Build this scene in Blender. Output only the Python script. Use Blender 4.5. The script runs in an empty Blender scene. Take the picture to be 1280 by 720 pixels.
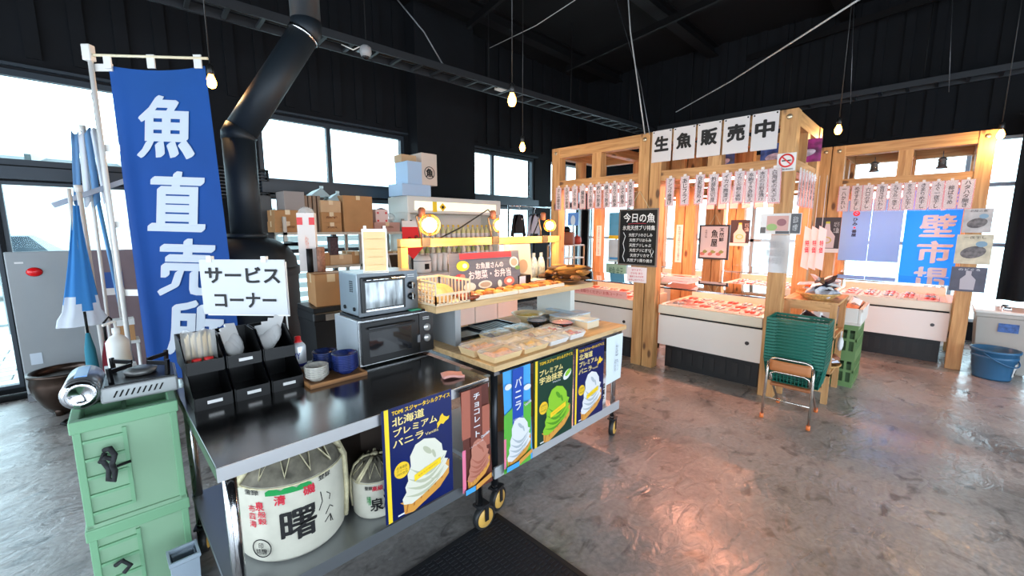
import bpy, math, random
from mathutils import Vector, Matrix

# ---------------------------------------------------------------- camera, world, exposure
scene = bpy.context.scene
COL = scene.collection
R = math.radians
random.seed(7)
FPX, PITCH, YAW, EYE = 522.0, R(8.2), R(45), 1.5
cam_data = bpy.data.cameras.new('camera')
cam_data.sensor_width = 36.0
cam_data.lens = FPX / 1280 * 36.0
cam_data.clip_start = 0.05
camera = bpy.data.objects.new('camera', cam_data)
camera.location = (0, 0, EYE)
camera.rotation_euler = (R(90) - PITCH, 0, YAW - R(90))
COL.objects.link(camera)
scene.camera = camera

world = bpy.data.worlds.new('overcast_sky')
scene.world = world
world.use_nodes = True
bg = world.node_tree.nodes['Background']
bg.inputs['Color'].default_value = (0.74, 0.87, 1.0, 1)
bg.inputs['Strength'].default_value = 7.0
scene.view_settings.view_transform = 'Standard'
scene.view_settings.look = 'None'
scene.view_settings.exposure = 0.05
scene.view_settings.gamma = 1.0
scene.view_settings.use_curve_mapping = False

# room: window wall at y = WY, far stall wall at x = WX, near and left walls behind the camera
WY, WX, NY, LX, CZ = 5.8, 8.2, -3.6, -3.4, 4.7
# (x0, x1, z0, z1) openings of the window wall and of the walls behind the camera
OPEN_BACK = [(-3.0, 0.62, 2.05, 2.87), (1.52, 3.50, 2.05, 2.87), (4.70, 6.45, 2.05, 2.87),
             (6.95, 8.12, 2.05, 2.87), (6.95, 8.12, 0.25, 1.95),
             (-3.0, -1.72, 0.10, 1.91), (-1.60, -0.575, 0.04, 1.91), (-0.545, 0.62, 0.04, 1.91), (1.52, 3.50, 0.45, 1.91), (4.70, 6.45, 0.45, 1.91)]
OPEN_RIGHT = [(-1.60, 5.72, 0.25, 2.64)]
OPEN_NEAR = [(-2.6, -0.2, 0.05, 2.9), (0.2, 2.8, 0.05, 2.9), (3.2, 5.6, 0.05, 2.9)]
OPEN_LEFT = [(-3.0, -0.6, 0.05, 2.9), (-0.2, 2.2, 0.05, 2.9), (2.6, 5.2, 0.05, 2.9)]


def portal(loc, rot, sx, sy):
    ld = bpy.data.lights.new('daylight_portal', 'AREA')
    ld.shape = 'RECTANGLE'
    ld.size, ld.size_y = sx, sy
    ld.cycles.is_portal = True
    o = bpy.data.objects.new('daylight_portal', ld)
    o.location, o.rotation_euler = loc, rot
    COL.objects.link(o)


for a, b, c, d in OPEN_BACK:
    portal(((a + b) / 2, WY + .12, (c + d) / 2), (R(-90), 0, 0), b - a, d - c)
for a, b, c, d in OPEN_NEAR:
    portal(((a + b) / 2, NY - .12, (c + d) / 2), (R(90), 0, 0), b - a, d - c)
for a, b, c, d in OPEN_RIGHT:
    portal((WX + .12, (a + b) / 2, (c + d) / 2), (0, R(90), 0), d - c, b - a)
for a, b, c, d in OPEN_LEFT:
    portal((LX - .12, (a + b) / 2, (c + d) / 2), (0, R(-90), 0), d - c, b - a)

# ---------------------------------------------------------------- pixel to place helpers
_fw = Vector((math.cos(YAW) * math.cos(PITCH), math.sin(YAW) * math.cos(PITCH), -math.sin(PITCH)))
_rt = Vector((math.sin(YAW), -math.cos(YAW), 0))
_up = _rt.cross(_fw)
_c = Vector((0, 0, EYE))


def ray(u, v): return _fw + _rt * ((u - 640) / FPX) - _up * ((v - 360) / FPX)
def G(u, v, z=0.0):
    d = ray(u, v); return _c + d * ((z - EYE) / d.z)
def PX(u, v, x):
    d = ray(u, v); return _c + d * (x / d.x)
def PY(u, v, y):
    d = ray(u, v); return _c + d * (y / d.y)
def FW(u, v, dist): return _c + ray(u, v) * dist


# ---------------------------------------------------------------- mesh helpers
class MB:
    def __init__(s):
        s.v, s.f, s.m, s.sm = [], [], [], []

    def add(s, vs, fs, mi=0, smooth=False, mat=None):
        b = len(s.v)
        for p in vs:
            s.v.append(tuple(mat @ Vector(p)) if mat else tuple(p))
        for f in fs:
            s.f.append([b + i for i in f]); s.m.append(mi); s.sm.append(smooth)
        return s

    def box(s, x0, x1, y0, y1, z0, z1, mi=0, mat=None):
        vs = [(x, y, z) for z in (z0, z1) for y in (y0, y1) for x in (x0, x1)]
        return s.add(vs, [(0, 2, 3, 1), (4, 5, 7, 6), (0, 1, 5, 4), (2, 6, 7, 3), (0, 4, 6, 2), (1, 3, 7, 5)], mi, False, mat)

    def cbox(s, c, d, mi=0, rot=None):
        m = Matrix.Translation(c) @ (rot.to_4x4() if rot else Matrix.Identity(4))
        return s.box(-d[0] / 2, d[0] / 2, -d[1] / 2, d[1] / 2, -d[2] / 2, d[2] / 2, mi, m)

    def bar(s, p0, p1, w, h, mi=0):
        p0, p1 = Vector(p0), Vector(p1)
        q = (p1 - p0).to_track_quat('X', 'Z')
        return s.cbox((p0 + p1) / 2, ((p1 - p0).length, w, h), mi, q.to_matrix())

    def tube(s, pts, r, n=8, mi=0, caps=True, smooth=True):
        pts = [Vector(p) for p in pts]
        rs = r if isinstance(r, (list, tuple)) else [r] * len(pts)
        vs, fs = [], []
        ref = None
        for i, p in enumerate(pts):
            if i == 0: t = pts[1] - p
            elif i == len(pts) - 1: t = p - pts[-2]
            else: t = (pts[i + 1] - p).normalized() + (p - pts[i - 1]).normalized()
            t.normalize()
            if ref is None:
                ref = Vector((0, 0, 1)) if abs(t.z) < .9 else Vector((1, 0, 0))
            a = t.cross(ref).normalized(); b = a.cross(t).normalized(); ref = b
            for k in range(n):
                w = 2 * math.pi * k / n
                vs.append(p + a * (rs[i] * math.cos(w)) + b * (rs[i] * math.sin(w)))
        for i in range(len(pts) - 1):
            for k in range(n):
                k2 = (k + 1) % n
                fs.append((i * n + k, i * n + k2, (i + 1) * n + k2, (i + 1) * n + k))
        s.add(vs, fs, mi, smooth)
        if caps:
            b = len(s.v) - len(vs)
            s.f.append([b + k for k in range(n)][::-1]); s.m.append(mi); s.sm.append(False)
            s.f.append([b + (len(pts) - 1) * n + k for k in range(n)]); s.m.append(mi); s.sm.append(False)
        return s

    def cyl(s, p0, p1, r, n=16, mi=0, r2=None, caps=True):
        return s.tube([p0, p1], [r, r if r2 is None else r2], n, mi, caps)

    def lathe(s, prof, n=24, c=(0, 0, 0), mi=0, smooth=True, mat=None, mis=None):
        vs, fs = [], []
        for (r, z) in prof:
            for k in range(n):
                w = 2 * math.pi * k / n
                vs.append((c[0] + r * math.cos(w), c[1] + r * math.sin(w), c[2] + z))
        b = len(s.v)
        s.add(vs, [], mi, smooth, mat)
        for i in range(len(prof) - 1):
            for k in range(n):
                k2 = (k + 1) % n
                s.f.append([b + i * n + k, b + i * n + k2, b + (i + 1) * n + k2, b + (i + 1) * n + k])
                s.m.append(mis[i] if mis else mi); s.sm.append(smooth)
        return s

    def sphere(s, c, r, n=12, mi=0, sc=(1, 1, 1), rot=None):
        prof = [(math.sin(math.pi * i / (n // 2)) , -math.cos(math.pi * i / (n // 2))) for i in range(n // 2 + 1)]
        m = Matrix.Translation(c) @ (rot.to_4x4() if rot else Matrix.Identity(4)) @ Matrix.Diagonal((r * sc[0], r * sc[1], r * sc[2], 1))
        return s.lathe(prof, n, mi=mi, mat=m)

    def poly(s, pts, mi=0):
        return s.add(pts, [tuple(range(len(pts)))], mi)

    def flat(s, pts, y, mi=0):          # 2D outline (x, z) printed on a sheet that faces -Y
        return s.add([(p[0], y, p[1]) for p in pts], [tuple(range(len(pts)))], mi)

    def ellipse(s, cx, cz, rx, rz, y, mi=0, n=20, a=0.0):
        ca, sa = math.cos(a), math.sin(a)
        pts = []
        for k in range(n):
            w = 2 * math.pi * k / n
            px, pz = rx * math.cos(w), rz * math.sin(w)
            pts.append((cx + px * ca - pz * sa, cz + px * sa + pz * ca))
        return s.flat(pts, y, mi)

    def rect(s, x0, x1, z0, z1, y, mi=0):
        return s.flat([(x0, z0), (x1, z0), (x1, z1), (x0, z1)], y, mi)

    def sheet(s, fn, nu, nv, mi=0, smooth=True):
        vs = [fn(i / nu, j / nv) for j in range(nv + 1) for i in range(nu + 1)]
        fs = [(j * (nu + 1) + i, j * (nu + 1) + i + 1, (j + 1) * (nu + 1) + i + 1, (j + 1) * (nu + 1) + i) for j in range(nv) for i in range(nu)]
        return s.add(vs, fs, mi, smooth)

    def build(s, name, mats, parent=None, loc=None, rz=0.0, bevel=0.0, solid=0.0, rot=None):
        me = bpy.data.meshes.new(name)
        me.from_pydata(s.v, [], s.f)
        for m in (mats if isinstance(mats, (list, tuple)) else [mats]):
            me.materials.append(m)
        me.polygons.foreach_set('material_index', s.m)
        me.polygons.foreach_set('use_smooth', s.sm)
        me.update()
        o = bpy.data.objects.new(name, me)
        COL.objects.link(o)
        if parent: o.parent = parent
        if loc is not None: o.location = loc
        o.rotation_euler = rot if rot else (0, 0, rz)
        if solid:
            md = o.modifiers.new('thickness', 'SOLIDIFY'); md.thickness = solid; md.offset = 0
        if bevel:
            md = o.modifiers.new('bevel', 'BEVEL'); md.width = bevel; md.segments = 2; md.limit_method = 'ANGLE'
        return o


def tag(o, label, cat, group=None):
    o['label'] = label; o['category'] = cat
    if group: o['group'] = group
    return o
def struct(o, label=None):
    o['kind'] = 'structure'
    if label: o['label'] = label
    return o
def thing(name, label, cat, loc=(0, 0, 0), rz=0.0, group=None):
    o = bpy.data.objects.new(name, None)
    o.empty_display_size = .05
    COL.objects.link(o)
    o.location = loc; o.rotation_euler = (0, 0, rz)
    return tag(o, label, cat, group)
def dup(root, loc, rz=None, label=None, group=None):
    r = root.copy(); COL.objects.link(r); r.location = loc
    if rz is not None: r.rotation_euler = (root.rotation_euler.x, root.rotation_euler.y, rz)
    if label: r['label'] = label
    if group: r['group'] = group
    for ch in list(root.children):
        c = ch.copy(); COL.objects.link(c); c.parent = r
        for g in list(ch.children):
            d = g.copy(); COL.objects.link(d); d.parent = c
    return r


_tc = {}
def text(body, size, mat, parent, x, z, y=-.003, bold=.0, sx=1.0, align='C', vertical=False, lead=1.05, slant=0.0, rot=0.0, name='lettering', fit=None, wrap=None, nib=0.0):
    """flat lettering on a sheet facing -Y; (x, z) is the middle (or left middle) of the block; fit = (w, h)"""
    if vertical: body = '\n'.join(body)
    key = (body, lead, align)
    if key not in _tc:
        cu = bpy.data.curves.new('t', 'FONT')
        cu.body = body; cu.resolution_u = 2; cu.space_line = lead
        cu.align_x = 'CENTER' if align == 'C' else 'LEFT'
        ob = bpy.data.objects.new('t', cu)
        me = bpy.data.meshes.new_from_object(ob)
        vs = [v.co.copy() for v in me.vertices]; fs = [list(p.vertices) for p in me.polygons]
        bpy.data.objects.remove(ob); bpy.data.curves.remove(cu); bpy.data.meshes.remove(me)
        xs = [v.x for v in vs]; ys = [v.y for v in vs]
        _tc[key] = (vs, fs, min(xs), max(xs), min(ys), max(ys))
    vs, fs, x0, x1, y0, y1 = _tc[key]
    kx, kz = size * sx, size
    if fit: kx, kz = fit[0] / (x1 - x0), fit[1] / (y1 - y0)
    cx = (x0 + x1) / 2 if align == 'C' else x0
    cy = (y0 + y1) / 2
    mb = MB()
    ca, sa = math.cos(rot), math.sin(rot)
    nb = 0 if bold <= 0 else (4 if bold < .02 else 8)          # heavier strokes: the outline repeated round a small circle
    offs = [(0.0, 0.0)] + [(bold * math.cos(2 * math.pi * (k + .5) / nb), bold * math.sin(2 * math.pi * (k + .5) / nb)) for k in range(nb)]
    if nib: offs = [(0.0, 0.0)] + [(nib * math.cos(w) * .80 - nib * .30 * math.sin(w) * .60, nib * math.cos(w) * .60 + nib * .30 * math.sin(w) * .80) for w in [2 * math.pi * k / 12 for k in range(12)]]      # slanted brush nib
    for i, (ox, oz) in enumerate(offs):
        pts = []
        for v in vs:
            px, pz = (v.x - cx + ox) * kx, (v.y - cy + oz) * kz
            px += slant * pz
            px, pz = px * ca - pz * sa, px * sa + pz * ca
            px += x; pz += z
            q = wrap(px, pz) if wrap else (px, y, pz)
            pts.append((q[0], q[1] - .00012 * i, q[2]))
        mb.add(pts, fs)
    return mb.build(name, mat, parent)


# ---------------------------------------------------------------- materials (all procedural)
def lin(c):
    def f(x):
        x /= 255.0
        return x / 12.92 if x <= .04045 else ((x + .055) / 1.055) ** 2.4
    return (f(c[0]), f(c[1]), f(c[2]), 1.0)


_mats = {}
def M(name, rgb=(200, 200, 200), rough=.5, metal=0.0, var=0.0, vscale=6.0, stretch=(1, 1, 1), bump=0.0, bscale=40.0, emit=0.0, ecol=None, spec=.5, dark=None, transl=0.0):
    if name in _mats: return _mats[name]
    m = bpy.data.materials.new(name); _mats[name] = m
    m.use_nodes = True
    nt = m.node_tree; N = nt.nodes; L = nt.links
    p = N['Principled BSDF']
    c = lin(rgb)
    p.inputs['Base Color'].default_value = c
    p.inputs['Roughness'].default_value = rough
    p.inputs['Metallic'].default_value = metal
    p.inputs['Specular IOR Level'].default_value = spec
    if var or bump:
        tc = N.new('ShaderNodeTexCoord'); mp = N.new('ShaderNodeMapping')
        mp.inputs['Scale'].default_value = stretch
        L.new(tc.outputs['Object'], mp.inputs['Vector'])
    if var:
        nz = N.new('ShaderNodeTexNoise'); nz.inputs['Scale'].default_value = vscale; nz.inputs['Detail'].default_value = 5
        L.new(mp.outputs['Vector'], nz.inputs['Vector'])
        cr = N.new('ShaderNodeValToRGB')
        d = lin(dark) if dark else tuple(x * (1 - var) for x in c[:3]) + (1,)
        l = tuple(min(1, x * (1 + var * .5)) for x in c[:3]) + (1,)
        cr.color_ramp.elements[0].position = .32; cr.color_ramp.elements[0].color = d
        cr.color_ramp.elements[1].position = .68; cr.color_ramp.elements[1].color = l
        L.new(nz.outputs['Fac'], cr.inputs['Fac']); L.new(cr.outputs['Color'], p.inputs['Base Color'])
    if bump:
        nb = N.new('ShaderNodeTexNoise'); nb.inputs['Scale'].default_value = bscale; nb.inputs['Detail'].default_value = 3
        L.new(mp.outputs['Vector'], nb.inputs['Vector'])
        bp = N.new('ShaderNodeBump'); bp.inputs['Strength'].default_value = bump; bp.inputs['Distance'].default_value = .01
        L.new(nb.outputs['Fac'], bp.inputs['Height']); L.new(bp.outputs['Normal'], p.inputs['Normal'])
    if emit:
        p.inputs['Emission Color'].default_value = lin(ecol or rgb)
        p.inputs['Emission Strength'].default_value = emit
    if transl:
        tr = N.new('ShaderNodeBsdfTranslucent'); tr.inputs['Color'].default_value = c
        mx = N.new('ShaderNodeMixShader'); mx.inputs['Fac'].default_value = transl
        L.new(p.outputs['BSDF'], mx.inputs[1]); L.new(tr.outputs['BSDF'], mx.inputs[2])
        L.new(mx.outputs['Shader'], N['Material Output'].inputs['Surface'])
    return m


def glass(name, tint=(235, 245, 245), refl=.12, rough=.02, alpha_tint=None):
    if name in _mats: return _mats[name]
    m = bpy.data.materials.new(name); _mats[name] = m
    m.use_nodes = True
    nt = m.node_tree; N = nt.nodes; L = nt.links
    N.remove(N['Principled BSDF'])
    t = N.new('ShaderNodeBsdfTransparent'); t.inputs['Color'].default_value = lin(tint)
    g = N.new('ShaderNodeBsdfGlossy'); g.inputs['Roughness'].default_value = rough
    lw = N.new('ShaderNodeLayerWeight'); lw.inputs['Blend'].default_value = refl
    mx = N.new('ShaderNodeMixShader')
    L.new(lw.outputs['Fresnel'], mx.inputs['Fac']); L.new(t.outputs['BSDF'], mx.inputs[1]); L.new(g.outputs['BSDF'], mx.inputs[2])
    L.new(mx.outputs['Shader'], N['Material Output'].inputs['Surface'])
    return m


def film(name, rgb, clear=.6, rough=.25):
    """thin plastic: partly see-through, partly a glossy skin of its own colour"""
    if name in _mats: return _mats[name]
    m = bpy.data.materials.new(name); _mats[name] = m
    m.use_nodes = True
    nt = m.node_tree; N = nt.nodes; L = nt.links
    p = N['Principled BSDF']; p.inputs['Base Color'].default_value = lin(rgb); p.inputs['Roughness'].default_value = rough
    t = N.new('ShaderNodeBsdfTransparent')
    mx = N.new('ShaderNodeMixShader'); mx.inputs['Fac'].default_value = clear
    L.new(p.outputs['BSDF'], mx.inputs[1]); L.new(t.outputs['BSDF'], mx.inputs[2])
    L.new(mx.outputs['Shader'], N['Material Output'].inputs['Surface'])
    return m


def wood(axis, rgb=(198, 152, 98), dark=(160, 112, 64), name='pine', rough=.55):
    key = name + '_' + axis
    if key in _mats: return _mats[key]
    m = bpy.data.materials.new(key); _mats[key] = m
    m.use_nodes = True
    nt = m.node_tree; N = nt.nodes; L = nt.links
    p = N['Principled BSDF']; p.inputs['Roughness'].default_value = rough
    tc = N.new('ShaderNodeTexCoord'); mp = N.new('ShaderNodeMapping')
    mp.inputs['Scale'].default_value = {'x': (1.2, 14, 14), 'y': (14, 1.2, 14), 'z': (14, 14, 1.2)}[axis]
    L.new(tc.outputs['Object'], mp.inputs['Vector'])
    nz = N.new('ShaderNodeTexNoise'); nz.inputs['Scale'].default_value = 2.2; nz.inputs['Detail'].default_value = 6; nz.inputs['Distortion'].default_value = .6
    L.new(mp.outputs['Vector'], nz.inputs['Vector'])
    cr = N.new('ShaderNodeValToRGB')
    cr.color_ramp.elements[0].position = .3; cr.color_ramp.elements[0].color = lin(dark)
    cr.color_ramp.elements[1].position = .66; cr.color_ramp.elements[1].color = lin(rgb)
    L.new(nz.outputs['Fac'], cr.inputs['Fac'])
    vm = N.new('ShaderNodeMapping')
    vm.inputs['Scale'].default_value = {'x': (3.0, 7, 7), 'y': (7, 3.0, 7), 'z': (7, 7, 3.0)}[axis]
    L.new(tc.outputs['Object'], vm.inputs['Vector'])
    vo = N.new('ShaderNodeTexVoronoi'); vo.inputs['Scale'].default_value = 1.0
    L.new(vm.outputs['Vector'], vo.inputs['Vector'])
    mr = N.new('ShaderNodeMapRange'); mr.inputs['From Min'].default_value = .10; mr.inputs['From Max'].default_value = .18
    mr.inputs['To Min'].default_value = .85; mr.inputs['To Max'].default_value = 0
    L.new(vo.outputs['Distance'], mr.inputs['Value'])
    mx = N.new('ShaderNodeMix'); mx.data_type = 'RGBA'
    mx.inputs['B'].default_value = lin((70, 38, 18))
    L.new(mr.outputs['Result'], mx.inputs['Factor']); L.new(cr.outputs['Color'], mx.inputs['A'])
    L.new(mx.outputs['Result'], p.inputs['Base Color'])
    return m


def concrete():
    m = bpy.data.materials.new('worn_concrete'); m.use_nodes = True
    nt = m.node_tree; N = nt.nodes; L = nt.links
    p = N['Principled BSDF']
    tc = N.new('ShaderNodeTexCoord')
    def noise(scale, detail, dist=0.0, st=(1, 1, 1)):
        mp = N.new('ShaderNodeMapping'); mp.inputs['Scale'].default_value = st
        L.new(tc.outputs['Object'], mp.inputs['Vector'])
        n = N.new('ShaderNodeTexNoise'); n.inputs['Scale'].default_value = scale; n.inputs['Detail'].default_value = detail; n.inputs['Distortion'].default_value = dist
        L.new(mp.outputs['Vector'], n.inputs['Vector']); return n
    def ramp(src, stops):
        c = N.new('ShaderNodeValToRGB')
        e = c.color_ramp.elements
        e[0].position, e[0].color = stops[0][0], stops[0][1]
        e[1].position, e[1].color = stops[1][0], stops[1][1]
        for s in stops[2:]:
            q = e.new(s[0]); q.color = s[1]
        L.new(src, c.inputs['Fac']); return c
    big = noise(1.1, 6, .4)
    base = ramp(big.outputs['Fac'], [(.30, lin((116, 112, 109))), (.70, lin((170, 164, 159)))])
    spots = noise(6.5, 9, .7, (1, 1.6, 1))
    sr = ramp(spots.outputs['Fac'], [(.555, (0, 0, 0, 1)), (.70, (1, 1, 1, 1))])
    mx = N.new('ShaderNodeMix'); mx.data_type = 'RGBA'; mx.inputs['B'].default_value = lin((62, 58, 56))
    ml = N.new('ShaderNodeMath'); ml.operation = 'MULTIPLY'; ml.inputs[1].default_value = .7
    L.new(sr.outputs['Color'], ml.inputs[0])
    L.new(ml.outputs['Value'], mx.inputs['Factor']); L.new(base.outputs['Color'], mx.inputs['A'])
    fine = noise(40, 6)
    fr = ramp(fine.outputs['Fac'], [(.35, (.80, .80, .80, 1)), (.65, (1.08, 1.08, 1.08, 1))])
    mm = N.new('ShaderNodeMix'); mm.data_type = 'RGBA'; mm.blend_type = 'MULTIPLY'; mm.inputs['Factor'].default_value = 1
    L.new(mx.outputs['Result'], mm.inputs['A']); L.new(fr.outputs['Color'], mm.inputs['B'])
    L.new(mm.outputs['Result'], p.inputs['Base Color'])
    rn = noise(2.6, 6, .5)
    rr = N.new('ShaderNodeMapRange'); rr.inputs['From Min'].default_value = .35; rr.inputs['From Max'].default_value = .65
    rr.inputs['To Min'].default_value = .16; rr.inputs['To Max'].default_value = .40
    L.new(rn.outputs['Fac'], rr.inputs['Value']); L.new(rr.outputs['Result'], p.inputs['Roughness'])
    p.inputs['Specular IOR Level'].default_value = .6
    bn = noise(7, 8, 1.2, (1, 1.9, 1))
    bp = N.new('ShaderNodeBump'); bp.inputs['Strength'].default_value = .30; bp.inputs['Distance'].default_value = .02
    L.new(bn.outputs['Fac'], bp.inputs['Height']); L.new(bp.outputs['Normal'], p.inputs['Normal'])
    return m


BLACK = M('flat_black', (10, 11, 12), .6, spec=.3)
BLK_GLOSS = M('black_plastic', (8, 8, 10), .3, spec=.4)
WHITE = M('white_paint', (214, 214, 210), .5)
PAPER = M('white_paper', (216, 214, 212), .7)
INK = M('black_ink', (16, 15, 16), .7)
STEEL = M('stainless_steel', (178, 180, 184), .22, 1.0, var=.12, vscale=3, stretch=(1, 30, 30))
CHROME = M('chrome', (205, 207, 210), .12, 1.0)
GREYM = M('grey_metal', (120, 122, 126), .4, .8)
CARD = M('cardboard', (176, 130, 84), .8, var=.12, vscale=5)
CARD2 = M('pale_cardboard', (198, 164, 126), .8, var=.1, vscale=5)
TAPE = M('packing_tape', (214, 190, 150), .3)
RED = M('red_plastic', (205, 32, 34), .35)
DARKWALL = M('black_wall_paint', (9, 12, 17), .8, var=.35, vscale=2.5, spec=.25)
FRAMEP = M('pale_window_frame', (168, 174, 178), .4)
FRAME = M('dark_window_frame', (44, 52, 60), .4, .3)
WINGLASS = glass('window_glass')
CLEAR = glass('clear_acrylic', (248, 250, 250), .10)
PZ, PYW, PXW = wood('z'), wood('y'), wood('x')

# ================================================================ THE SETTING
CONC = concrete()
floor = struct(MB().box(LX - .2, WX + .2, NY - .2, WY + .2, -.12, 0).build('floor', CONC))
PAVE = M('pale_paving', (196, 196, 192), .8, var=.15, vscale=2)
pave = struct(MB().box(-40, 40, WY + .2, 60, -.2, -.06).build('floor_outside', PAVE))
struct(MB().box(WX + .2, 45, -40, WY + .2, -.2, -.06).build('floor_yard', PAVE))
PAVER = [M('paver_grey', (178, 180, 182), .8, var=.1), M('paver_light', (200, 200, 196), .8, var=.1)]
pv = {}
for i in range(12):                                   # paving blocks in front of the glazed entrance
    for j in range(11):
        k = (i * 3 + j * 5) % 2
        if k not in pv:
            pv[k] = MB().box(-.14, .14, -.095, .095, 0, .045).build('paver', PAVER[k], pave, (-2.6 + i * .29 + (j % 2) * .14, 6.12 + j * .20, -.06), bevel=.006)
        else:
            o = pv[k].copy(); COL.objects.link(o); o.location = (-2.6 + i * .29 + (j % 2) * .14, 6.12 + j * .20, -.06)


def wall(name, axis, pos, lo, hi, z0, z1, opens, mat, th=.2):
    us = sorted({lo, hi} | {o[0] for o in opens} | {o[1] for o in opens})
    mb = MB()
    for a, b in zip(us[:-1], us[1:]):
        m = (a + b) / 2
        blocks = sorted((o[2], o[3]) for o in opens if o[0] < m < o[1])
        z = z0
        for c, d in blocks + [(z1, z1)]:
            if c > z + 1e-5:
                if axis == 'y': mb.box(a, b, pos[0], pos[1], z, c)
                else: mb.box(pos[0], pos[1], a, b, z, c)
            z = d
    return struct(mb.build(name, mat))


wb = wall('wall_back', 'y', (WY, WY + .2), LX - .2, WX + .2, 0, CZ, OPEN_BACK, DARKWALL)
wr = wall('wall_right', 'x', (WX, WX + .2), NY - .2, WY, 0, CZ, OPEN_RIGHT, DARKWALL)
wn = wall('wall_near', 'y', (NY - .2, NY), LX - .2, WX, 0, CZ, OPEN_NEAR, DARKWALL)
wl = wall('wall_left', 'x', (LX - .2, LX), NY, WY, 0, CZ, OPEN_LEFT, DARKWALL)
rib = None
for i in range(38):                                   # ribbed cladding of the upper wall
    x = -3.2 + i * .3
    if 3.5 < x < 4.75: continue
    if rib is None: rib = MB().box(-.05, .05, -.03, 0, 2.98, CZ).build('rib', DARKWALL, wb, (x, WY, 0))
    else:
        o = rib.copy(); COL.objects.link(o); o.location.x = x
rib = None
for i in range(30):
    y = NY + .2 + i * .3
    if y > WY - .1: break
    if rib is None: rib = MB().box(-.03, 0, -.05, .05, 2.78, CZ).build('rib', DARKWALL, wr, (WX, y, 0))
    else:
        o = rib.copy(); COL.objects.link(o); o.location.y = y
struct(MB().box(3.56, 4.66, WY - .26, WY, 0, CZ).build('wall_pier', DARKWALL))

ceil = struct(MB().box(LX - .2, WX + .2, NY - .2, WY + .2, CZ, CZ + .15).build('ceiling', M('black_ceiling', (6, 6, 8), .85, var=.3, vscale=2, spec=.2)))
BEAM = M('black_steel_beam', (8, 8, 10), .7, spec=.2)
for i in range(5):                                    # steel joists under the roof
    y = -2.6 + i * 1.9
    MB().box(LX, WX, -.09, .09, -.16, -.14).box(LX, WX, -.012, .012, -.3, -.16).box(LX, WX, -.09, .09, -.32, -.3).build('joist', BEAM, ceil, (0, y, CZ + .14))
for i in range(4):
    x = .4 + i * 2.3
    MB().bar((x, -2, CZ - .35), (x + 1.4, 5.0, CZ - .35), .05, .09).build('brace', BEAM, ceil)

# windows: frame, mullions and panes
wn_i = [0]
def window(axis, pos, o, mull=(), rail=(), fw=.055, FRAME=FRAME, glassm=WINGLASS):
    wn_i[0] += 1
    a, b, c, d = o
    w = bpy.data.objects.new('window_%d' % wn_i[0], None); COL.objects.link(w); struct(w)
    w.location = ((a + b) / 2, pos, c) if axis == 'y' else (pos, (a + b) / 2, c)
    hw, h = (b - a) / 2, d - c
    def bx(mb, u0, u1, z0, z1, t=.035):
        return mb.box(u0, u1, -t, t, z0, z1) if axis == 'y' else mb.box(-t, t, u0, u1, z0, z1)
    f = MB()
    bx(f, -hw, hw, 0, fw); bx(f, -hw, hw, h - fw, h); bx(f, -hw, -hw + fw, fw, h - fw); bx(f, hw - fw, hw, fw, h - fw)
    f.build('window_frame', FRAME, w)
    us = [-hw + fw] + [m - (a + b) / 2 for m in mull] + [hw - fw]
    for m in us[1:-1]: bx(MB(), m - .028, m + .028, fw, h - fw, .03).build('mullion', FRAME, w)
    for r in rail: bx(MB(), -hw + fw, hw - fw, r - c - .025, r - c + .025, .03).build('glazing_bar', FRAME, w)
    for u0, u1 in zip(us[:-1], us[1:]):
        bx(MB(), u0, u1, fw, h - fw, .004).build('pane', glassm, w)
    return w


OB = OPEN_BACK
window('y', WY + .06, OB[0], (-1.8, -.62))
window('y', WY + .06, OB[1], (2.37,))
window('y', WY + .06, OB[2], (5.34,))
window('y', WY + .06, OB[3], (7.5,), (), .04, FRAMEP)
window('y', WY + .06, OB[4], (7.5,), (1.2,), .04, FRAMEP)
window('y', WY + .06, OB[5], ())
window('y', WY + .06, OB[6], (), (), .03)
window('y', WY + .06, OB[7], (), (), .03)
window('y', WY + .06, OB[8], (2.37,), (1.2,))
window('y', WY + .06, OB[9], (5.34,), (1.2,))
window('x', WX + .06, OPEN_RIGHT[0], (-.24, .95, 2.25, 3.5, 4.7), (1.28, 2.05), .04, FRAMEP)
struct(MB().box(-3.0, .62, WY - .05, WY - .005, 1.925, 2.035).build('trim_1', FRAME))  # transom bars take the lighter frame grey, window glare put into their colour
struct(MB().box(1.50, 3.54, WY - .09, WY - .005, 1.925, 2.05).build('trim_2', FRAME))
struct(MB().box(4.68, 6.50, WY - .07, WY - .005, 1.925, 2.05).build('trim_3', FRAME))
struct(MB().box(-3.0, .62, WY - .05, WY - .005, 2.885, 2.91).build('trim_4', FRAME))
struct(MB().box(1.50, 3.54, WY - .05, WY - .005, 2.885, 2.91).build('trim_5', FRAME))
struct(MB().box(4.68, 6.50, WY - .05, WY - .005, 2.885, 2.91).build('trim_6', FRAME))
struct(MB().cyl((-3.3, WY - .25, .03), (-.45, WY - .25, .03), .03, 10).build('trim_7', M('black_rubber', (20, 21, 23), .6)))

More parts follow.
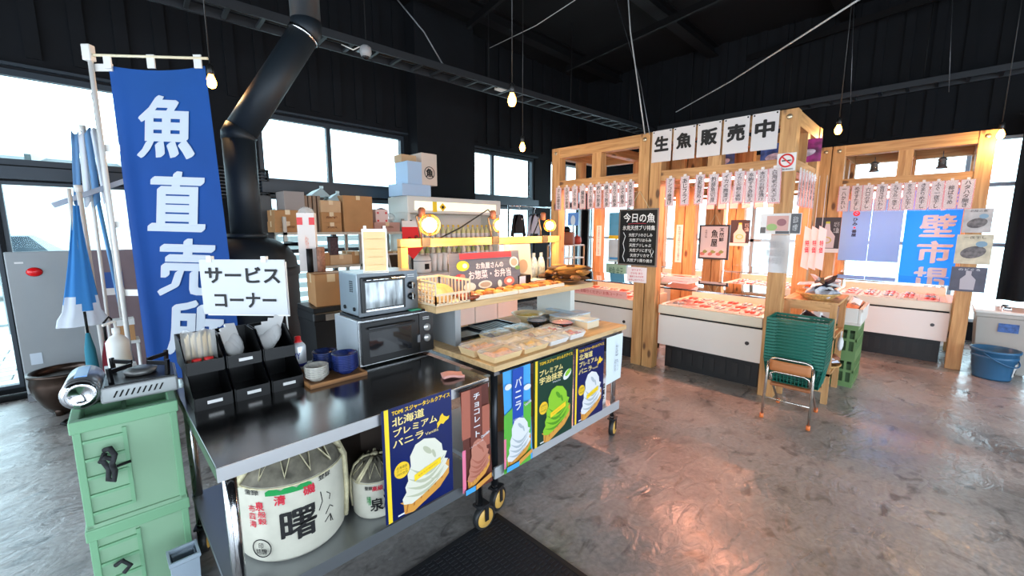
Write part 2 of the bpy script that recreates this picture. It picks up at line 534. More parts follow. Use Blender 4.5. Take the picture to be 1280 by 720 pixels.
# ---------------------------------------------------------------- beyond the glass
SLAT = M('weathered_white_slat', (206, 208, 206), .8)
fence = thing('slat_fence', 'pale horizontal slat fence standing outside the lower windows', 'fence', (4.2, 8.2, -.06))
for i in range(10): MB().box(-3.2, 3.2, -.012, .012, .12 + i * .17, .22 + i * .17).build('slat', SLAT, fence)
for i in range(6): MB().box(-3.2 + i * 1.27, -3.13 + i * 1.27, .012, .06, 0, 1.9).build('post', SLAT, fence)
rail = thing('railing', 'thin pale metal railing outside the entrance glass', 'railing', (-1.2, 9.5, -.06))
RAILM = M('pale_galvanised', (168, 172, 174), .5, .4)
MB().box(-2.5, 2.5, -.02, .02, .95, 1.0).build('top_rail', RAILM, rail)
MB().box(-2.5, 2.5, -.02, .02, .12, .16).build('bottom_rail', RAILM, rail)
for i in range(34): MB().box(-2.5 + i * .15, -2.475 + i * .15, -.012, .012, 0, .95).build('baluster', RAILM, rail)
car = thing('parked_car', 'pale parked car seen through the entrance glass', 'car', (-1.55, 14.5, -.06))
CARM = M('pale_car_paint', (170, 180, 186), .3, .2)
prof = [(-2.1, .35), (2.1, .35), (2.1, .85), (1.3, .95), (.7, 1.45), (-1.2, 1.48), (-1.8, .98), (-2.1, .9)]
mb = MB(); n = len(prof)
mb.add([(x, -.8, z) for x, z in prof] + [(x, .8, z) for x, z in prof], [tuple(range(n)), tuple(range(2 * n - 1, n - 1, -1))] + [(i, i + n, (i + 1) % n + n, (i + 1) % n) for i in range(n)])
mb.build('body', CARM, car, bevel=.05)
for x0, x1 in ((-1.1, -.3), (-.2, .6)):
    MB().add([(x0, -.81, 1.0), (x1 + .3, -.81, 1.0), (x1, -.81, 1.38), (x0, -.81, 1.38)], [(0, 1, 2, 3)]).build('car_window', M('car_glass', (60, 70, 78), .1), car)
for x in (-1.3, 1.3): MB().cyl((x, -.86, .33), (x, -.6, .33), .33, 20).build('wheel', BLACK, car)
can = thing('entrance_canopy', 'pale steel canopy roof frame outside the entrance', 'canopy', (-1.2, 8.6, -.06))
for i in range(7): MB().bar((-2.6 + i * .85, -1.6, 2.3), (-2.6 + i * .85, 1.8, 2.75), .05, .1).build('rafter', RAILM, can)
for y, z in ((-1.4, 2.26), (0, 2.44), (1.6, 2.66)): MB().box(-2.9, 2.9, y - .04, y + .04, z - .08, z).build('purlin', RAILM, can)
for x in (-2.4, 2.4): MB().box(x - .06, x + .06, 1.5, 1.62, 0, 2.6).build('column', SLAT, can)
shed = thing('harbour_shed', 'long pale harbour shed far beyond the windows', 'building', (4, 30, -.06))
MB().box(-16, 16, 0, 8, 0, 4).build('shed_wall', M('shed_white', (214, 218, 220), .7), shed)
MB().add([(-16.4, -.4, 4), (16.4, -.4, 4), (16.4, 4, 5.4), (-16.4, 4, 5.4), (-16.4, 8.4, 4), (16.4, 8.4, 4)], [(0, 1, 2, 3), (3, 2, 5, 4)]).build('shed_roof', M('shed_roof_grey', (150, 158, 166), .6), shed)
for i in range(8): MB().box(-14.5 + i * 4, -12 + i * 4, -.03, .02, .2, 3).build('shutter', M('shed_shutter', (182, 190, 196), .5), shed)

# ---------------------------------------------------------------- overhead: cable trays, wires, pendant bulbs
TRAYM = M('cable_tray_grey', (46, 49, 53), .5, .5)
def cable_tray(p0, p1, label, n, zc):
    p0, p1 = Vector(p0), Vector(p1)
    t = thing('cable_tray', label, 'cable tray', p0, math.atan2(p1.y - p0.y, p1.x - p0.x))
    ln = (p1 - p0).length
    for y in (-.14, .14): MB().box(0, ln, y - .012, y + .012, 0, .075).build('side_rail', TRAYM, t)
    for i in range(n):
        x = .12 + i * (ln - .24) / (n - 1)
        MB().box(x - .016, x + .016, -.13, .13, .005, .03).build('rung', TRAYM, t)
    for i in range(5):
        x = .5 + i * (ln - 1) / 4
        MB().cyl((x, .15, .0), (x, .15, zc - p0.z), .006, 6).build('hanger_rod', BLACK, t)
    MB().tube([(0.1, -.05, .045), (ln * .3, .0, .045), (ln * .6, -.06, .045), (ln - .1, .02, .045)], .018, 6).build('cable', BLACK, t)
    return t
cable_tray((.1, 4.50, 3.3), (7.9, 4.10, 3.3), 'long grey ladder cable tray above the window wall', 30, CZ)
cable_tray((7.95, 3.9, 3.33), (7.95, -3.3, 3.33), 'grey ladder cable tray over the blue-banner stall', 26, CZ)

cc = thing('security_camera', 'small white security camera under the long cable tray', 'camera', PY(457, 66, 4.25))
MB().lathe([(.0, -.05), (.045, -.035), (.06, 0), (.055, .05), (.03, .07), (.0, .07)], 16).build('dome', M('camera_grey', (150, 152, 154), .3), cc)
MB().sphere((0, 0, -.03), .04, 12).build('lens', BLK_GLOSS, cc)
MB().box(-.02, .02, -.01, .18, .055, .075).build('bracket', GREYM, cc)
MB().tube([(-.02, 0, .07), (-.12, .02, .0), (-.2, .1, .05)], .006, 6).build('wire', WHITE, cc)
jb = thing('junction_box', 'small white junction box on the long cable tray', 'box', PY(629, 108, 4.22))
MB().box(-.07, .07, -.03, .1, -.04, .04).build('housing', WHITE, jb, bevel=.005)
MB().box(-.05, .05, -.036, -.03, -.025, .025).build('cover', M('cover_white', (220, 220, 216), .4), jb)

def wire(pts, r, label, mat, name='overhead_wire'):
    p = [Vector(q) for q in pts]
    return tag(MB().tube([q - p[0] for q in p], r, 6).build(name, mat, None, p[0]), label, 'wire')
WIREW = M('pale_wire', (170, 170, 168), .4, .3)
a, b = PX(1082, -6, 3.4), PX(845, 140, 6.0)
wire([a, (a + b) / 2 + Vector((0, 0, -.03)), b], .006, 'straight pale steel wire stretched across the black roof', WIREW)
wire([G(725, -4, 4.4), G(670, 32, 4.2), G(612, 60, 4.1)], .005, 'short pale wire under the roof above the windows', WIREW)
a = PX(806, 168, 4.12)
wire([a, PX(798, 110, 4.1), PX(788, 40, 4.08), PX(784, -20, 4.06)], .007, 'pale cord rising from the stall post to the roof', WIREW)
wire([PX(812, 168, 4.12), PX(800, 100, 4.3), PX(770, 0, 4.5)], .004, 'thin dark cord rising beside the pale stall cord', GREYM)
wire([PY(497, 0, 4.3), PY(530, 40, 4.3), PY(552, 78, 4.25), PY(562, 90, 4.3)], .008, 'black cable dropping to the long cable tray', GREYM)
for k, (u, v0, v1, x) in enumerate(((1063, 0, 130, 7.6), (1186, 0, 115, 7.7))):
    wire([PX(u, v1, x), PX(u + 5, v0 - 8, x)], .004, ['thin dark hanger wire over the gap between the stalls', 'thin dark hanger wire over the blue-banner stall'][k], GREYM)

BULB = M('warm_filament_bulb', (255, 196, 110), .2, emit=30.0, ecol=(255, 156, 56))
SOCK = M('black_socket', (18, 17, 16), .4)
def pendant(p, label, power, top=CZ):
    t = thing('pendant_bulb', label, 'light bulb', p, 0, 'bare filament bulbs hung on black cords')
    MB().lathe([(0, -.062), (.02, -.055), (.031, -.03), (.03, -.01), (.018, .02), (.014, .032), (0, .034)], 14).build('bulb', BULB, t)
    MB().lathe([(.016, .03), (.021, .034), (.021, .085), (.008, .1), (0, .1)], 12).build('socket', SOCK, t)
    MB().cyl((0, 0, .095), (0, 0, top - p[2]), .004, 6).build('cord', SOCK, t)
    ld = bpy.data.lights.new('bulb_glow', 'POINT'); ld.energy = power; ld.color = (1, .62, .28); ld.shadow_soft_size = .05
    lo = bpy.data.objects.new('bulb_glow', ld); COL.objects.link(lo); lo.parent = t; lo.location = (0, 0, -.09)
    return t
pendant(FW(640, 122, 3.0), 'bare glowing bulb on a long cord before the long cable tray', 14)
pendant(FW(653, 182, 4.4), 'bare glowing bulb hanging before the second window', 10)
pendant(FW(264, 99, 2.9), 'bare glowing bulb hanging between the blue fish banner and the flue', 10)
pendant(FW(1048, 160, 4.1), 'bare glowing bulb hanging between the two stalls', 14)
pendant(FW(1251, 166, 4.0), 'bare glowing bulb at the end post of the blue-banner stall', 12)

# ================================================================ LEFT: ENTRANCE CORNER
POLEW = M('white_pole', (214, 210, 204), .4)
BLUEC = M('blue_banner_cloth', (12, 72, 150), .8, var=.10, vscale=4, transl=.35)
BANW = M('banner_white_print', (206, 212, 220), .8, transl=.25)
# ---- blue fish banner, turned square to the lens side of the room
p = FW(112, 68, 2.45)
ban = thing('banner_stand', 'tall blue banner with large white brush characters on a white pole', 'banner', (p.x, p.y, 0), R(-45))
MB().cyl((0, 0, .02), (0, 0, 2.53), .013, 10).build('pole', POLEW, ban)
MB().lathe([(.0, 0), (.17, 0), (.17, .03), (.03, .06), (.02, .16), (0, .16)], 20).build('base', BLACK, ban)
MB().cyl((-.04, 0, 2.505), (.69, 0, 2.485), .008, 8).build('crossbar', M('cream_bar', (222, 208, 176), .5), ban)
MB().box(-.03, .02, -.02, .02, 2.47, 2.56).build('pole_cap', POLEW, ban, bevel=.006)
BX0, BX1, BZ1, BZ0 = .085, .655, 2.445, .52
def bwave(x, z):
    t = (BZ1 - z) / (BZ1 - BZ0)
    fold = .006 * math.sin((x - BX0) * 9 + t * 2.0) * (.35 + t) + .030 * math.exp(-((x - BX0 - .05) / .035) ** 2) * min(1, 3 * t)
    return (x + .05 * t * (x - BX0) / .57 + .012 * t, .02 - fold, z)
def bsheet(i, j):
    x = BX0 + (BX1 - BX0) * i; z = BZ1 - (BZ1 - BZ0) * j + (.028 * (2 * i - 1) ** 2 - .02 if j == 0 else 0)
    return bwave(x, z)
MB().sheet(bsheet, 32, 40).build('cloth', BLUEC, ban)
def bprint(x, z):
    q = bwave(x, z); return (q[0], q[1] - .006, q[2])
for ch, zz in zip('魚直売所', (2.10, 1.66, 1.25, .86)):
    text(ch, .40, BANW, ban, .385 + .012 * (2.1 - zz), zz, nib=.048, wrap=bprint, slant=.12, rot=-.03, name='brush_character', fit=(.31, .345))
for x in (.10, .355, .63): MB().box(x - .022, x + .022, -.004, .004, 2.43, 2.505).build('loop', POLEW, ban)
for z in (2.44, 1.98, 1.52, 1.09): MB().box(-.015, .11, .012, .022, z - .02, z + .02).build('pole_loop', POLEW, ban)

# ---- bundle of rolled flags and poles leaning together by the door
BLUEF = M('bright_blue_flag', (70, 150, 216), .8, transl=.4)
FLW = M('flag_white', (226, 232, 240), .8, transl=.3)
def leaning_pole(p0, p1, r, label, mat):
    p0, p1 = Vector(p0), Vector(p1)
    t = thing('flag_pole', label, 'pole', p0)
    MB().cyl((0, 0, 0), p1 - p0, r, 8).build('shaft', mat, t)
    d = (p1 - p0).normalized()
    MB().cyl(p1 - p0 - d * .03, p1 - p0 + d * .02, r * 1.5, 8).build('end_cap', POLEW, t)
    MB().cyl((0, 0, 0), d * .06, r * 1.4, 8).build('foot', BLACK, t)
    return t
leaning_pole((-.02, 4.45, 0), PY(98, 235, 4.55), .016, 'white flag pole leaning beside the grey door panel', POLEW)
leaning_pole((.10, 4.5, 0), PY(118, 120, 4.62), .013, 'tall thin white flag pole behind the blue fish banner', POLEW)
leaning_pole((.16, 4.75, 0), PY(103, 160, 4.85), .014, 'blue flag pole leaning behind the blue fish banner', M('blue_pole', (70, 130, 180), .4))
fl = thing('rolled_flag', 'bright blue flag with white wave print wrapped round a leaning pole', 'flag', (-.10, 4.42, 0))
def rollf(i, j):
    w = .02 + .10 * j ** 1.3 + (.02 if j > .9 else 0)
    a = i * 2 * math.pi
    return (w * math.cos(a) - .01 + .05 * (1 - j), w * .45 * math.sin(a) + .012 * math.sin(7 * a), 1.66 - .88 * j)
m = MB()
vs = [rollf(i / 20, j / 16) for j in range(17) for i in range(20)]
m.add(vs, [(j * 20 + i, j * 20 + (i + 1) % 20, (j + 1) * 20 + (i + 1) % 20, (j + 1) * 20 + i) for j in range(16) for i in range(20)], 0, True)
m.m = [1 if k // 20 > 12 + round(1.2 * math.sin((k % 20) * .9)) else 0 for k in range(len(m.f))]
m.build('cloth', [BLUEF, FLW], fl)
MB().cyl((.0, 0, 0), (.02, 0, 1.78), .012, 8).build('pole', POLEW, fl)
fl2 = thing('folded_banner', 'pale blue and white banner folded over the tops of the leaning poles', 'flag', (PY(112, 215, 4.7).x, 4.7, 0))
z0 = PY(112, 255, 4.7).z; z1 = PY(112, 165, 4.7).z
m = MB()
for k in range(4):
    m.sheet(lambda i, j, k=k: (-.07 + .035 * k + .04 * i + .05 * j * (k - 2) * .4, -.02 * k + .012 * math.sin(6 * i + k), z1 - (z1 - z0) * j - .03 * math.sin(3 * i + k)), 4, 6, k % 2)
m.build('cloth', [M('faded_blue_cloth', (120, 166, 208), .8, transl=.4), FLW], fl2, solid=.003)
MB().cyl((-.02, .03, 0), (.0, .03, z1 + .05), .012, 8).build('pole', POLEW, fl2)
MB().bar((-.22, -.04, z0 - .02), (.22, -.08, z0 + .20), .035, .035).build('rolled_sleeve', M('grey_sleeve', (150, 160, 176), .6), fl2)
um = thing('folded_umbrella', 'dark red folded umbrella standing among the flag poles', 'umbrella', (.0, 4.3, 0))
MB().lathe([(.006, 0), (.01, .06), (.045, .14), (.05, .3), (.035, .55), (.012, .66), (0, .67)], 10).build('canopy', M('dark_red_cloth', (120, 16, 34), .8), um)
MB().tube([(0, 0, .66), (0, 0, .80), (.03, 0, .84), (.06, 0, .80)], .008, 8).build('handle', BLACK, um)
um = thing('folded_umbrella', 'teal folded umbrella standing among the flag poles', 'umbrella', (-.09, 4.28, 0))
MB().lathe([(.006, 0), (.01, .06), (.035, .14), (.04, .35), (.03, .62), (.012, .74), (0, .75)], 10).build('canopy', M('teal_cloth', (30, 110, 130), .8), um)
MB().cyl((0, 0, .74), (0, 0, .9), .008, 8).build('handle', BLACK, um)

# ---- grey panel, urn, board
gp = thing('door_panel', 'free-standing grey metal panel with a red round reflector', 'panel', (-.53, 5.42, 0))
GPM = M('grey_enamel_panel', (142, 146, 148), .45, var=.06, vscale=3)
MB().box(0, .62, 0, .05, .06, 1.30).build('board', GPM, gp, bevel=.008)
MB().box(0, .62, -.01, .06, 0, .06).build('base', GREYM, gp)
q = PY(43, 340, 5.42)
MB().lathe([(0, 0), (.05, .0), (.045, .012), (.03, .02), (0, .022)], 18, mat=Matrix.Translation((q.x + .53, 0, q.z)) @ Matrix.Rotation(R(90), 4, 'X') @ Matrix.Diagonal((1, .8, 1, 1))).build('red_reflector', M('red_reflector', (214, 16, 22), .2), gp)
MB().box(.05, .12, -.003, 0, .32, .42).build('maker_label', M('pale_label', (190, 200, 210), .5), gp)
MB().box(.05, .10, -.004, 0, 1.2, 1.215).build('label_strip', PAPER, gp)
bd = thing('notice_board', 'mauve grey board with a blue and white notice behind the banner pole', 'board', (.0, 5.02, 0))
MB().box(-.04, .52, 0, .04, .05, 1.31).build('board', M('mauve_board', (120, 106, 112), .6, var=.1), bd)
MB().box(-.04, .0, -.1, .14, 0, .05).box(.48, .52, -.1, .14, 0, .05).build('feet', GREYM, bd)
MB().box(.04, .16, -.004, 0, .98, 1.12).build('blue_notice', M('notice_blue', (40, 80, 150), .5), bd)
MB().box(.04, .16, -.004, 0, .92, .98).build('white_notice', PAPER, bd)
urn = thing('bronze_urn', 'wide dark bronze brazier bowl on the floor by the entrance', 'urn', (-.275, 4.93, 0))
URNM = M('dark_bronze', (66, 52, 44), .3, .7, var=.4, vscale=7)
MB().lathe([(r_ * .76, z_ * .92) for r_, z_ in [(.0, .015), (.13, .015), (.19, .09), (.245, .2), (.262, .29), (.25, .345), (.272, .36), (.272, .385), (.235, .385), (.235, .34), (.22, .24), (.12, .10), (0, .09)]], 36).build('bowl', URNM, urn)
for a in (0, 2.1, 4.2): MB().lathe([(.0, 0), (.03, 0), (.036, .04), (.03, .06), (0, .06)], 10, (.09 * math.cos(a), .09 * math.sin(a), 0)).build('foot', URNM, urn)
MB().lathe([(.0, .305), (.175, .30), (.172, .28), (0, .27)], 24).build('ash', M('grey_ash', (96, 92, 90), .95, bump=.5), urn)
q = PY(151, 458, 2.85)
sb = thing('sanitiser_bottle', 'white pump bottle behind the gas stove', 'bottle', q)
MB().lathe([(0, 0), (.042, 0), (.045, .01), (.045, .13), (.03, .155), (.014, .165), (.014, .18), (0, .18)], 18).build('bottle', WHITE, sb)
MB().lathe([(.016, .175), (.016, .2), (.006, .2), (.006, .235), (0, .235)], 12).build('pump', WHITE, sb)
MB().bar((0, 0, .235), (-.045, -.03, .225), .012, .01).build('nozzle', WHITE, sb)
st = thing('small_stand', 'small white stand holding the pump bottle', 'stand', (q.x, q.y, q.z - .62))
st.location.z = 0; SZB = q.z
MB().box(-.06, .06, -.06, .06, SZB - .02, SZB).build('top', WHITE, st)
for x in (-.05, .05):
    for y in (-.05, .05): MB().cyl((x, y, 0), (x, y, SZB - .02), .007, 8).build('leg', WHITE, st)
sbx = thing('small_carton', 'small open cardboard carton on a white stand behind the blue banner', 'box', (.10, 3.95, .72))
MB().box(-.05, .05, -.05, .05, 0, .11).build('carton', CARD, sbx)
MB().box(-.054, .054, -.054, .054, .11, .15).build('rim', WHITE, sbx)
st2 = thing('small_stand', 'white stand holding the small carton behind the blue banner', 'stand', (.10, 3.95, 0))
MB().box(-.07, .07, -.07, .07, .70, .72).build('top', WHITE, st2)
for x in (-.06, .06):
    for y in (-.06, .06): MB().cyl((x, y, 0), (x, y, .7), .008, 8).build('leg', WHITE, st2)

# ---- wood stove with bent flue
IRON = M('black_iron', (20, 27, 34), .6, .1)
sv = thing('wood_stove', 'large black domed wood stove behind the service sign', 'stove', (.79, 3.47, 0))
MB().lathe([(0, .12), (.29, .12), (.31, .16), (.31, 1.22), (.30, 1.29), (.25, 1.37), (.16, 1.42), (.10, 1.43), (0, 1.43)], 40).build('body', IRON, sv)
MB().lathe([(.32, 1.16), (.325, 1.19), (.32, 1.22), (.30, 1.22)], 40).build('rim', IRON, sv)
for a in (.4, 2.0, 3.5, 5.1): MB().cyl((.22 * math.cos(a), .22 * math.sin(a), 0), (.22 * math.cos(a), .22 * math.sin(a), .13), .025, 8).build('leg', IRON, sv)
MB().box(-.14, .14, -.335, -.28, .35, .75).build('door', IRON, sv, bevel=.01)
MB().cyl((-.15, -.36, .5), (-.15, -.36, .62), .012, 8).build('handle', CHROME, sv)
q = PY(375, 305, 3.25) - Vector((.79, 3.47, 0)); q2 = PY(388, 325, 3.2) - Vector((.79, 3.47, 0))
MB().tube([(q.x - .06, q.y + .12, q.z), q, q2], .016, 8).build('damper_lever', BLK_GLOSS, sv)
fpipe = thing('flue_pipe', 'thick dark flue pipe bending up from the stove to the roof', 'pipe', (.79, 3.47, 1.43))
P0 = Vector((0, 0, 0)); P1 = Vector((0, 0, .70)); P2 = Vector((.45, -.14, 1.47)); P3 = P2 + Vector((0, 0, CZ - 2.905))
FLUE = M('flue_black', (27, 35, 42), .55, .2)
MB().cyl(P0, P1, .10, 28).build('lower_pipe', FLUE, fpipe)
MB().tube([P1 - Vector((0, 0, .03)), P1, P1 + (P2 - P1) * .05], .104, 28).build('elbow', FLUE, fpipe)
MB().cyl(P1, P2, .10, 28).build('sloping_pipe', FLUE, fpipe)
MB().tube([P2 - (P2 - P1) * .06, P2, P2 + Vector((0, 0, .06))], .104, 28).build('elbow', FLUE, fpipe)
MB().cyl(P2, P3, .10, 28).build('upper_pipe', FLUE, fpipe)
MB().cyl((P1 + (P2 - P1) * .94), (P1 + (P2 - P1) * .965), .107, 28).build('collar', CHROME, fpipe)
MB().cyl((0, 0, 0), (0, 0, .03), .13, 28).build('collar', FLUE, fpipe)
# louvred vent on the wall behind the flue
a, b = PY(266, 213, 5.66), PY(341, 250, 5.66)
lv = thing('louvre_vent', 'black louvred vent on the wall behind the flue', 'vent', (a.x, 5.74, b.z))
w, h = b.x - a.x, .36
MB().box(0, w, 0, .06, 0, .02).box(0, w, 0, .06, h - .02, h).box(0, .02, 0, .06, .02, h - .02).box(w - .02, w, 0, .06, .02, h - .02).build('vent_frame', BLACK, lv)
for k in range(8): MB().bar((.02, .03, .045 + k * .038), (w - .02, .03, .045 + k * .038), .05, .008).build('louvre', M('louvre_grey', (52, 58, 64), .4), lv)
bc = thing('black_locker', 'black steel locker below the louvred vent', 'cabinet', (PY(317, 260, 5.4).x - .02, 5.38, 0))
MB().box(0, .20, 0, .36, 0, 1.86).build('body', M('locker_black', (26, 32, 38), .4), bc)
MB().box(.01, .19, -.015, 0, .05, 1.84).build('door', M('locker_black', (26, 32, 38), .4), bc)
MB().box(.155, .17, -.035, -.015, .9, 1.02).build('handle', GREYM, bc)

# ---- green folding crates with a gas stove on top
GRN = M('green_plastic', (134, 170, 138), .45, var=.05, vscale=3)
GRND = M('green_plastic_edge', (118, 166, 128), .45)
def crate(name, label, loc, rz, w, d, h, mat, matd, group=None, ribs=2):
    t = thing(name, label, 'crate', loc, rz, group)
    e = .022
    b = MB()
    b.box(0, w, 0, d, 0, .015)
    b.box(e * .5, w - e * .5, .010, .018, .015, h - .04).box(e * .5, w - e * .5, d - .018, d - .010, .015, h - .04)
    b.box(.010, .018, .018, d - .018, .015, h - .04).box(w - .018, w - .010, .018, d - .018, .015, h - .04)
    b.build('body', mat, t)
    r = MB()
    r.box(-.006, w + .006, -.006, .022, h - .045, h).box(-.006, w + .006, d - .022, d + .006, h - .045, h)
    r.box(-.006, .022, .022, d - .022, h - .045, h).box(w - .022, w + .006, .022, d - .022, h - .045, h)
    r.build('rim', matd, t, bevel=.004)
    for x in (0, w - e):
        for y in (0, d - e): MB().box(x, x + e, y, y + e, .0, h - .045).build('corner_post', matd, t, bevel=.003)
    # ribs of the visible sides
    zs = [.05 + (h - .14) * k / ribs for k in range(ribs + 1)]
    for z in zs:
        MB().box(e, w * .46, .0, .012, z, z + .010).build('rib', matd, t)
        MB().box(.0, .012, e, d - e, z, z + .010).build('rib', matd, t)
        MB().box(w - .012, w, e, d - e, z, z + .010).build('rib', matd, t)
    MB().box(w * .46 - .006, w * .46 + .006, .002, .012, .05, h - .06).build('rib', matd, t)
    for k in (1, 2): 
        MB().box(.002, .012, d * k / 3 - .006, d * k / 3 + .006, .05, h - .06).build('rib', matd, t)
        MB().box(w - .012, w - .002, d * k / 3 - .006, d * k / 3 + .006, .05, h - .06).build('rib', matd, t)
    return t
q = PY(117, 659, 2.05)
CX, CY = q.x - .018, 2.05
CW, CD, CH = .288, .40, .415
c1 = crate('folding_crate', 'pale green plastic crate under the crate with the gas stove', (CX, CY, 0), R(-2), CW, CD, CH, GRN, GRND, None, 4)
c2 = crate('folding_crate', 'pale green plastic crate carrying the silver gas stove', (CX, CY, CH), R(-2), CW, CD, CH, GRN, GRND, None, 4)
MB().box(.02, CW - .02, .02, CD - .02, CH - .075, CH - .065).build('lid', GRN, c2)
MB().box(.13, .142, .02, CD - .02, CH - .065, CH - .03).build('lid_rib', GRND, c2)
MB().box(.02, CW - .02, .12, .132, CH - .065, CH - .03).build('lid_rib', GRND, c2)
MB().box(.02, CW - .02, .26, .272, CH - .065, CH - .03).build('lid_rib', GRND, c2)
# rope handle
ROPE = M('black_white_rope', (40, 42, 44), .9, var=.9, vscale=60)
MB().tube([(.075, -.01, .29), (.09, -.03, .30), (.10, -.03, .27), (.09, -.035, .24), (.095, -.035, .21), (.09, -.04, .18), (.075, -.03, .185), (.08, -.02, .22), (.065, -.02, .26), (.075, -.01, .28)], .009, 8).build('rope_handle', ROPE, c2)
MB().tube([(.06, -.01, .25), (.075, -.03, .27), (.10, -.03, .25)], .008, 8).build('rope_handle', ROPE, c2)
MB().cyl((.10, -.005, .215), (.14, -.005, .22), .005, 6).build('latch_pin', BLACK, c2)
MB().tube([(.06, -.01, .25), (.08, -.03, .27), (.10, -.03, .24), (.08, -.03, .22)], .008, 8).build('rope_handle', ROPE, c1)
# portable gas stove
gs = thing('gas_stove', 'silver portable gas stove with black trivet on the green crates', 'gas stove', (CX - .02, CY + .135, 2 * CH), R(-4))
SIL = M('brushed_silver', (186, 188, 190), .3, .85)
MB().box(.10, .335, 0, .24, .0, .062).build('body', M('stove_enamel', (176, 178, 178), .4, .3), gs, bevel=.008)
for k in range(9):
    x = .135 + k * .017
    MB().add([(x, -.002, .02), (x + .006, -.002, .02), (x + .018, -.002, .045), (x + .012, -.002, .045)], [(0, 1, 2, 3)]).build('slot', BLACK, gs)
MB().lathe([(.0, 0), (.05, 0), (.055, .006), (.055, .24), (.0, .24)], 26, mat=Matrix.Translation((.05, .24, .055)) @ Matrix.Rotation(R(90), 4, 'X')).build('gas_compartment', SIL, gs)
MB().lathe([(.0, 0), (.03, .004), (.045, .014), (.05, .0), (.056, -.01)], 26, mat=Matrix.Translation((.05, -.002, .055)) @ Matrix.Rotation(R(90), 4, 'X')).build('cylinder_cover', CHROME, gs)
MB().box(.035, .07, .05, .20, .108, .113).build('blue_label', M('sky_blue_label', (110, 160, 214), .3), gs)
MB().box(.115, .325, .01, .23, .062, .068).build('drip_plate', BLK_GLOSS, gs)
MB().lathe([(.0, .07), (.05, .07), (.055, .085), (.035, .095), (.0, .095)], 20, (.22, .12, 0)).build('burner', M('burner_grey', (120, 120, 118), .4, .6), gs)
for a in range(4):
    w = a * math.pi / 2 + .78
    dx, dy = math.cos(w), math.sin(w)
    MB().bar((.22 + dx * .035, .12 + dy * .035, .115), (.22 + dx * .125, .12 + dy * .125, .115), .008, .016).build('trivet_arm', BLK_GLOSS, gs)
    MB().bar((.22 + dx * .12, .12 + dy * .12, .065), (.22 + dx * .125, .12 + dy * .125, .13), .012, .012).build('trivet_arm', BLK_GLOSS, gs)
hk = thing('black_strap', 'black curved strap lying on the floor beside the crates', 'strap', G(88, 531))
MB().tube([(0, 0, .02), (.05, .05, .025), (.10, .0, .02), (.07, -.06, .02), (.0, -.06, .02)], .016, 8).build('band', BLACK, hk)
MB().tube([(.0, -.06, .022), (-.04, -.02, .03), (-.02, .04, .028), (.03, .06, .03)], .012, 8).build('loop', BLACK, hk)

# ================================================================ SERVICE COUNTER
TOPZ = .80
def caster(parent, x, y, face=0.0, r=.062, zt=.16):
    ca, sa = math.cos(face), math.sin(face)
    m = Matrix.Translation((x, y, 0)) @ Matrix.Rotation(face, 4, 'Z')
    c = MB()
    c.lathe([(0, -.018), (r * .74, -.018), (r * .8, -.012), (r * .8, .012), (r * .74, .018), (0, .018)], 24, mat=m @ Matrix.Translation((.03, 0, r)) @ Matrix.Rotation(R(90), 4, 'X'))
    w = c.build('caster_wheel', M('caster_amber', (214, 168, 84), .35), parent)
    t = MB()
    t.lathe([(r * .78, -.012), (r * .82, -.016), (r, -.014), (r, .014), (r * .82, .016), (r * .78, .012)], 28, mat=m @ Matrix.Translation((.03, 0, r)) @ Matrix.Rotation(R(90), 4, 'X'))
    t.build('tyre', M('caster_tyre', (34, 34, 34), .5), w)
    f = MB()
    for s in (-.024, .024): f.box(.018, .042, s - .002, s + .002, r - .010, zt - .02, 0, m)
    f.box(-.02, .05, -.028, .028, zt - .028, zt - .018, 0, m)
    f.build('caster_fork', M('caster_black', (28, 28, 30), .4), parent)
    MB().cyl((x, y, zt - .02), (x, y, zt + .02), .018, 12).build('caster_stem', CHROME, parent)

wt = thing('steel_worktable', 'stainless steel worktable holding the microwave and black bins', 'table', (.19, 1.42, 0))
W1, D1 = 1.07, .86
MB().box(0, W1, 0, D1, TOPZ - .006, TOPZ).box(0, W1, 0, .006, TOPZ - .045, TOPZ - .006).box(0, W1, D1 - .006, D1, TOPZ - .045, TOPZ - .006).box(0, .006, .006, D1 - .006, TOPZ - .045, TOPZ - .006).box(W1 - .006, W1, .006, D1 - .006, TOPZ - .045, TOPZ - .006).build('worktop', M('worktop_steel', (126, 124, 122), .17, 1.0, var=.25, vscale=2.2), wt, bevel=.002)
MB().box(0, W1, -.004, .0, TOPZ - .045, TOPZ - .001).build('front_lip', M('lip_steel', (206, 206, 208), .34, .9), wt)
for x in (.035, W1 - .035):
    for y in (.035, D1 - .035):
        MB().cyl((x, y, .16), (x, y, TOPZ - .01), .019, 14).build('leg', CHROME, wt)
        caster(wt, x, y, 0 if y < .1 else R(70))
MB().box(.015, W1 - .015, .012, D1 - .012, .276, .30).box(.012, W1 - .012, .008, .016, .262, .312).build('lower_shelf', M('shelf_steel', (150, 154, 158), .35, .8), wt)
SHZ1 = .30
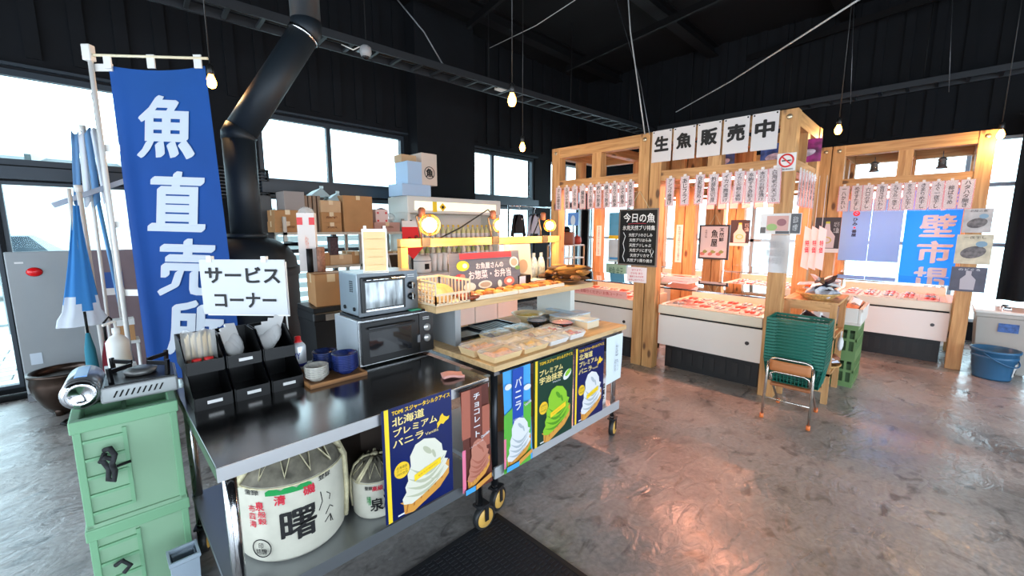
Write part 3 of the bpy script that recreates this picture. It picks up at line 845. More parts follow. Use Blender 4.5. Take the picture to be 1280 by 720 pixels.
# ---- sake barrels wrapped in straw matting
MATW = M('straw_wrap_white', (196, 192, 176), .8, var=.06, vscale=20)
TIEC = M('straw_rope', (206, 196, 160), .85, var=.25, vscale=40)
PALE = M('gathered_wrap', (112, 106, 92), .9, var=.6, vscale=16)
SGREEN = M('print_green', (12, 140, 66), .7)
SRED = M('print_red', (206, 36, 60), .7)
def barrel(loc, r, h, label, rz, chars):
    t = thing('sake_barrel', label, 'barrel', loc, rz)
    hs = h * .71
    prof = [(0, .0), (r * .90, .0), (r * .965, h * .04), (r, h * .3), (r, hs * .9), (r * .985, hs)]
    MB().lathe(prof, 48).build('wrapped_body', MATW, t)
    n = 48
    m = MB(); rings = 7; vs = []
    for j in range(rings + 1):
        f = j / rings
        for k in range(n):
            a = 2 * math.pi * k / n
            g = (1 + .10 * math.sin(a * 12) * math.sin(math.pi * min(1, f * 1.1)))
            rr = r * (.985 - .80 * f ** 1.35) * g
            vs.append((rr * math.cos(a), rr * math.sin(a), hs + (h - hs) * (math.sin(f * math.pi / 2)) * (1 + .10 * math.sin(a * 14))))
    m.add(vs, [(j * n + k, j * n + (k + 1) % n, (j + 1) * n + (k + 1) % n, (j + 1) * n + k) for j in range(rings) for k in range(n)] + [tuple(rings * n + k for k in range(n))], 0, True)
    m.build('gathered_top', PALE, t)
    # zigzag lashing over the shoulder
    pts = []
    for k in range(29):
        a = 2 * math.pi * k / 28
        f = .12 if k % 2 else .62
        rr = r * (.985 - .80 * f ** 1.35) * 1.03
        pts.append((rr * math.cos(a), rr * math.sin(a), hs + (h - hs) * math.sin(f * math.pi / 2) * 1.05 + .004))
    MB().tube(pts, r * .034, 6).build('lashing', TIEC, t)
    MB().tube([(r * 1.004 * math.cos(a), r * 1.004 * math.sin(a), hs - .004) for a in [2 * math.pi * k / 40 for k in range(41)]], r * .018, 6).build('hoop_cord', TIEC, t)
    for a0 in (-.12, 1.35, 3.0):                  # thick rope over the top and down the sides
        for da in (-.05, .05):
            a = a0 + da
            ca, sa = math.cos(a), math.sin(a)
            MB().tube([(.02 * ca, .02 * sa, h * 1.03), (r * .45 * ca, r * .45 * sa, h * 1.02), (r * .85 * ca, r * .85 * sa, h * .89), (r * 1.03 * ca, r * 1.03 * sa, hs * .95), (r * 1.04 * ca, r * 1.04 * sa, h * .35), (r * 1.0 * ca, r * 1.0 * sa, .03)], r * .048, 8).build('rope', TIEC, t)
    for da in (-.06, .06):
        a = -2.15 + da
        MB().tube([(.02 * math.cos(a), .02 * math.sin(a), h * 1.03), (r * .5 * math.cos(a), r * .5 * math.sin(a), h * 1.01), (r * .9 * math.cos(a - .2), r * .9 * math.sin(a - .2), h * .87), (r * 1.02 * math.cos(a - .45), r * 1.02 * math.sin(a - .45), hs * .97)], r * .048, 8).build('rope', TIEC, t)
    MB().sphere((0, 0, h * 1.03), r * .16, 10, sc=(1.2, 1, .6)).build('rope_knot', TIEC, t)
    def wrap(px, pz, e=.0025):
        a = -math.pi / 2 + px / r
        return ((r + e) * math.cos(a), (r + e) * math.sin(a), pz)
    for (ch, px, pz, w, hh, mt, bold) in chars: text(ch, 1, mt, t, px, pz, bold=bold, nib=.026 if bold >= .03 else 0.0, wrap=wrap, fit=(w, hh), name='brush_lettering')
    return t, wrap
ang = math.atan2(1.70, .465) - math.pi / 2
b1, wrap1 = barrel((.465, 1.70, SHZ1), .192, .425, 'large sake barrel in white straw wrap with black brush lettering', R(-22), [
    ('曙', .035, .145, .115, .115, INK, .03), ('清', -.02, .252, .036, .036, SRED, .02), ('磯', .075, .262, .04, .036, SRED, .02),
    ('泉', -.088, .235, .03, .034, SRED, .02), ('般\n穀', -.082, .19, .03, .05, SRED, .01), ('布\n四\n海', -.118, .195, .026, .085, SRED, .01),
    ('金録', -.115, .287, .055, .022, INK, .01), ('登録', .135, .287, .05, .022, INK, .01), ('印\n詰醸', -.095, .07, .04, .045, INK, .01)])
m = MB(); k = 24
for i in range(k):
    t0, t1 = -.075 + .15 * i / k, -.075 + .15 * (i + 1) / k
    h0 = .272 + .026 * (.55 + .45 * abs(math.sin((t0 + .075) / .15 * 3 * math.pi))); h1 = .272 + .026 * (.55 + .45 * abs(math.sin((t1 + .075) / .15 * 3 * math.pi)))
    m.add([wrap1(t0 + .01, .272, .002), wrap1(t1 + .01, .272, .002), wrap1(t1 + .01, h1, .002), wrap1(t0 + .01, h0, .002)], [(0, 1, 2, 3)])
m.build('green_pine_print', SGREEN, b1)
MB().tube([wrap1(-.095 + .034 * math.cos(w), .07 + .034 * math.sin(w), .001) for w in [2 * math.pi * i / 24 for i in range(25)]], .0018, 5).build('round_seal', INK, b1)
m = MB()
for pts in ([(.115, .23), (.12, .19), (.105, .16)], [(.13, .13), (.15, .155), (.165, .14)], [(.125, .10), (.15, .12), (.16, .085)], [(.15, .12), (.15, .09)], [(.14, .215), (.155, .2), (.15, .18)]):
    m.tube([wrap1(x, z, .001) for x, z in pts], .0016, 5)
m.build('crane_drawing', INK, b1)
b2, wrap2 = barrel((.765, 1.60, SHZ1), .098, .235, 'small sake barrel in white straw wrap beside the big one', R(-14), [
    ('泉', -.02, .07, .05, .055, INK, .03), ('満寿', .03, .09, .045, .085, INK, .03), ('高級 清酒', .01, .142, .09, .022, SRED, .02), ('登録', -.05, .145, .03, .016, INK, .01), ('吟醸', -.05, .09, .016, .04, SGREEN, .01)])
# cartons under the table
def carton(label, loc, d, rz=0.0, mat=CARD, tape=True, name='cardboard_box', flaps=False, mark=None, group=None):
    t = thing(name, label, 'box', loc, rz, group)
    MB().box(-d[0] / 2, d[0] / 2, -d[1] / 2, d[1] / 2, 0, d[2]).build('carton', mat, t, bevel=.004)
    if tape:
        MB().box(-d[0] / 2 - .001, d[0] / 2 + .001, -.02, .02, d[2] - .06, d[2] + .0015).box(-.025, .025, -d[1] / 2 - .0015, -d[1] / 2 + .001, d[2] - .05, d[2] + .001).build('tape', TAPE, t)
    if flaps:
        MB().bar((-d[0] / 2, -d[1] / 2, d[2]), (-d[0] / 2, -d[1] / 2 - .001, d[2]), .01, .01).build('flap_edge', mat, t)
    if mark: text(mark, .05, M('carton_print', (110, 70, 42), .8), t, 0, d[2] * .5, -d[1] / 2 - .002, bold=.01, fit=(min(d[0] * .6, .18), d[2] * .22), name='carton_print')
    return t
carton('brown carton on the worktable shelf behind the large barrel', (.56, 2.08, SHZ1), (.30, .28, .42), 0, M('dim_carton', (120, 92, 66), .8))
carton('dark carton on the worktable shelf behind the small barrel', (.93, 1.92, SHZ1), (.34, .40, .40), 0, M('dark_carton', (66, 54, 46), .7))
tb = thing('plastic_tub', 'grey blue plastic tub on the floor beside the worktable leg', 'tub', (.125, 1.88, 0))
m = MB()
m.lathe([(0, .0), (.05, .0), (.06, .27), (.066, .275), (.066, .29), (.056, .29), (.045, .02), (0, .02)], 4, mat=Matrix.Rotation(R(45), 4, 'Z'), smooth=False)
m.build('tub', M('grey_blue_plastic', (150, 164, 176), .4), tb)
MB().lathe([(.047, .262), (.05, .27), (.047, .278)], 4, mat=Matrix.Rotation(R(45), 4, 'Z'), smooth=False).build('rim_band', M('grey_blue_plastic', (150, 164, 176), .4), tb)

# ---- black parts bins, two rows of three
BIN = M('black_bin', (6, 6, 7), .35, spec=.35)
def parts_bin(loc, label, w=.128, d=.24, h=.125, tagged=True):
    t = thing('parts_bin', label, 'bin', loc)
    e = .004
    side = [(0, 0), (d, 0), (d, h), (d * .42, h), (0, h * .42)]
    for x in (0, w - e):
        n = len(side)
        MB().add([(x, y, z) for y, z in side] + [(x + e, y, z) for y, z in side], [tuple(range(n - 1, -1, -1)), tuple(range(n, 2 * n))] + [(i, (i + 1) % n, (i + 1) % n + n, i + n) for i in range(n)]).build('side', BIN, t)
    MB().box(e, w - e, 0, d, 0, e).box(e, w - e, d - e, d, e, h).build('tray', BIN, t)
    MB().box(e, w - e, -.006, 0, 0, h * .40).build('front_lip', BIN, t)
    MB().box(0, w, d * .42, d, h, h + .004).box(.0, .008, d * .42 , d, h, h + .007).box(w - .008, w, d * .42, d, h, h + .007).build('stacking_rail', BIN, t) if False else None
    if tagged: MB().box(w * .33, w * .72, -.0085, -.006, h * .17, h * .27).build('label_card', PAPER, t)
    return t
BL = ['lower', 'upper']
XS = (.212, .347, .482)
names = ['next to the green crates', 'between two others', 'next to the wooden tray']
for k, x in enumerate(XS):
    parts_bin((x, 1.935, TOPZ), 'empty black bin of the lower row, ' + names[k])
    parts_bin((x - .006, 2.0, TOPZ + .127), ['black bin of the upper row with packed chopsticks', 'black bin of the upper row with white lids', 'black bin of the upper row with wrapped spoons'][k], tagged=(k == 1))
ZB = TOPZ + .132
PLB = film('clear_bag', (226, 224, 218), .66, .2)
ck = thing('chopstick_pack', 'clear bag of wooden chopsticks standing in a black bin', 'chopsticks', (.268, 2.12, ZB))
for i in range(14):
    MB().box(-.045 + i * .0065, -.041 + i * .0065, -.03 + .01 * (i % 3), -.024 + .01 * (i % 3), 0, .125 + .006 * (i % 3)).build('chopstick', M('bamboo', (220, 190, 130), .6), ck)
MB().sheet(lambda i, j: (-.058 + .116 * i, -.048 + .008 * math.sin(9 * i) + .01 * j, .004 + .15 * j + .006 * math.sin(12 * i) * j), 12, 6).build('bag', PLB, ck)
for (x, c, lab) in ((.248, WHITE, 'small white jar with red cap in the chopstick bin'), (.288, RED, 'small red jar in the chopstick bin')):
    j = thing('condiment_jar', lab, 'jar', (x, 2.035, ZB))
    MB().lathe([(0, 0), (.016, 0), (.017, .004), (.017, .03), (.015, .034), (0, .034)], 14).build('jar', c, j)
    MB().lathe([(0, .034), (.0165, .034), (.0165, .048), (0, .05)], 14).build('cap', RED, j)
def spoon_pack(loc, label, n, rz):
    t = thing('utensil_pack', label, 'utensils', loc, rz)
    for i in range(n):
        m = Matrix.Translation((.014 * (i - n / 2), .012 * i, .04 + .012 * i)) @ Matrix.Rotation(R(-38), 4, 'X') @ Matrix.Rotation(R(8 * (i - 1)), 4, 'Y')
        MB().sphere((0, 0, 0), .03, 12, sc=(1, .5, 1.9)).build('scoop', M('white_plastic_spoon', (200, 198, 196), .4), t).matrix_local = m
        MB().box(-.02, .02, -.006, .006, .0, .10).build('wrapper', M('white_plastic_spoon', (200, 198, 196), .4), t).matrix_local = m
    return t
spoon_pack((.405, 2.10, ZB), 'white plastic scoops and wrapped packs in the middle bin', 3, R(20))
spoon_pack((.535, 2.10, ZB), 'wrapped white spoons in the bin by the gas can', 4, R(-15))

# ---- SERVICE CORNER sign on a thin stand
q = FW(305, 359, 1.98)
sg = thing('service_sign', 'white board sign with black katakana on a thin stand', 'sign', (q.x, q.y, TOPZ), R(-48))
SW, SH = .415, .262
zc = q.z - TOPZ
MB().box(-SW / 2, SW / 2, -.003, .003, zc - SH / 2, zc + SH / 2).build('board', M('sign_board', (188, 189, 192), .35), sg)
MB().box(-SW / 2 + .012, SW / 2 + .002, .006, .010, zc - SH / 2 - .008, zc + SH / 2 - .01).build('back_board', PAPER, sg)
text('サービス', .1, INK, sg, .0, zc + .058, -.005, bold=.03, fit=(.36, .074), name='lettering')
text('コーナー', .1, INK, sg, .005, zc - .062, -.005, bold=.03, fit=(.30, .068), name='lettering')
for x in (-.155, .11): MB().box(x - .012, x + .012, -.008, .012, zc + SH / 2 - .012, zc + SH / 2 + .016).build('clip', WHITE, sg)
MB().cyl((.145, .085, 0.0), (.145, .085, zc + .03), .004, 8).build('stand_rod', WHITE, sg)
MB().bar((.145, .0, zc + .03), (.145, .09, zc + .03), .008, .008).build('stand_arm', WHITE, sg)
MB().box(.11, .18, .055, .12, 0, .006).build('stand_foot', GREYM, sg)

# ---- wooden tray with plates, gas can
tr = thing('wooden_tray', 'flat brown wooden tray under the stacked plates', 'tray', (.61, 1.855, TOPZ))
MB().box(0, .262, 0, .25, 0, .008).build('board', wood('x', (150, 104, 60), (110, 72, 40), 'tray_wood'), tr)
MB().box(0, .262, 0, .008, .008, .018).box(0, .262, .242, .25, .008, .018).box(0, .008, .008, .242, .008, .018).box(.254, .262, .008, .242, .008, .018).build('rim', wood('x', (176, 124, 74), (130, 86, 48), 'tray_rim'), tr)
BLUEP = M('indigo_plate', (34, 50, 110), .25, var=.5, vscale=50)
GREYP = M('grey_dish', (186, 182, 172), .35, var=.3, vscale=60)
ORDW = ['first', 'second', 'third', 'fourth', 'fifth', 'sixth', 'seventh', 'eighth', 'ninth', 'tenth', 'eleventh', 'twelfth', 'thirteenth', 'fourteenth', 'fifteenth', 'sixteenth', 'seventeenth']
def stack(x, y, r, n, mat, lab, top_lab, grp, dz=.0085):
    first = None
    for k in range(n):
        z = TOPZ + .0085 + k * dz
        if first is None:
            first = MB().lathe([(0, .004), (r * .5, .0), (r * .55, 0), (r * .58, .004), (r * .92, .020), (r, .028), (r * .97, .030), (r * .9, .025), (r * .5, .010), (0, .010)], 28).build('small_plate', mat, None, (x, y, z))
            o = first
        else:
            o = first.copy(); COL.objects.link(o); o.location = (x, y, z)
        tag(o, ORDW[k] + ' ' + lab if k < n - 1 else top_lab, 'plate', grp)
stack(.805, 1.945, .062, 9, BLUEP, 'indigo patterned plate up from the tray in the taller stack', 'top indigo patterned plate of the taller blue stack', 'blue plates stacked on the tray')
stack(.750, 2.045, .058, 9, M('navy_plate', (30, 42, 84), .25, var=.6, vscale=40), 'navy plate up from the tray in the stack beside the oven', 'top navy plate of the stack with white rim', 'navy plates stacked on the tray')
stack(.668, 1.935, .052, 6, GREYP, 'ribbed grey dish up from the tray in the small stack', 'top ribbed grey dish of the small stack', 'grey dishes stacked on the tray')
gc = thing('gas_can', 'white gas canister with red cap beside the plates', 'gas can', (.662, 2.145, TOPZ))
MB().lathe([(0, 0), (.032, 0), (.034, .004), (.034, .125), (.03, .135), (.018, .148), (0, .148)], 22).build('can', M('can_white', (222, 224, 226), .3, .3), gc)
MB().lathe([(.018, .146), (.02, .15), (.014, .155), (.014, .175), (0, .178)], 14).build('cap', RED, gc)
text('MY', .04, M('print_blue', (40, 50, 150), .5), gc, 0, .085, bold=.02, fit=(.034, .03), wrap=lambda x, z: ((.0345) * math.sin(x / .034 - .6), -.0345 * math.cos(x / .034 - .6), z))
MB().lathe([(.0343, .03), (.0346, .03), (.0346, .045), (.0343, .045)], 22).build('blue_band', M('print_blue', (40, 50, 150), .5), gc)

# ---- microwave oven and toaster oven
mw = thing('microwave_oven', 'black fronted microwave oven with silver sides', 'microwave', (.882, 1.95, TOPZ + .012))
MW, MD, MH = .432, .285, .232
MB().box(0, MW, .012, MD, 0, MH).build('case', M('silver_case', (188, 192, 196), .35, .5), mw, bevel=.006)
MB().box(0, MW, 0, .012, 0, MH).build('front_frame', M('silver_trim', (196, 198, 200), .25, .8), mw)
dr = MB().box(.008, .335, -.016, 0, .008, MH - .008).build('door', BLK_GLOSS, mw, bevel=.003)
MB().box(.045, .285, -.0175, -.016, .045, MH - .06).build('door_window', M('dark_glass', (30, 30, 32), .06), dr)
MB().cyl((.04, -.03, MH - .04), (.30, -.03, MH - .04), .006, 8).build('handle_bar', M('dark_bar', (60, 60, 62), .3, .5), dr)
MB().box(.318, .334, -.026, -.016, .07, .11).build('handle', GREYM, dr)
cp = MB().box(.338, MW - .006, -.014, 0, .008, MH - .008).build('control_panel', M('panel_black', (22, 22, 24), .35), mw)
for z in (.145, .085): MB().lathe([(0, 0), (.022, 0), (.02, .012), (0, .014)], 18, mat=Matrix.Translation((.382, -.014, z)) @ Matrix.Rotation(R(90), 4, 'X')).build('knob', M('knob_silver', (190, 188, 184), .3, .6), cp)
for z in (.19, .2): MB().box(.36, .40, -.0155, -.014, z, z + .003).build('panel_print', PAPER, cp)
for x in (.03, MW - .03):
    for y in (.04, MD - .04): MB().cyl((x, y, -.012), (x, y, 0), .014, 10).build('foot', BLACK, mw)
# black baking tray between the ovens
bt = thing('baking_tray', 'thin black baking tray lying on the microwave', 'tray', (.90, 1.945, TOPZ + .012 + MH))
MB().box(0, .37, 0, .24, 0, .006).box(-.006, .376, -.006, .0, .0, .014).box(-.006, .376, .24, .246, .0, .014).box(-.006, 0, 0, .24, 0, .014).box(.37, .376, 0, .24, 0, .014).build('pan', BLK_GLOSS, bt)
MB().box(.27, .33, -.012, .03, .014, .02).build('green_sponge', M('sponge_green', (50, 140, 110), .9), bt)
TZ = TOPZ + .012 + MH + .016
to = thing('toaster_oven', 'silver toaster oven with two knobs on top of the microwave', 'toaster oven', (.898, 1.965, TZ))
TW, TD, TH = .335, .225, .215
SILT = M('toaster_silver', (150, 158, 164), .32, .75)
MB().box(0, TW, .006, TD, 0, TH).build('case', SILT, to, bevel=.008)
MB().box(0, TW, 0, .006, 0, TH).build('front_frame', M('toaster_front', (92, 96, 100), .3, .7), to)
dr = MB().box(.012, .255, -.010, 0, .02, TH - .018).build('door', BLK_GLOSS, to, bevel=.003)
MB().box(.032, .238, -.0115, -.010, .04, TH - .045).build('door_glass', M('toaster_glass', (150, 156, 158), .08, .3, var=.8, vscale=9, stretch=(3, 1, .6)), dr)
MB().cyl((.03, -.03, TH - .03), (.24, -.03, TH - .03), .006, 8).build('handle', CHROME, dr)
MB().box(.03, .24, -.014, -.010, .024, .034).build('lower_trim', CHROME, dr)
for z in (.135, .075):
    k = MB().lathe([(0, 0), (.02, 0), (.018, .014), (0, .016)], 18, mat=Matrix.Translation((.295, 0, z)) @ Matrix.Rotation(R(90), 4, 'X')).build('knob', BLK_GLOSS, to)
    MB().box(.293, .297, -.019, -.014, z - .015, z + .015).build('pointer', WHITE, k)
for z in (.18, .19): MB().box(.275, .315, -.0015, 0, z, z + .003).build('panel_print', PAPER, to)
for i in range(3):
    for j in range(6): MB().box(-.0012, .001, .06 + i * .014, .068 + i * .014, .12 + j * .010, .126 + j * .010).build('vent_slot', BLACK, to)
for y in (.05, .16): MB().cyl((-.006, y, .035), (.002, y, .035), .010, 10).build('side_bumper', BLACK, to)
for x in (.03, TW - .03):
    for y in (.03, TD - .04): MB().cyl((x, y, -.010), (x, y, 0), .012, 10).build('foot', BLACK, to)
# card holder
ch = thing('card_holder', 'cream price card in a clear holder on the toaster oven', 'card holder', (.955, 2.0, TZ + TH), R(-25))
MB().box(0, .105, .0, .002, .01, .205).build('card', M('cream_card', (240, 196, 122), .7), ch)
MB().box(-.004, .109, -.004, -.002, .0, .215).build('clear_front', film('clear_sleeve', (240, 240, 240), .93, .15), ch)
MB().box(-.008, .113, .004, .008, 0, .22).build('holder_back', M('milky_acrylic', (232, 226, 214), .3), ch)
MB().box(-.008, .113, -.02, .03, 0, .004).build('base', M('milky_acrylic', (232, 226, 214), .3), ch)
for x in (.002, .095): MB().box(x, x + .014, -.002, .01, .215, .235).build('top_prong', M('milky_acrylic', (232, 226, 214), .3), ch)
for z in (.17, .12, .08, .04): text('ーーー', .02, M('faint_print', (206, 160, 100), .7), ch, .052, z, -.0045, fit=(.07, .004), name='print')
cl = tag(MB().sheet(lambda i, j: (.10 * i, .062 * j, .008 + .005 * math.sin(5 * i) + .004 * math.sin(7 * j + 1)), 10, 8).build('folded_cloth', M('pink_cloth', (208, 150, 140), .9, bump=.3), None, (1.085, 1.53, TOPZ), R(-22), solid=.012), 'folded pink cloth on the steel worktop', 'cloth')

# ---- things behind the counter
carton('brown carton on the dark bin behind the microwave', (1.10, 2.88, .99), (.20, .24, .21), R(-8), CARD)
tbn = thing('waste_bin', 'black waste bin under the brown carton behind the microwave', 'bin', (1.10, 2.88, 0))
MB().lathe([(0, 0), (.17, 0), (.205, .88), (.212, .88), (.212, .9), (.19, .9), (.165, .03), (0, .03)], 4, mat=Matrix.Rotation(R(45), 4, 'Z'), smooth=False).build('bin_body', M('bin_black', (24, 25, 27), .45), tbn)
MB().box(-.155, .155, -.155, .155, .9, .96).build('lid', M('bin_lid', (30, 32, 34), .4), tbn, bevel=.01)
MB().box(-.15, .15, -.15, .15, .96, .99).build('lid_top', M('bin_lid', (30, 32, 34), .4), tbn)
MB().box(-.08, .08, -.158, -.155, .905, .945).build('bag_edge', PLB, tbn)
tp = thing('paper_box', 'tall white paper bag box with red corners beside the stove', 'box', PY(393, 336, 3.05) - Vector((.03, 0, 0)), R(-30))
tp.location.z = 1.20
MB().box(-.055, .055, -.035, .035, 0, .40).build('carton', M('white_grey_card', (214, 204, 198), .6), tp)
MB().box(-.055, -.02, -.037, -.034, .32, .37).build('red_corner', RED, tp); MB().box(.02, .055, -.037, -.034, .32, .37).build('red_corner', RED, tp)
MB().sphere((0, 0, .40), .055, 12, sc=(1, .65, .8)).build('plastic_bag', PLB, tp)
text('やきいも', .03, M('print_orange', (226, 110, 60), .7), tp, 0, .2, -.037, fit=(.022, .1), vertical=False, name='print')
rl = thing('cardboard_tube', 'brown speckled cardboard tube standing by the white paper box', 'tube', PY(402, 336, 2.95))
rl.location.z = 1.20
MB().lathe([(0, 0), (.026, 0), (.026, .17), (.018, .17), (.018, .02), (0, .02)], 18).build('tube', M('speckled_tube', (150, 104, 82), .8, var=.5, vscale=60), rl)
MB().cyl((-.062, .03, 0), (-.062, .03, .16), .02, 14).build('dark_sleeve', BLACK, rl)

# ================================================================ PRINTED POSTERS ON THE COUNTERS
NAVY = M('print_navy', (11, 28, 88), .3, var=.3, vscale=3); GOLD = M('print_gold', (240, 196, 46), .35); YEL = M('print_yellow', (246, 208, 40), .4)
CREAM = M('print_cream', (222, 218, 200), .4); CRSH = M('print_cream_shade', (186, 186, 158), .4); CONE = M('print_cone', (214, 150, 66), .4); CONED = M('print_cone_dark', (176, 108, 40), .4)
WPR = M('print_white', (224, 224, 226), .4); WSH = M('print_white_shade', (176, 184, 190), .4)
MGR = M('print_matcha', (140, 196, 46), .4); MGD = M('print_matcha_shade', (84, 150, 30), .4); DGR = M('print_dark_green', (12, 56, 42), .35)
BRN = M('print_brown', (92, 44, 36), .35); CHOC = M('print_choc', (168, 96, 78), .35); CHD = M('print_choc_shade', (112, 56, 46), .35); CHL = M('print_choc_light', (188, 122, 102), .35)
SKYB = M('print_sky', (72, 160, 222), .4); GRS = M('print_grass', (92, 176, 62), .4); RBL = M('print_royal', (26, 72, 168), .4); PINK = M('print_pink', (228, 120, 150), .4)

def softserve(mb, cx, cz, w, h, y, mi):
    """swirl of soft ice cream in a wafer cone, printed flat; mi = (light, shade, cone, cone dark)"""
    L_, S_, C_, D_ = mi
    def P(pts): return [(cx + a * w * .5, cz + b * h * .5 + .06 * h) for a, b in pts]
    mb.flat(P([(-1.05, -.70), (-.92, -.80), (-.90, -1.12), (-.55, -1.18), (.55, -.82), (.95, -.50), (.98, -.02), (.80, -.10), (.2, -.5), (-.6, -.75)]), y, C_)
    for k in range(6): mb.flat(P([(-.85 + k * .29, -1.10 + k * .105), (-.79 + k * .29, -1.09 + k * .105), (-.70 + k * .29, -.72 + k * .10), (-.77 + k * .29, -.72 + k * .10)]), y - .0004, D_)
    mb.flat(P([(-.92, -.80), (-.96, -.62), (-.80, -.46), (-.84, -.28), (-.72, -.12), (-.74, .10), (-.60, .30), (-.62, .62), (-.40, .92), (-.05, 1.0), (.38, .88), (.66, .60), (.70, .36), (.88, .28), (.76, .08), (.92, .02), (.80, -.14), (.94, -.28), (.66, -.48), (.2, -.66), (-.2, -.80), (-.6, -.90)]), y - .0007, L_)
    def crescent(x0, z0, x1, z1, sag, th, k):
        n = 9; top, bot = [], []
        for i in range(n + 1):
            f = i / n; a = x0 + (x1 - x0) * f; b = z0 + (z1 - z0) * f - sag * math.sin(math.pi * f)
            top.append((a, b)); bot.append((a, b - th * math.sin(math.pi * f)))
        mb.flat(P(top + bot[::-1][1:-1]), y - .0010 - .0001 * k, S_)
    for k, a in enumerate(((-.66, .26, .84, .26, .34, .13), (-.74, -.04, .76, .08, .30, .12), (-.80, -.30, .80, -.12, .26, .12), (-.86, -.56, .60, -.40, .18, .10), (-.2, -.02, .5, .12, .16, .08), (.1, -.34, .74, -.2, .12, .07))): crescent(*a, k)
    mb.ellipse(cx + .03 * w, cz + .06 * h + .30 * h, .045 * w, .105 * h, y - .0018, S_, 20, .75)
    mb.ellipse(cx + .16 * w, cz + .06 * h + .20 * h, .03 * w, .08 * h, y - .0019, S_, 18, .35)

HOKK = [(-.5, -.1), (-.3, .05), (-.25, .3), (-.05, .5), (.05, .28), (.3, .12), (.5, .15), (.42, -.08), (.18, -.16), (.0, -.32), (-.2, -.2), (-.38, -.38), (-.5, -.5), (-.46, -.28)]
def premium_poster(loc, w, h, label, base, bar, soft, matcha=False, rz=0.0, tilt=0.0):
    t = thing('ice_cream_poster', label, 'poster', loc, rz)
    MB().box(0, w, -.0015, .0015, 0, h).build('sheet', base, t)
    mats = [bar, GOLD, YEL] + list(soft) + [MGR, WPR]
    p = MB()
    p.rect(w * .03, w * .085, 0, h, -.0022, 0)
    p.ellipse(w * .235, h * .43, w * .105, w * .105, -.0024, 1, 24)
    softserve(p, w * .58, h * .305, w * .74, h * .58, -.0026, (3, 4, 5, 6))
    y2 = -.0056
    p.flat([(w * .40, h * .275), (w * .80, h * .335), (w * .80, h * .395), (w * .40, h * .335)], y2, 2)
    if matcha:
        p.ellipse(w * .84, h * .72, w * .12, h * .05, -.0026, 8, 18, .5); p.ellipse(w * .86, h * .74, w * .09, h * .03, -.003, 7, 18, .5)
    else:
        p.flat([(w * .86 + x * w * .2, h * .735 + z * h * .13) for x, z in HOKK], -.0024, 1)
    p.rect(w * .16, w * .36, h * .02, h * .035, -.0024, 8)
    p.build('print', mats, t)
    text('TOMI スジャータシルクアイス', .05, GOLD, t, w * .55, h * .955, -.003, bold=.03, fit=(w * .84, h * .042))
    if matcha:
        text('プレミアム', .05, M('print_gold_pale', (232, 214, 150), .4), t, w * .42, h * .845, -.003, bold=.02, fit=(w * .58, h * .062))
        text('宇治抹茶', .05, M('print_gold_pale', (232, 214, 150), .4), t, w * .42, h * .755, -.003, bold=.02, fit=(w * .58, h * .08))
        text('Matcha', .05, WPR, t, w * .56, h * .69, -.003, fit=(w * .2, h * .02))
    else:
        g = M('print_gold_pale', (240, 216, 140), .4)
        text('北海道', .05, g, t, w * .35, h * .875, -.003, bold=.02, fit=(w * .44, h * .075))
        text('プレミアム', .05, g, t, w * .45, h * .78, -.003, bold=.02, fit=(w * .62, h * .065))
        text('バニラ', .05, g, t, w * .34, h * .685, -.003, bold=.02, fit=(w * .42, h * .065))
        text('Vanilla', .05, g, t, w * .68, h * .665, -.003, fit=(w * .2, h * .025))
    text('北海道産\nクリーム\n100%使用', .02, M('print_olive', (120, 104, 30), .5), t, w * .235, h * .43, -.003, fit=(w * .15, w * .12))
    text('なめらかな口どけ', .02, M('print_orange_text', (196, 110, 20), .5), t, w * .60, h * .335, y2 - .0006, fit=(w * .30, h * .018), rot=math.atan2(h * .06, w * .4))
    return t
premium_poster((.703, 1.40, .345), .325, .47, 'navy vanilla ice cream poster on the steel worktable', NAVY, YEL, (CREAM, CRSH, CONE, CONED))
premium_poster((1.625, 1.458, .275), .352, .505, 'dark green matcha ice cream poster on the cart', DGR, YEL, (MGR, MGD, CONE, CONED), True)
premium_poster((1.995, 1.458, .285), .322, .487, 'navy vanilla ice cream poster beside the white notice on the cart', NAVY, YEL, (WPR, WSH, CONE, CONED))

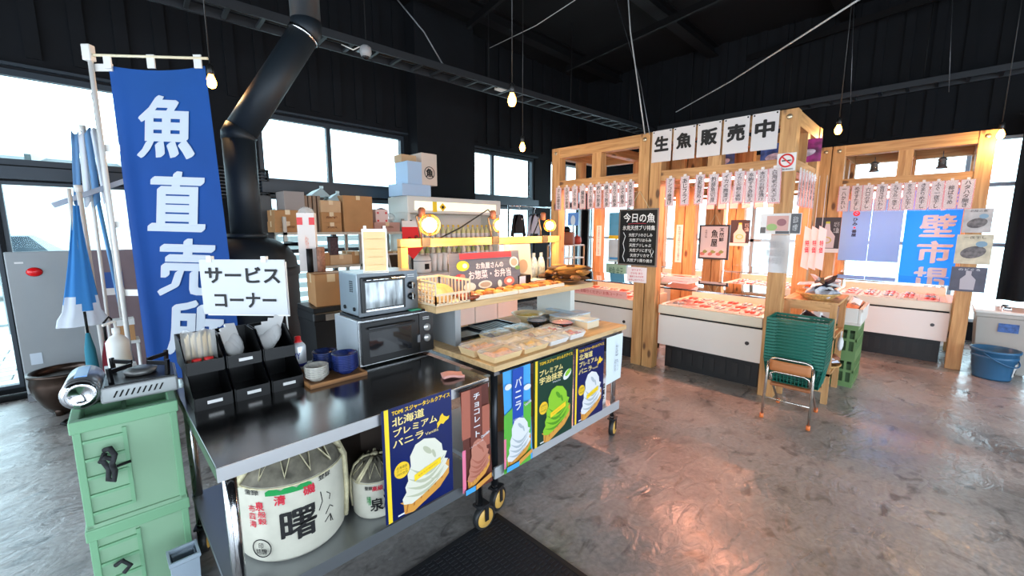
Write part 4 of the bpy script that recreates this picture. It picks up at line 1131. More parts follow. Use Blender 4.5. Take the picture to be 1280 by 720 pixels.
def mini_flag(loc, w, h, label, choc):
    t = thing('ice_cream_flag', label, 'flag', loc)
    def wave(x, z): return (x + .018 * (1 - z / h), -.004 - .006 * math.sin(3.2 * z / h + 9 * x) * (1 - z / h), z)
    m = MB().sheet(lambda i, j: wave(w * i, h * (1 - j)), 8, 14, 0)
    m.build('cloth', BRN if choc else SKYB, t)
    mats = [CHOC, CHD, CONE, CONED, WPR, WSH, GRS, RBL, SKYB, PINK, CHL]
    p = MB()
    if choc:
        p.rect(0, w * .42, h * .55, h, -.012, 0); p.rect(w * .30, w * .70, h * .45, h, -.0125, 1); p.rect(w * .72, w, h * .4, h * .8, -.012, 0)
        softserve(p, w * .58, h * .27, w * .86, h * .42, -.013, (10, 0, 2, 3))
        p.rect(0, w * .12, h * .04, h * .45, -.0125, 9); p.rect(w * .05, w * .4, h * .02, h * .07, -.024, 8); p.flat([(w * .42, h * .02), (w, h * .07), (w, h * .12), (w * .42, h * .07)], -.024, 2)
    else:
        p.flat([(0, 0), (w, 0), (w, h * .62), (w * .5, h * .66), (0, h * .58)], -.012, 6); p.rect(w * .30, w * .70, h * .46, h, -.0125, 7)
        p.ellipse(w * .15, h * .85, w * .12, h * .03, -.0125, 4); p.ellipse(w * .85, h * .78, w * .14, h * .03, -.0125, 4)
        softserve(p, w * .55, h * .26, w * .92, h * .44, -.013, (4, 5, 2, 3))
        p.rect(0, w * .08, h * .05, h * .35, -.0125, 9); p.rect(w * .05, w * .5, h * .02, h * .07, -.024, 8); p.flat([(w * .5, h * .03), (w, h * .09), (w, h * .13), (w * .5, h * .08)], -.024, 2)
    p.build('print', mats, t)
    if choc:
        text('チョコレート', .05, WPR, t, w * .52, h * .74, -.014, bold=.02, vertical=True, fit=(w * .22, h * .42))
        text('Chocolate', .02, WPR, t, w * .82, h * .52, -.014, bold=.02, fit=(w * .32, h * .03), rot=.3)
        text('ミルクチョコレート味', .02, WPR, t, w * .5, h * .46, -.014, fit=(w * .5, h * .018), rot=.15)
    else:
        text('バニラ', .05, WPR, t, w * .5, h * .75, -.014, bold=.02, vertical=True, fit=(w * .24, h * .32))
        text('Vanilla', .02, WPR, t, w * .86, h * .62, -.014, bold=.02, fit=(w * .26, h * .03), rot=.3)
        text('北海道バニラ', .02, WPR, t, w * .5, h * .50, -.014, fit=(w * .36, h * .02))
    MB().cyl((-.008, -.002, h + .004), (w + .008, -.002, h + .004), .004, 8).build('hanging_rod', BLK_GLOSS, t)
    return t
mini_flag((1.075, 1.402, .285), .165, .50, 'brown chocolate ice cream flag on the steel worktable end', True)
mini_flag((1.392, 1.462, .23), .205, .55, 'sky blue vanilla ice cream flag on the cart end', False)
wn_ = thing('white_notice', 'plain white notice sheet hanging at the cart end', 'notice', (2.335, 1.452, .455))
MB().sheet(lambda i, j: (.205 * i, -.006 * math.sin(2.5 * i + 2 * j) * j, .325 * (1 - j)), 8, 8).build('sheet', M('pale_blue_paper', (214, 226, 232), .7), wn_)
text('ご自由に\nお取り下さい', .03, M('grey_print', (120, 132, 140), .7), wn_, .12, .17, -.010, vertical=False, fit=(.05, .2), rot=0, name='print')

# ================================================================ SALES CART WITH WOODEN SHELF
ct = thing('sales_cart', 'wheeled sales cart with pale wooden top and raised wooden shelf', 'cart', (1.345, 1.465, 0))
CWD, CDP = 1.21, .78
BTOP = .83
MB().box(-.02, CWD + .02, -.02, CDP, BTOP - .03, BTOP).build('wooden_top', wood('x', (214, 180, 132), (186, 148, 100), 'shelf_wood'), ct, bevel=.003)
MB().box(0, CWD, .005, CDP - .01, BTOP - .06, BTOP - .03).build('steel_top', STEEL, ct)
for x in (.03, CWD - .03):
    for y in (.04, CDP - .04):
        MB().cyl((x, y, .16), (x, y, BTOP - .05), .019, 14).build('leg', CHROME if x > .5 else M('dark_leg', (44, 46, 50), .3, .6), ct)
        caster(ct, x, y, R(15) if y < .1 else R(80))
MB().box(.0, CWD, .01, CDP - .01, .225, .25).box(.0, CWD, .004, .014, .215, .278).build('lower_shelf', M('shelf_white_steel', (196, 200, 204), .35, .4), ct)
SHX0, SHX1, SHY, SHZ = -.085, 1.38, 1.83 - 1.465, 1.045
MB().box(SHX0, SHX1, SHY, SHY + .38, SHZ, SHZ + .036).build('raised_shelf', wood('x', (216, 184, 136), (190, 152, 104), 'shelf_wood'), ct, bevel=.003)
MB().box(.06, .10, SHY + .03, SHY + .36, BTOP, SHZ).build('shelf_support', M('support_grey', (150, 154, 156), .4, .3), ct)
MB().box(1.13, 1.18, SHY + .03, SHY + .36, BTOP, SHZ).build('shelf_support', M('support_white', (206, 208, 200), .5), ct)
FY = 2.17 - 1.465
OR = wood('x', (226, 168, 92), (198, 136, 66), 'frame_pine')
ORZ = wood('z', (226, 168, 92), (198, 136, 66), 'frame_pine')
MB().box(SHX0, SHX0 + .045, FY, FY + .04, SHZ + .036, 1.39).build('frame_post', ORZ, ct)
MB().box(SHX1 - .05, SHX1 - .005, FY, FY + .04, SHZ + .036, 1.39).build('frame_post', ORZ, ct)
MB().box(SHX0, SHX1 - .005, FY, FY + .04, 1.385, 1.435).build('frame_beam', OR, ct)
OX, OY = 1.345, 1.465
SZ = SHZ + .036        # raised shelf surface
# ---- clip lamps with caged bulbs
CLB = M('hot_lamp_bulb', (255, 220, 160), .2, emit=30.0, ecol=(255, 176, 84))
for k, (u, s, lab) in enumerate(((537, 1.25, 'large caged clip lamp glowing at the left clip by the toaster oven'), (625, 1.0, 'caged clip lamp glowing on the middle of the shelf beam'), (687, .95, 'caged clip lamp glowing on the shelf beam near the stall post'))):
    q = PY(u, 281, 2.12)
    lab = ['large caged clip lamp on the beam above the toaster oven', 'caged clip lamp on the middle of the wooden beam', 'caged clip lamp on the beam end near the stall post'][k]
    t = thing('clip_lamp', lab, 'lamp', (q.x, 2.19, 1.435), 0, 'clip lamps on the wooden beam')
    MB().box(-.03, .03, -.032, .028, -.045, .006).build('clamp', M('clamp_bronze', (92, 76, 58), .4, .5), t)
    MB().tube([(-.02, 0, .004), (-.025, .0, .05), (-.04, .01, .13), (-.01, -.02, .16)], .007, 8).build('arm', M('clamp_bronze', (92, 76, 58), .4, .5), t)
    MB().lathe([(.012, 0), (.02, .005), (.022, .05), (.012, .06), (0, .06)], 12, (-.02, -.02, .125)).build('socket', M('socket_rust', (110, 60, 36), .5), t)
    zc = .082
    MB().sphere((0, -.07, zc), .036 * s, 16).build('bulb', CLB, t)
    cg = MB()
    for j in range(6):
        a = j * math.pi / 6
        cg.tube([(.05 * s * math.cos(w) * math.cos(a), -.07 + .05 * s * math.cos(w) * math.sin(a), zc + .05 * s * math.sin(w)) for w in [2 * math.pi * i / 20 for i in range(21)]], .0018, 5)
    cg.build('cage', M('brass_wire', (190, 140, 60), .3, .8), t)
    ld = bpy.data.lights.new('lamp_glow', 'POINT'); ld.energy = 11 * s; ld.color = (1, .70, .38); ld.shadow_soft_size = .06
    lo = bpy.data.objects.new('lamp_glow', ld); COL.objects.link(lo); lo.parent = t; lo.location = (0, -.155, zc - .02)
a, b, c_ = PY(545, 300, 2.26), PY(610, 262, 2.3), PY(615, 268, 2.25)
wire([a, PY(575, 285, 2.28), b, c_], .005, 'black lamp cable looping along the beam to the middle clip lamp', BLACK, 'lamp_cable')
wire([PY(655, 318, 2.28), PY(662, 305, 2.27), PY(676, 270, 2.25), PY(680, 265, 2.24)], .005, 'black lamp cable curling up to the clip lamp near the stall post', BLACK, 'lamp_cable')

# ---- grey prepared-food sign
sg = thing('food_sign', 'grey wood-grain sign with red tape and food pictures on the shelf', 'sign', (1.515, 2.03, SZ))
SWd, SHt = .61, .265
MB().box(0, SWd, 0, .006, 0, SHt).build('board', M('sign_grey_wood', (116, 108, 112), .6, var=.12, vscale=3, stretch=(1, 1, 24)), sg, rot=(R(-7), 0, 0))
def lean(x, z): return (x, -.003 + z * math.sin(R(7)), z * math.cos(R(7)))
sg_p = MB(); mats = [M('tape_red', (214, 52, 56), .5), YEL, M('print_salmon', (226, 120, 100), .5), CREAM, M('print_rice', (190, 160, 130), .5), M('print_leaf', (120, 150, 70), .5)]
def lp(kind, *a, **k):
    n0 = len(sg_p.v); getattr(sg_p, kind)(*a, **k)
    for i in range(n0, len(sg_p.v)):
        x, y, z = sg_p.v[i]; q = lean(x, z); sg_p.v[i] = (q[0], q[1] + y, q[2])
lp('rect', .08, .53, .225, .262, -.002, 0)
for (x, z, rx, rz_, mi) in ((.10, .185, .05, .032, 1), (.115, .185, .02, .015, 3), (.07, .115, .04, .022, 0), (.09, .12, .02, .014, 2), (.55, .185, .045, .038, 3), (.55, .185, .032, .026, 4), (.58, .145, .025, .014, 5), (.14, .05, .05, .028, 3), (.14, .05, .036, .018, 2), (.27, .055, .06, .026, 3), (.27, .055, .045, .016, 4), (.40, .05, .02, .024, 3), (.49, .06, .05, .03, 2), (.49, .06, .025, .014, 3)):
    lp('ellipse', x, z, rx, rz_, -.002 - .0004 * (mi + 1), mi, 18)
sg_p.build('food_pictures', mats, sg)
for body, z, fit in (('お魚屋さんの', .178, (.24, .04)), ('お惣菜・お弁当', .122, (.37, .055))):
    text(body, .05, M('sign_pink_white', (246, 222, 214), .6), sg, .325, z, bold=.022, fit=fit, wrap=lambda x, z: (lean(x, z)[0], lean(x, z)[1] - .003, lean(x, z)[2]))
# ---- wire basket with cream packets
bk = thing('white_basket', 'white slotted basket of cream packets at the shelf end', 'basket', (1.268, 1.845, SZ))
WB = M('basket_cream', (226, 204, 170), .5)
bw, bd_, bh = .235, .30, .125
def slot_panel(x0, y0, x1, y1, n, h0, h1):
    p = MB()
    p.bar((x0, y0, h0), (x1, y1, h0), .006, .012).bar((x0, y0, h1), (x1, y1, h1), .008, .012)
    for k in range(n + 1):
        f = k / n
        p.bar((x0 + (x1 - x0) * f, y0 + (y1 - y0) * f, h0), (x0 + (x1 - x0) * f, y0 + (y1 - y0) * f, h1), .006, .008)
    return p
slot_panel(0, 0, bw, 0, 9, .006, .06).build('front_side', WB, bk)
slot_panel(0, 0, 0, bd_, 9, .006, bh).build('end_side', WB, bk)
slot_panel(bw, 0, bw, bd_, 9, .006, bh).build('end_side', WB, bk)
slot_panel(0, bd_, bw, bd_, 9, .006, bh).build('back_side', WB, bk)
for z in (.03, .055, .08, .1): MB().bar((0, 0, z), (0, bd_, z), .004, .006).build('slat', WB, bk)
MB().box(0, bw, 0, bd_, 0, .005).build('bottom', WB, bk)
for k in range(5):
    o = MB().sphere((0, 0, 0), .05, 12, sc=(1.35, 1.3, .26)).build('snack_packet', M('cream_packet', (196, 158, 100), .5, var=.15, vscale=20), None, (1.268 + .075 + .042 * (k % 3), 1.845 + .085 + .035 * k, SZ + .045 + .008 * k), rot=(R(28), R(8 * (k - 2)), 0))
    tag(o, 'cream packet tilted in the white slotted basket', 'packet', 'cream packets in the white basket')
# ---- trays of fried food
FRY = [M('fried_gold', (226, 150, 62), .6, var=.35, vscale=30, bump=.6), M('fried_brown', (178, 98, 40), .6, var=.4, vscale=30, bump=.6), M('fried_pale', (236, 186, 110), .6, var=.3, vscale=30, bump=.6)]
TRW = M('cream_tray', (232, 214, 188), .5)
def food_tray(x, y, w, d, label, plabel, n, z=SZ, mat=TRW, fry=FRY, name='food_tray', r=.036, flat=.45):
    t = thing(name, label, 'tray', (x, y, z))
    MB().box(0, w, 0, d, 0, .006).build('base', mat, t)
    MB().box(-.006, w + .006, -.006, 0, 0, .024).box(-.006, w + .006, d, d + .006, 0, .024).box(-.006, 0, 0, d, 0, .024).box(w, w + .006, 0, d, 0, .024).build('rim', mat, t)
    for k in range(n):
        fx = (k % 4 + .5) / 4; fy = (k // 4 + .5) / max(1, math.ceil(n / 4))
        o = MB().sphere((0, 0, 0), r, 10, sc=(1.1, .8 + .3 * random.random(), flat)).build('fried_piece', fry[(k * 7 + int(x * 10)) % len(fry)], None, (x + w * fx, y + d * fy, z + .006 + r * flat * .95), random.random() * 3)
        tag(o, plabel, 'fried food', plabel.replace('golden ', ''))
    return t
food_tray(1.555, 1.85, .34, .155, 'cream tray of golden fried food beside the white basket', 'golden fried piece on the tray before the grey sign', 8)
food_tray(1.915, 1.85, .30, .165, 'cream tray of fried food in the middle of the shelf', 'brown fried piece on the middle shelf tray', 8, fry=[FRY[1], FRY[0]])
food_tray(2.235, 1.86, .15, .165, 'cream tray of fried food beside the leaf-wrapped bundles', 'fried piece on the tray beside the leaf bundles', 8, fry=[FRY[1], FRY[0], FRY[1]])
for k in range(3):
    o = MB().sphere((0, 0, 0), .05, 12, sc=(1.5, .8, .4)).build('wrapped_snack', M('snack_red_brown', (150, 70, 44), .35, var=.5, vscale=25), None, (1.545 - .02 + .0 * k, 1.875 + .05 * k, SZ + .02), R(30 * k))
    o.location.x = 1.535
    o.location.z = SZ + .021 + .0 * k
    tag(o, 'red brown wrapped snack between the basket and the first tray', 'snack', 'wrapped snacks beside the basket')
# ---- plate of brown leaf-wrapped bundles
pl = tag(MB().lathe([(0, .006), (.09, .0), (.12, .012), (.165, .026), (.17, .03), (.12, .02), (0, .014)], 30).build('serving_plate', M('brown_plate', (150, 100, 56), .5, var=.3), None, (2.57, 1.995, SZ)), 'wide brown plate under the leaf-wrapped bundles', 'plate')
LEAF = [M('leaf_brown', (146, 92, 40), .5, var=.5, vscale=14, stretch=(1, 6, 6)), M('leaf_dark', (92, 56, 28), .5, var=.5, vscale=14, stretch=(1, 6, 6)), M('leaf_gold', (190, 128, 58), .5, var=.4, vscale=14, stretch=(1, 6, 6))]
for k in range(22):
    a = random.uniform(-.9, .9); lay = k // 8
    t = MB()
    prof = [(-.125, .008), (-.08, .024), (0, .03), (.08, .024), (.125, .006)]
    vs = []
    for (px, pr) in prof:
        for j in range(6):
            w = 2 * math.pi * j / 6
            vs.append((px, pr * math.cos(w) * 1.3, pr * .75 * math.sin(w)))
    t.add(vs, [(i * 6 + j, i * 6 + (j + 1) % 6, (i + 1) * 6 + (j + 1) % 6, (i + 1) * 6 + j) for i in range(4) for j in range(6)] + [tuple(range(5, -1, -1)), tuple(24 + j for j in range(6))])
    o = t.build('leaf_bundle', LEAF[k % 3], None, (2.57 + random.uniform(-.09, .09) * (1 - .18 * lay), 1.985 + (k % 8 - 3.5) * .037 * (1 - .12 * lay), SZ + .048 + lay * .036), rot=(0, R(random.uniform(-8, 8)), a))
    tag(o, 'brown leaf-wrapped bundle heaped on the wide plate', 'leaf bundle', 'leaf-wrapped bundles on the plate')
# ---- small things behind on the shelf
kb = carton('small black box with white card behind the fried food', (2.16, 2.06, SZ), (.12, .07, .085), 0, BLK_GLOSS, False, 'small_box')
MB().box(-.06, .0, -.038, -.035, .02, .08).build('white_card', PAPER, kb)
hk = thing('tissue_stack', 'stack of white paper sheets behind the fried food', 'paper', (2.315, 2.085, SZ))
MB().box(-.08, .08, -.05, .05, 0, .03).build('sheets', PAPER, hk)
MB().cbox((0, 0, .034), (.17, .11, .006), 0, Matrix.Rotation(R(10), 3, 'Z')).build('top_sheet', PAPER, hk)
bb = thing('bagged_crackers', 'clear bags of white crackers standing at the shelf back', 'snack bags', (2.43, 2.185, SZ))
for k in range(3):
    MB().sphere((-.09 + .085 * k, 0, .10), .05, 12, sc=(.85, .5, 2.0)).build('bag', M('cracker_bag', (206, 206, 190), .4, var=.35, vscale=45), bb)
for k in range(3): MB().box(-.105 + .085 * k, -.075 + .085 * k, -.004, .004, .185, .225).build('bag_neck', PLB, bb)
kp = thing('kraft_bag', 'pale kraft paper bag with round print behind the grey sign', 'bag', (2.22, 2.19, SZ))
MB().add([(-.11, 0, 0), (.11, 0, 0), (.12, .0, .30), (-.12, .0, .30), (-.10, -.09, 0), (.10, -.09, 0), (.11, -.05, .30), (-.11, -.05, .30)], [(4, 5, 6, 7), (0, 4, 7, 3), (5, 1, 2, 6), (1, 0, 3, 2), (0, 1, 5, 4)]).build('bag', M('kraft_pale', (214, 188, 158), .7), kp)
MB().ellipse(.0, .14, .05, .05, -.085, 0, 24).build('round_print', M('kraft_print', (196, 150, 110), .7), kp)
# ---- cart top: trays, bento packs, bowls
DK = M('dark_tray', (26, 30, 36), .25)
def dark_tray(x, y, w, d, label, rz=0):
    t = thing('dark_tray', label, 'tray', (x, y, BTOP), rz)
    MB().box(0, w, 0, d, 0, .008).build('base', DK, t)
    MB().box(-.008, w + .008, -.008, 0, 0, .022).box(-.008, w + .008, d, d + .008, 0, .022).box(-.008, 0, 0, d, 0, .022).box(w, w + .008, 0, d, 0, .022).build('rim', DK, t)
    return t
t = dark_tray(1.49, 1.93, .22, .20, 'glossy black tray nearest the silver support under the shelf')
t = dark_tray(1.745, 1.93, .25, .22, 'black ribbed mat tray under the raised shelf')
for k in range(9): MB().box(.015 + k * .025, .024 + k * .025, .01, .21, .008, .015).build('ridge', DK, t)
bw_ = thing('cream_dish', 'shallow cream dish with yellow food under the raised shelf', 'dish', (2.16, 2.0, BTOP))
MB().lathe([(0, 0), (.05, 0), (.055, .02), (.115, .06), (.12, .066), (.108, .064), (.05, .03), (0, .028)], 28).build('dish', M('cream_glaze', (230, 208, 160), .3), bw_)
MB().sphere((0, 0, .045), .085, 14, sc=(1, 1, .22)).build('yellow_food', M('yellow_food', (236, 196, 70), .5, var=.3, vscale=30), bw_)
t = thing('black_plate', 'round black plate under the raised shelf', 'plate', (2.33, 1.93, BTOP))
MB().lathe([(0, 0), (.08, 0), (.125, .012), (.12, .016), (.07, .008), (0, .008)], 26).build('plate', DK, t)
MB().lathe([(.06, .008), (.064, .0095), (.06, .011)], 26).build('foot_ring', DK, t)
CLR = film('clear_lid', (232, 232, 228), .74, .12)
KR = M('kraft_tray', (220, 190, 142), .6, var=.08)
def bento(x, y, w, d, h, label, fills, rz=0.0, lid=True, mat=KR, name='bento_pack', z=BTOP):
    t = thing(name, label, 'food pack', (x, y, z), rz)
    a = .012
    m = MB()
    m.add([(a, a, 0), (w - a, a, 0), (w - a, d - a, 0), (a, d - a, 0), (0, 0, h), (w, 0, h), (w, d, h), (0, d, h)], [(3, 2, 1, 0), (0, 1, 5, 4), (1, 2, 6, 5), (2, 3, 7, 6), (3, 0, 4, 7)])
    m.build('tray', mat, t)
    nf = len(fills)
    for k, f in enumerate(fills):
        x0 = .012 + (w - .024) * k / nf; x1 = .012 + (w - .024) * (k + 1) / nf - .004
        MB().sheet(lambda i, j: (x0 + (x1 - x0) * i, .012 + (d - .024) * j, h * .62 + .012 * math.sin(9 * i + k) * math.sin(8 * j + 1) + .006 * math.sin(25 * i) * math.cos(21 * j)), 8, 8).build('food', f, t)
    if lid:
        MB().add([(0, 0, h), (w, 0, h), (w, d, h), (0, d, h), (.01, .01, h + .018), (w - .01, .01, h + .018), (w - .01, d - .01, h + .018), (.01, d - .01, h + .018)], [(4, 5, 6, 7), (0, 1, 5, 4), (1, 2, 6, 5), (2, 3, 7, 6), (3, 0, 4, 7)]).build('clear_lid', CLR, t)
    return t
F_OR = M('food_orange', (224, 152, 68), .5, var=.35, vscale=40); F_WH = M('food_rice', (226, 214, 190), .6, var=.2, vscale=60); F_BR = M('food_brown', (130, 72, 36), .5, var=.5, vscale=40)
F_RD = M('food_red', (190, 62, 44), .5, var=.4, vscale=40); F_YE = M('food_yellow', (232, 190, 80), .5, var=.3, vscale=40); F_GN = M('food_green', (110, 130, 60), .5, var=.4, vscale=40)
LIN = tag(MB().sheet(lambda i, j: (.60 * i, .20 * j, .0015 + .0008 * math.sin(9 * i)), 6, 3).build('yellow_liner', M('liner_yellow', (238, 206, 120), .7), None, (1.56, 1.735, BTOP), solid=.001), 'thin yellow paper liner on the cart top', 'paper')
bento(1.345, 1.468, .205, .135, .034, 'kraft pack of golden croquettes at the cart corner', [F_OR])
bento(1.335, 1.615, .205, .13, .04, 'clear lidded pack of orange food behind the corner pack', [F_OR, F_OR])
bento(1.565, 1.468, .20, .13, .030, 'kraft pack of pale food second along the front edge', [F_WH, F_YE])
bento(1.555, 1.61, .21, .115, .034, 'clear lidded pack of pale noodles in the second row', [F_WH])
bento(1.78, 1.468, .17, .12, .030, 'pale pack of white food third along the front edge', [F_WH, F_WH], mat=PAPER)
bento(1.782, 1.60, .165, .115, .032, 'pale clear lidded pack of brown food in the second row', [F_BR, F_WH])
bento(1.965, 1.468, .155, .125, .032, 'pack of white rice with red pieces on the front edge', [F_WH, F_RD], mat=PAPER)
bento(1.955, 1.61, .12, .115, .032, 'pack of red and white sushi in the second row', [F_RD, F_WH, F_RD], mat=PAPER)
bento(1.60, 1.765, .17, .12, .028, 'clear lidded flat pack of brown food in front of the black tray', [F_BR, F_YE], z=BTOP + .003)
bento(1.79, 1.765, .18, .12, .028, 'flat pack of yellow and green food before the ribbed tray', [F_YE, F_GN], z=BTOP + .003)
for k, (x, y, r, lab, f) in enumerate(((2.175, 1.70, .085, 'black bowl with clear lid and red topping by the bento boxes', F_RD), (2.09, 1.85, .07, 'black bowl with clear lid and dark topping before the cream dish', F_BR))):
    t = thing('rice_bowl', lab, 'bowl', (x, y, BTOP))
    MB().lathe([(0, 0), (r * .55, 0), (r * .6, .006), (r * .95, .045), (r, .05), (r * .93, .048), (r * .55, .012), (0, .012)], 26).build('bowl', DK, t)
    MB().sphere((0, 0, .038), r * .9, 14, sc=(1, 1, .22)).build('topping', f, t)
    MB().lathe([(r, .05), (r * .95, .062), (r * .6, .072), (0, .074)], 26).build('clear_lid', CLR, t)
KBX = M('pale_box', (222, 206, 176), .6); BLP = M('pale_blue_wrap', (196, 214, 228), .5, var=.2, vscale=9)
for k, (x, y, lab) in enumerate(((2.27, 1.56, 'wrapped bento box with pale blue lid at the cart front'), (2.27, 1.735, 'wrapped bento box behind the front one'), (2.42, 1.735, 'wrapped bento box at the cart end'), (2.42, 1.90, 'wrapped bento box beneath the shelf end'))):
    t = thing('bento_box', lab, 'box', (x, y, BTOP))
    MB().box(0, .135, 0, .155, 0, .045).build('box', KBX, t, bevel=.003)
    MB().box(-.002, .137, -.002, .157, .045, .055).build('wrapped_lid', BLP, t, bevel=.003)
    MB().box(.03, .10, .05, .11, .055, .0556).build('label', PAPER, t)
bxs = carton('blue packet box beside the microwave under the shelf', (1.335, 2.00, TOPZ), (.0, .0, .0)) if False else None
bp = thing('blue_packet', 'blue and white printed packet box beside the microwave', 'box', (1.295, 1.60, TOPZ)) if False else None
bag = thing('printed_bag', 'white printed paper bag on the cart lower shelf', 'bag', (2.44, 1.57, .25))
MB().add([(-.05, -.03, 0), (.05, -.03, 0), (.05, .03, 0), (-.05, .03, 0), (-.055, -.035, .2), (.055, -.03, .2), (.05, .03, .2), (-.05, .03, .2), (0, 0, .27)], [(3, 2, 1, 0), (0, 1, 5, 4), (1, 2, 6, 5), (2, 3, 7, 6), (3, 0, 4, 7), (4, 5, 8), (5, 6, 8), (6, 7, 8), (7, 4, 8)]).build('bag', PAPER, bag)
text('和菓子', .03, INK, bag, 0, .1, -.036, bold=.03, vertical=True, fit=(.05, .13), name='print')
bag2 = carton('brown carton at the back of the cart lower shelf', (1.9, 1.95, .25), (.5, .35, .3), 0, CARD)

# rubber mat
RUB = M('black_mat', (24, 26, 32), .7)
mt = thing('floor_mat', 'black ribbed rubber mat on the floor before the worktable', 'mat', (.44, .1, 0))
MB().box(0, .93, 0, 1.38, 0, .008).build('mat', RUB, mt)
rs = MB()
for k in range(62):
    y = .03 + k * .0215
    for j in range(22):
        x = .03 + j * .04
        rs.box(x, x + .026, y + .006 * (j % 2), y + .009 + .006 * (j % 2), .008, .0115)
o = rs.build('ribs', RUB, mt); o['kind'] = 'stuff'
MB().box(0, .93, 1.355, 1.38, .008, .010).box(.905, .93, 0, 1.355, .008, .010).box(0, .025, 0, 1.355, .008, .010).build('border', M('mat_border', (18, 19, 23), .6), mt)

# ================================================================ BACK OF THE SHOP
RK = M('rack_steel', (150, 146, 138), .4, .5)
rk = thing('storage_rack', 'steel storage rack loaded with cartons under the window', 'rack', (1.50, 5.05, 0))
for z in (.15, 1.02, 1.42): MB().box(0, 1.50, 0, .45, z, z + .03).build('shelf', M('rack_shelf', (186, 176, 160), .5), rk)
for x in (0.0, .86, 1.465):
    for y in (0, .42): MB().box(x, x + .035, y, y + .03, 0, 1.62 if x != .86 else 1.42).build('upright', RK, rk)
def pxbox(u0, v0, u1, v1, y, d, label, mat=CARD, base=None, mark=None, tape=True, name='cardboard_box'):
    a = PY(u0, v1, y); b = PY(u1, v0, y)
    z0 = a.z if base is None else base
    return carton(label, ((a.x + b.x) / 2, y + d / 2, z0), (b.x - a.x, d, b.z - z0), 0, mat, tape, name, mark=mark)
R1 = 1.45
pxbox(344, 277, 375, 289, 5.10, .27, 'flat brown carton at the bottom of the pair by the locker', CARD, R1, '北陸')
z = PY(344, 277, 5.10).z
pxbox(344, 263, 375, 277, 5.10, .27, 'flat brown carton on top of the pair by the locker', CARD, z)
z = PY(350, 263, 5.10).z
pxbox(356, 240, 380, 263, 5.14, .28, 'grey carton standing on the pair of flat cartons', M('grey_card', (150, 142, 138), .8), z, None, False)
for k in range(4):
    a = PY(381 + k * 5.5, 250, 5.12)
    carton('folded brown carton sheet leaning in a row beside the grey carton', (a.x + .02, 5.30, R1), (.035, .30, .42), 0, M('card_grey_brown', (140, 116, 96), .8), False, 'folded_carton', group='folded carton sheets on the rack')
z1 = PY(400, 278, 5.10).z; z2 = PY(400, 265, 5.10).z; z3 = PY(400, 250, 5.10).z
a, b = PY(403, 290, 5.1).x, PY(428, 290, 5.1).x
carton('lowest brown carton of the three-carton stack on the rack', ((a + b) / 2, 5.28, R1), (b - a, .36, z1 - R1), 0, CARD, mark='魚')
carton('middle brown carton of the three-carton stack on the rack', ((a + b) / 2, 5.28, z1), (b - a, .36, z2 - z1), 0, CARD, mark='鮮')
carton('top brown carton of the three-carton stack on the rack', ((a + b) / 2, 5.28, z2), (b - a, .36, z3 - z2), 0, CARD2)
for k, (u0, u1) in enumerate(((392, 408), (410, 430))):
    a = PY(u0, 245, 5.2); b = PY(u1, 240, 5.2)
    t = thing('plastic_bag', ['pale blue plastic bag lying over the folded cartons', 'pale blue plastic bag peaked over the three-carton stack'][k], 'bag', ((a.x + b.x) / 2, 5.28, (1.87, z3)[k]))
    MB().add([(-.12, -.1, 0), (.12, -.1, 0), (.12, .1, 0), (-.12, .1, 0), (.05, 0, .11), (-.06, .02, .06)], [(3, 2, 1, 0), (0, 1, 4, 5), (1, 2, 4), (2, 3, 5, 4), (3, 0, 5)]).build('bag', M('pale_blue_bag', (190, 214, 220), .4), t)
    MB().box(.03, .07, -.01, .01, .10, .13).build('twist', M('pale_blue_bag', (190, 214, 220), .4), t)
pxbox(431, 246, 465, 290, 5.08, .38, 'big square brown carton on the rack', CARD, R1)
pxbox(468, 278, 500, 291, 5.10, .34, 'low pinkish carton at the rack end', M('pink_card', (190, 146, 132), .8), R1, '鮮魚')
z = PY(468, 278, 5.1).z
cb = pxbox(470, 262, 485, 278, 5.12, .25, 'small white carton with red corners at the rack end', M('white_pink_card', (222, 196, 190), .7), z, None, False)
for x in (-.07, .045):
    for zz in (.01, .11): MB().box(x, x + .025, -.128, -.124, zz, zz + .025).build('red_corner', RED, cb)
t = thing('grey_bag', 'grey rolled cloth bag beside the white carton on the rack', 'bag', (PY(489, 275, 5.15).x - .06, 5.3, z))
MB().sphere((0, 0, .10), .10, 12, sc=(1.0, .8, 1.0)).build('roll', M('grey_cloth', (122, 116, 116), .9), t)
MB().sphere((.11, -.02, .06), .09, 12, sc=(.9, .8, .8)).build('clear_bag', PLB, t)
# lower rack shelf cartons
for (u0, v0, u1, v1, lab, mt) in ((396, 316, 412, 340, 'small brown carton on the lower rack shelf by the locker', CARD), (414, 318, 440, 340, 'brown carton in the middle of the lower rack shelf', CARD2), (441, 314, 452, 340, 'upright brown carton behind the cream price card', CARD), (484, 314, 503, 340, 'brown carton behind the wooden frame post', CARD)):
    pxbox(u0, v0, u1, v1, 5.12, .3, lab, mt, 1.05)
t = thing('patterned_parcel', 'dark checked parcel standing on the lower rack shelf', 'parcel', (PY(420, 300, 5.1).x, 5.2, 1.05))
MB().box(-.05, .05, -.04, .04, 0, .33).build('parcel', M('checked_brown', (74, 52, 56), .7, var=.6, vscale=28), t)
MB().box(-.052, .052, -.042, .042, .33, .345).build('lid', BLACK, t)

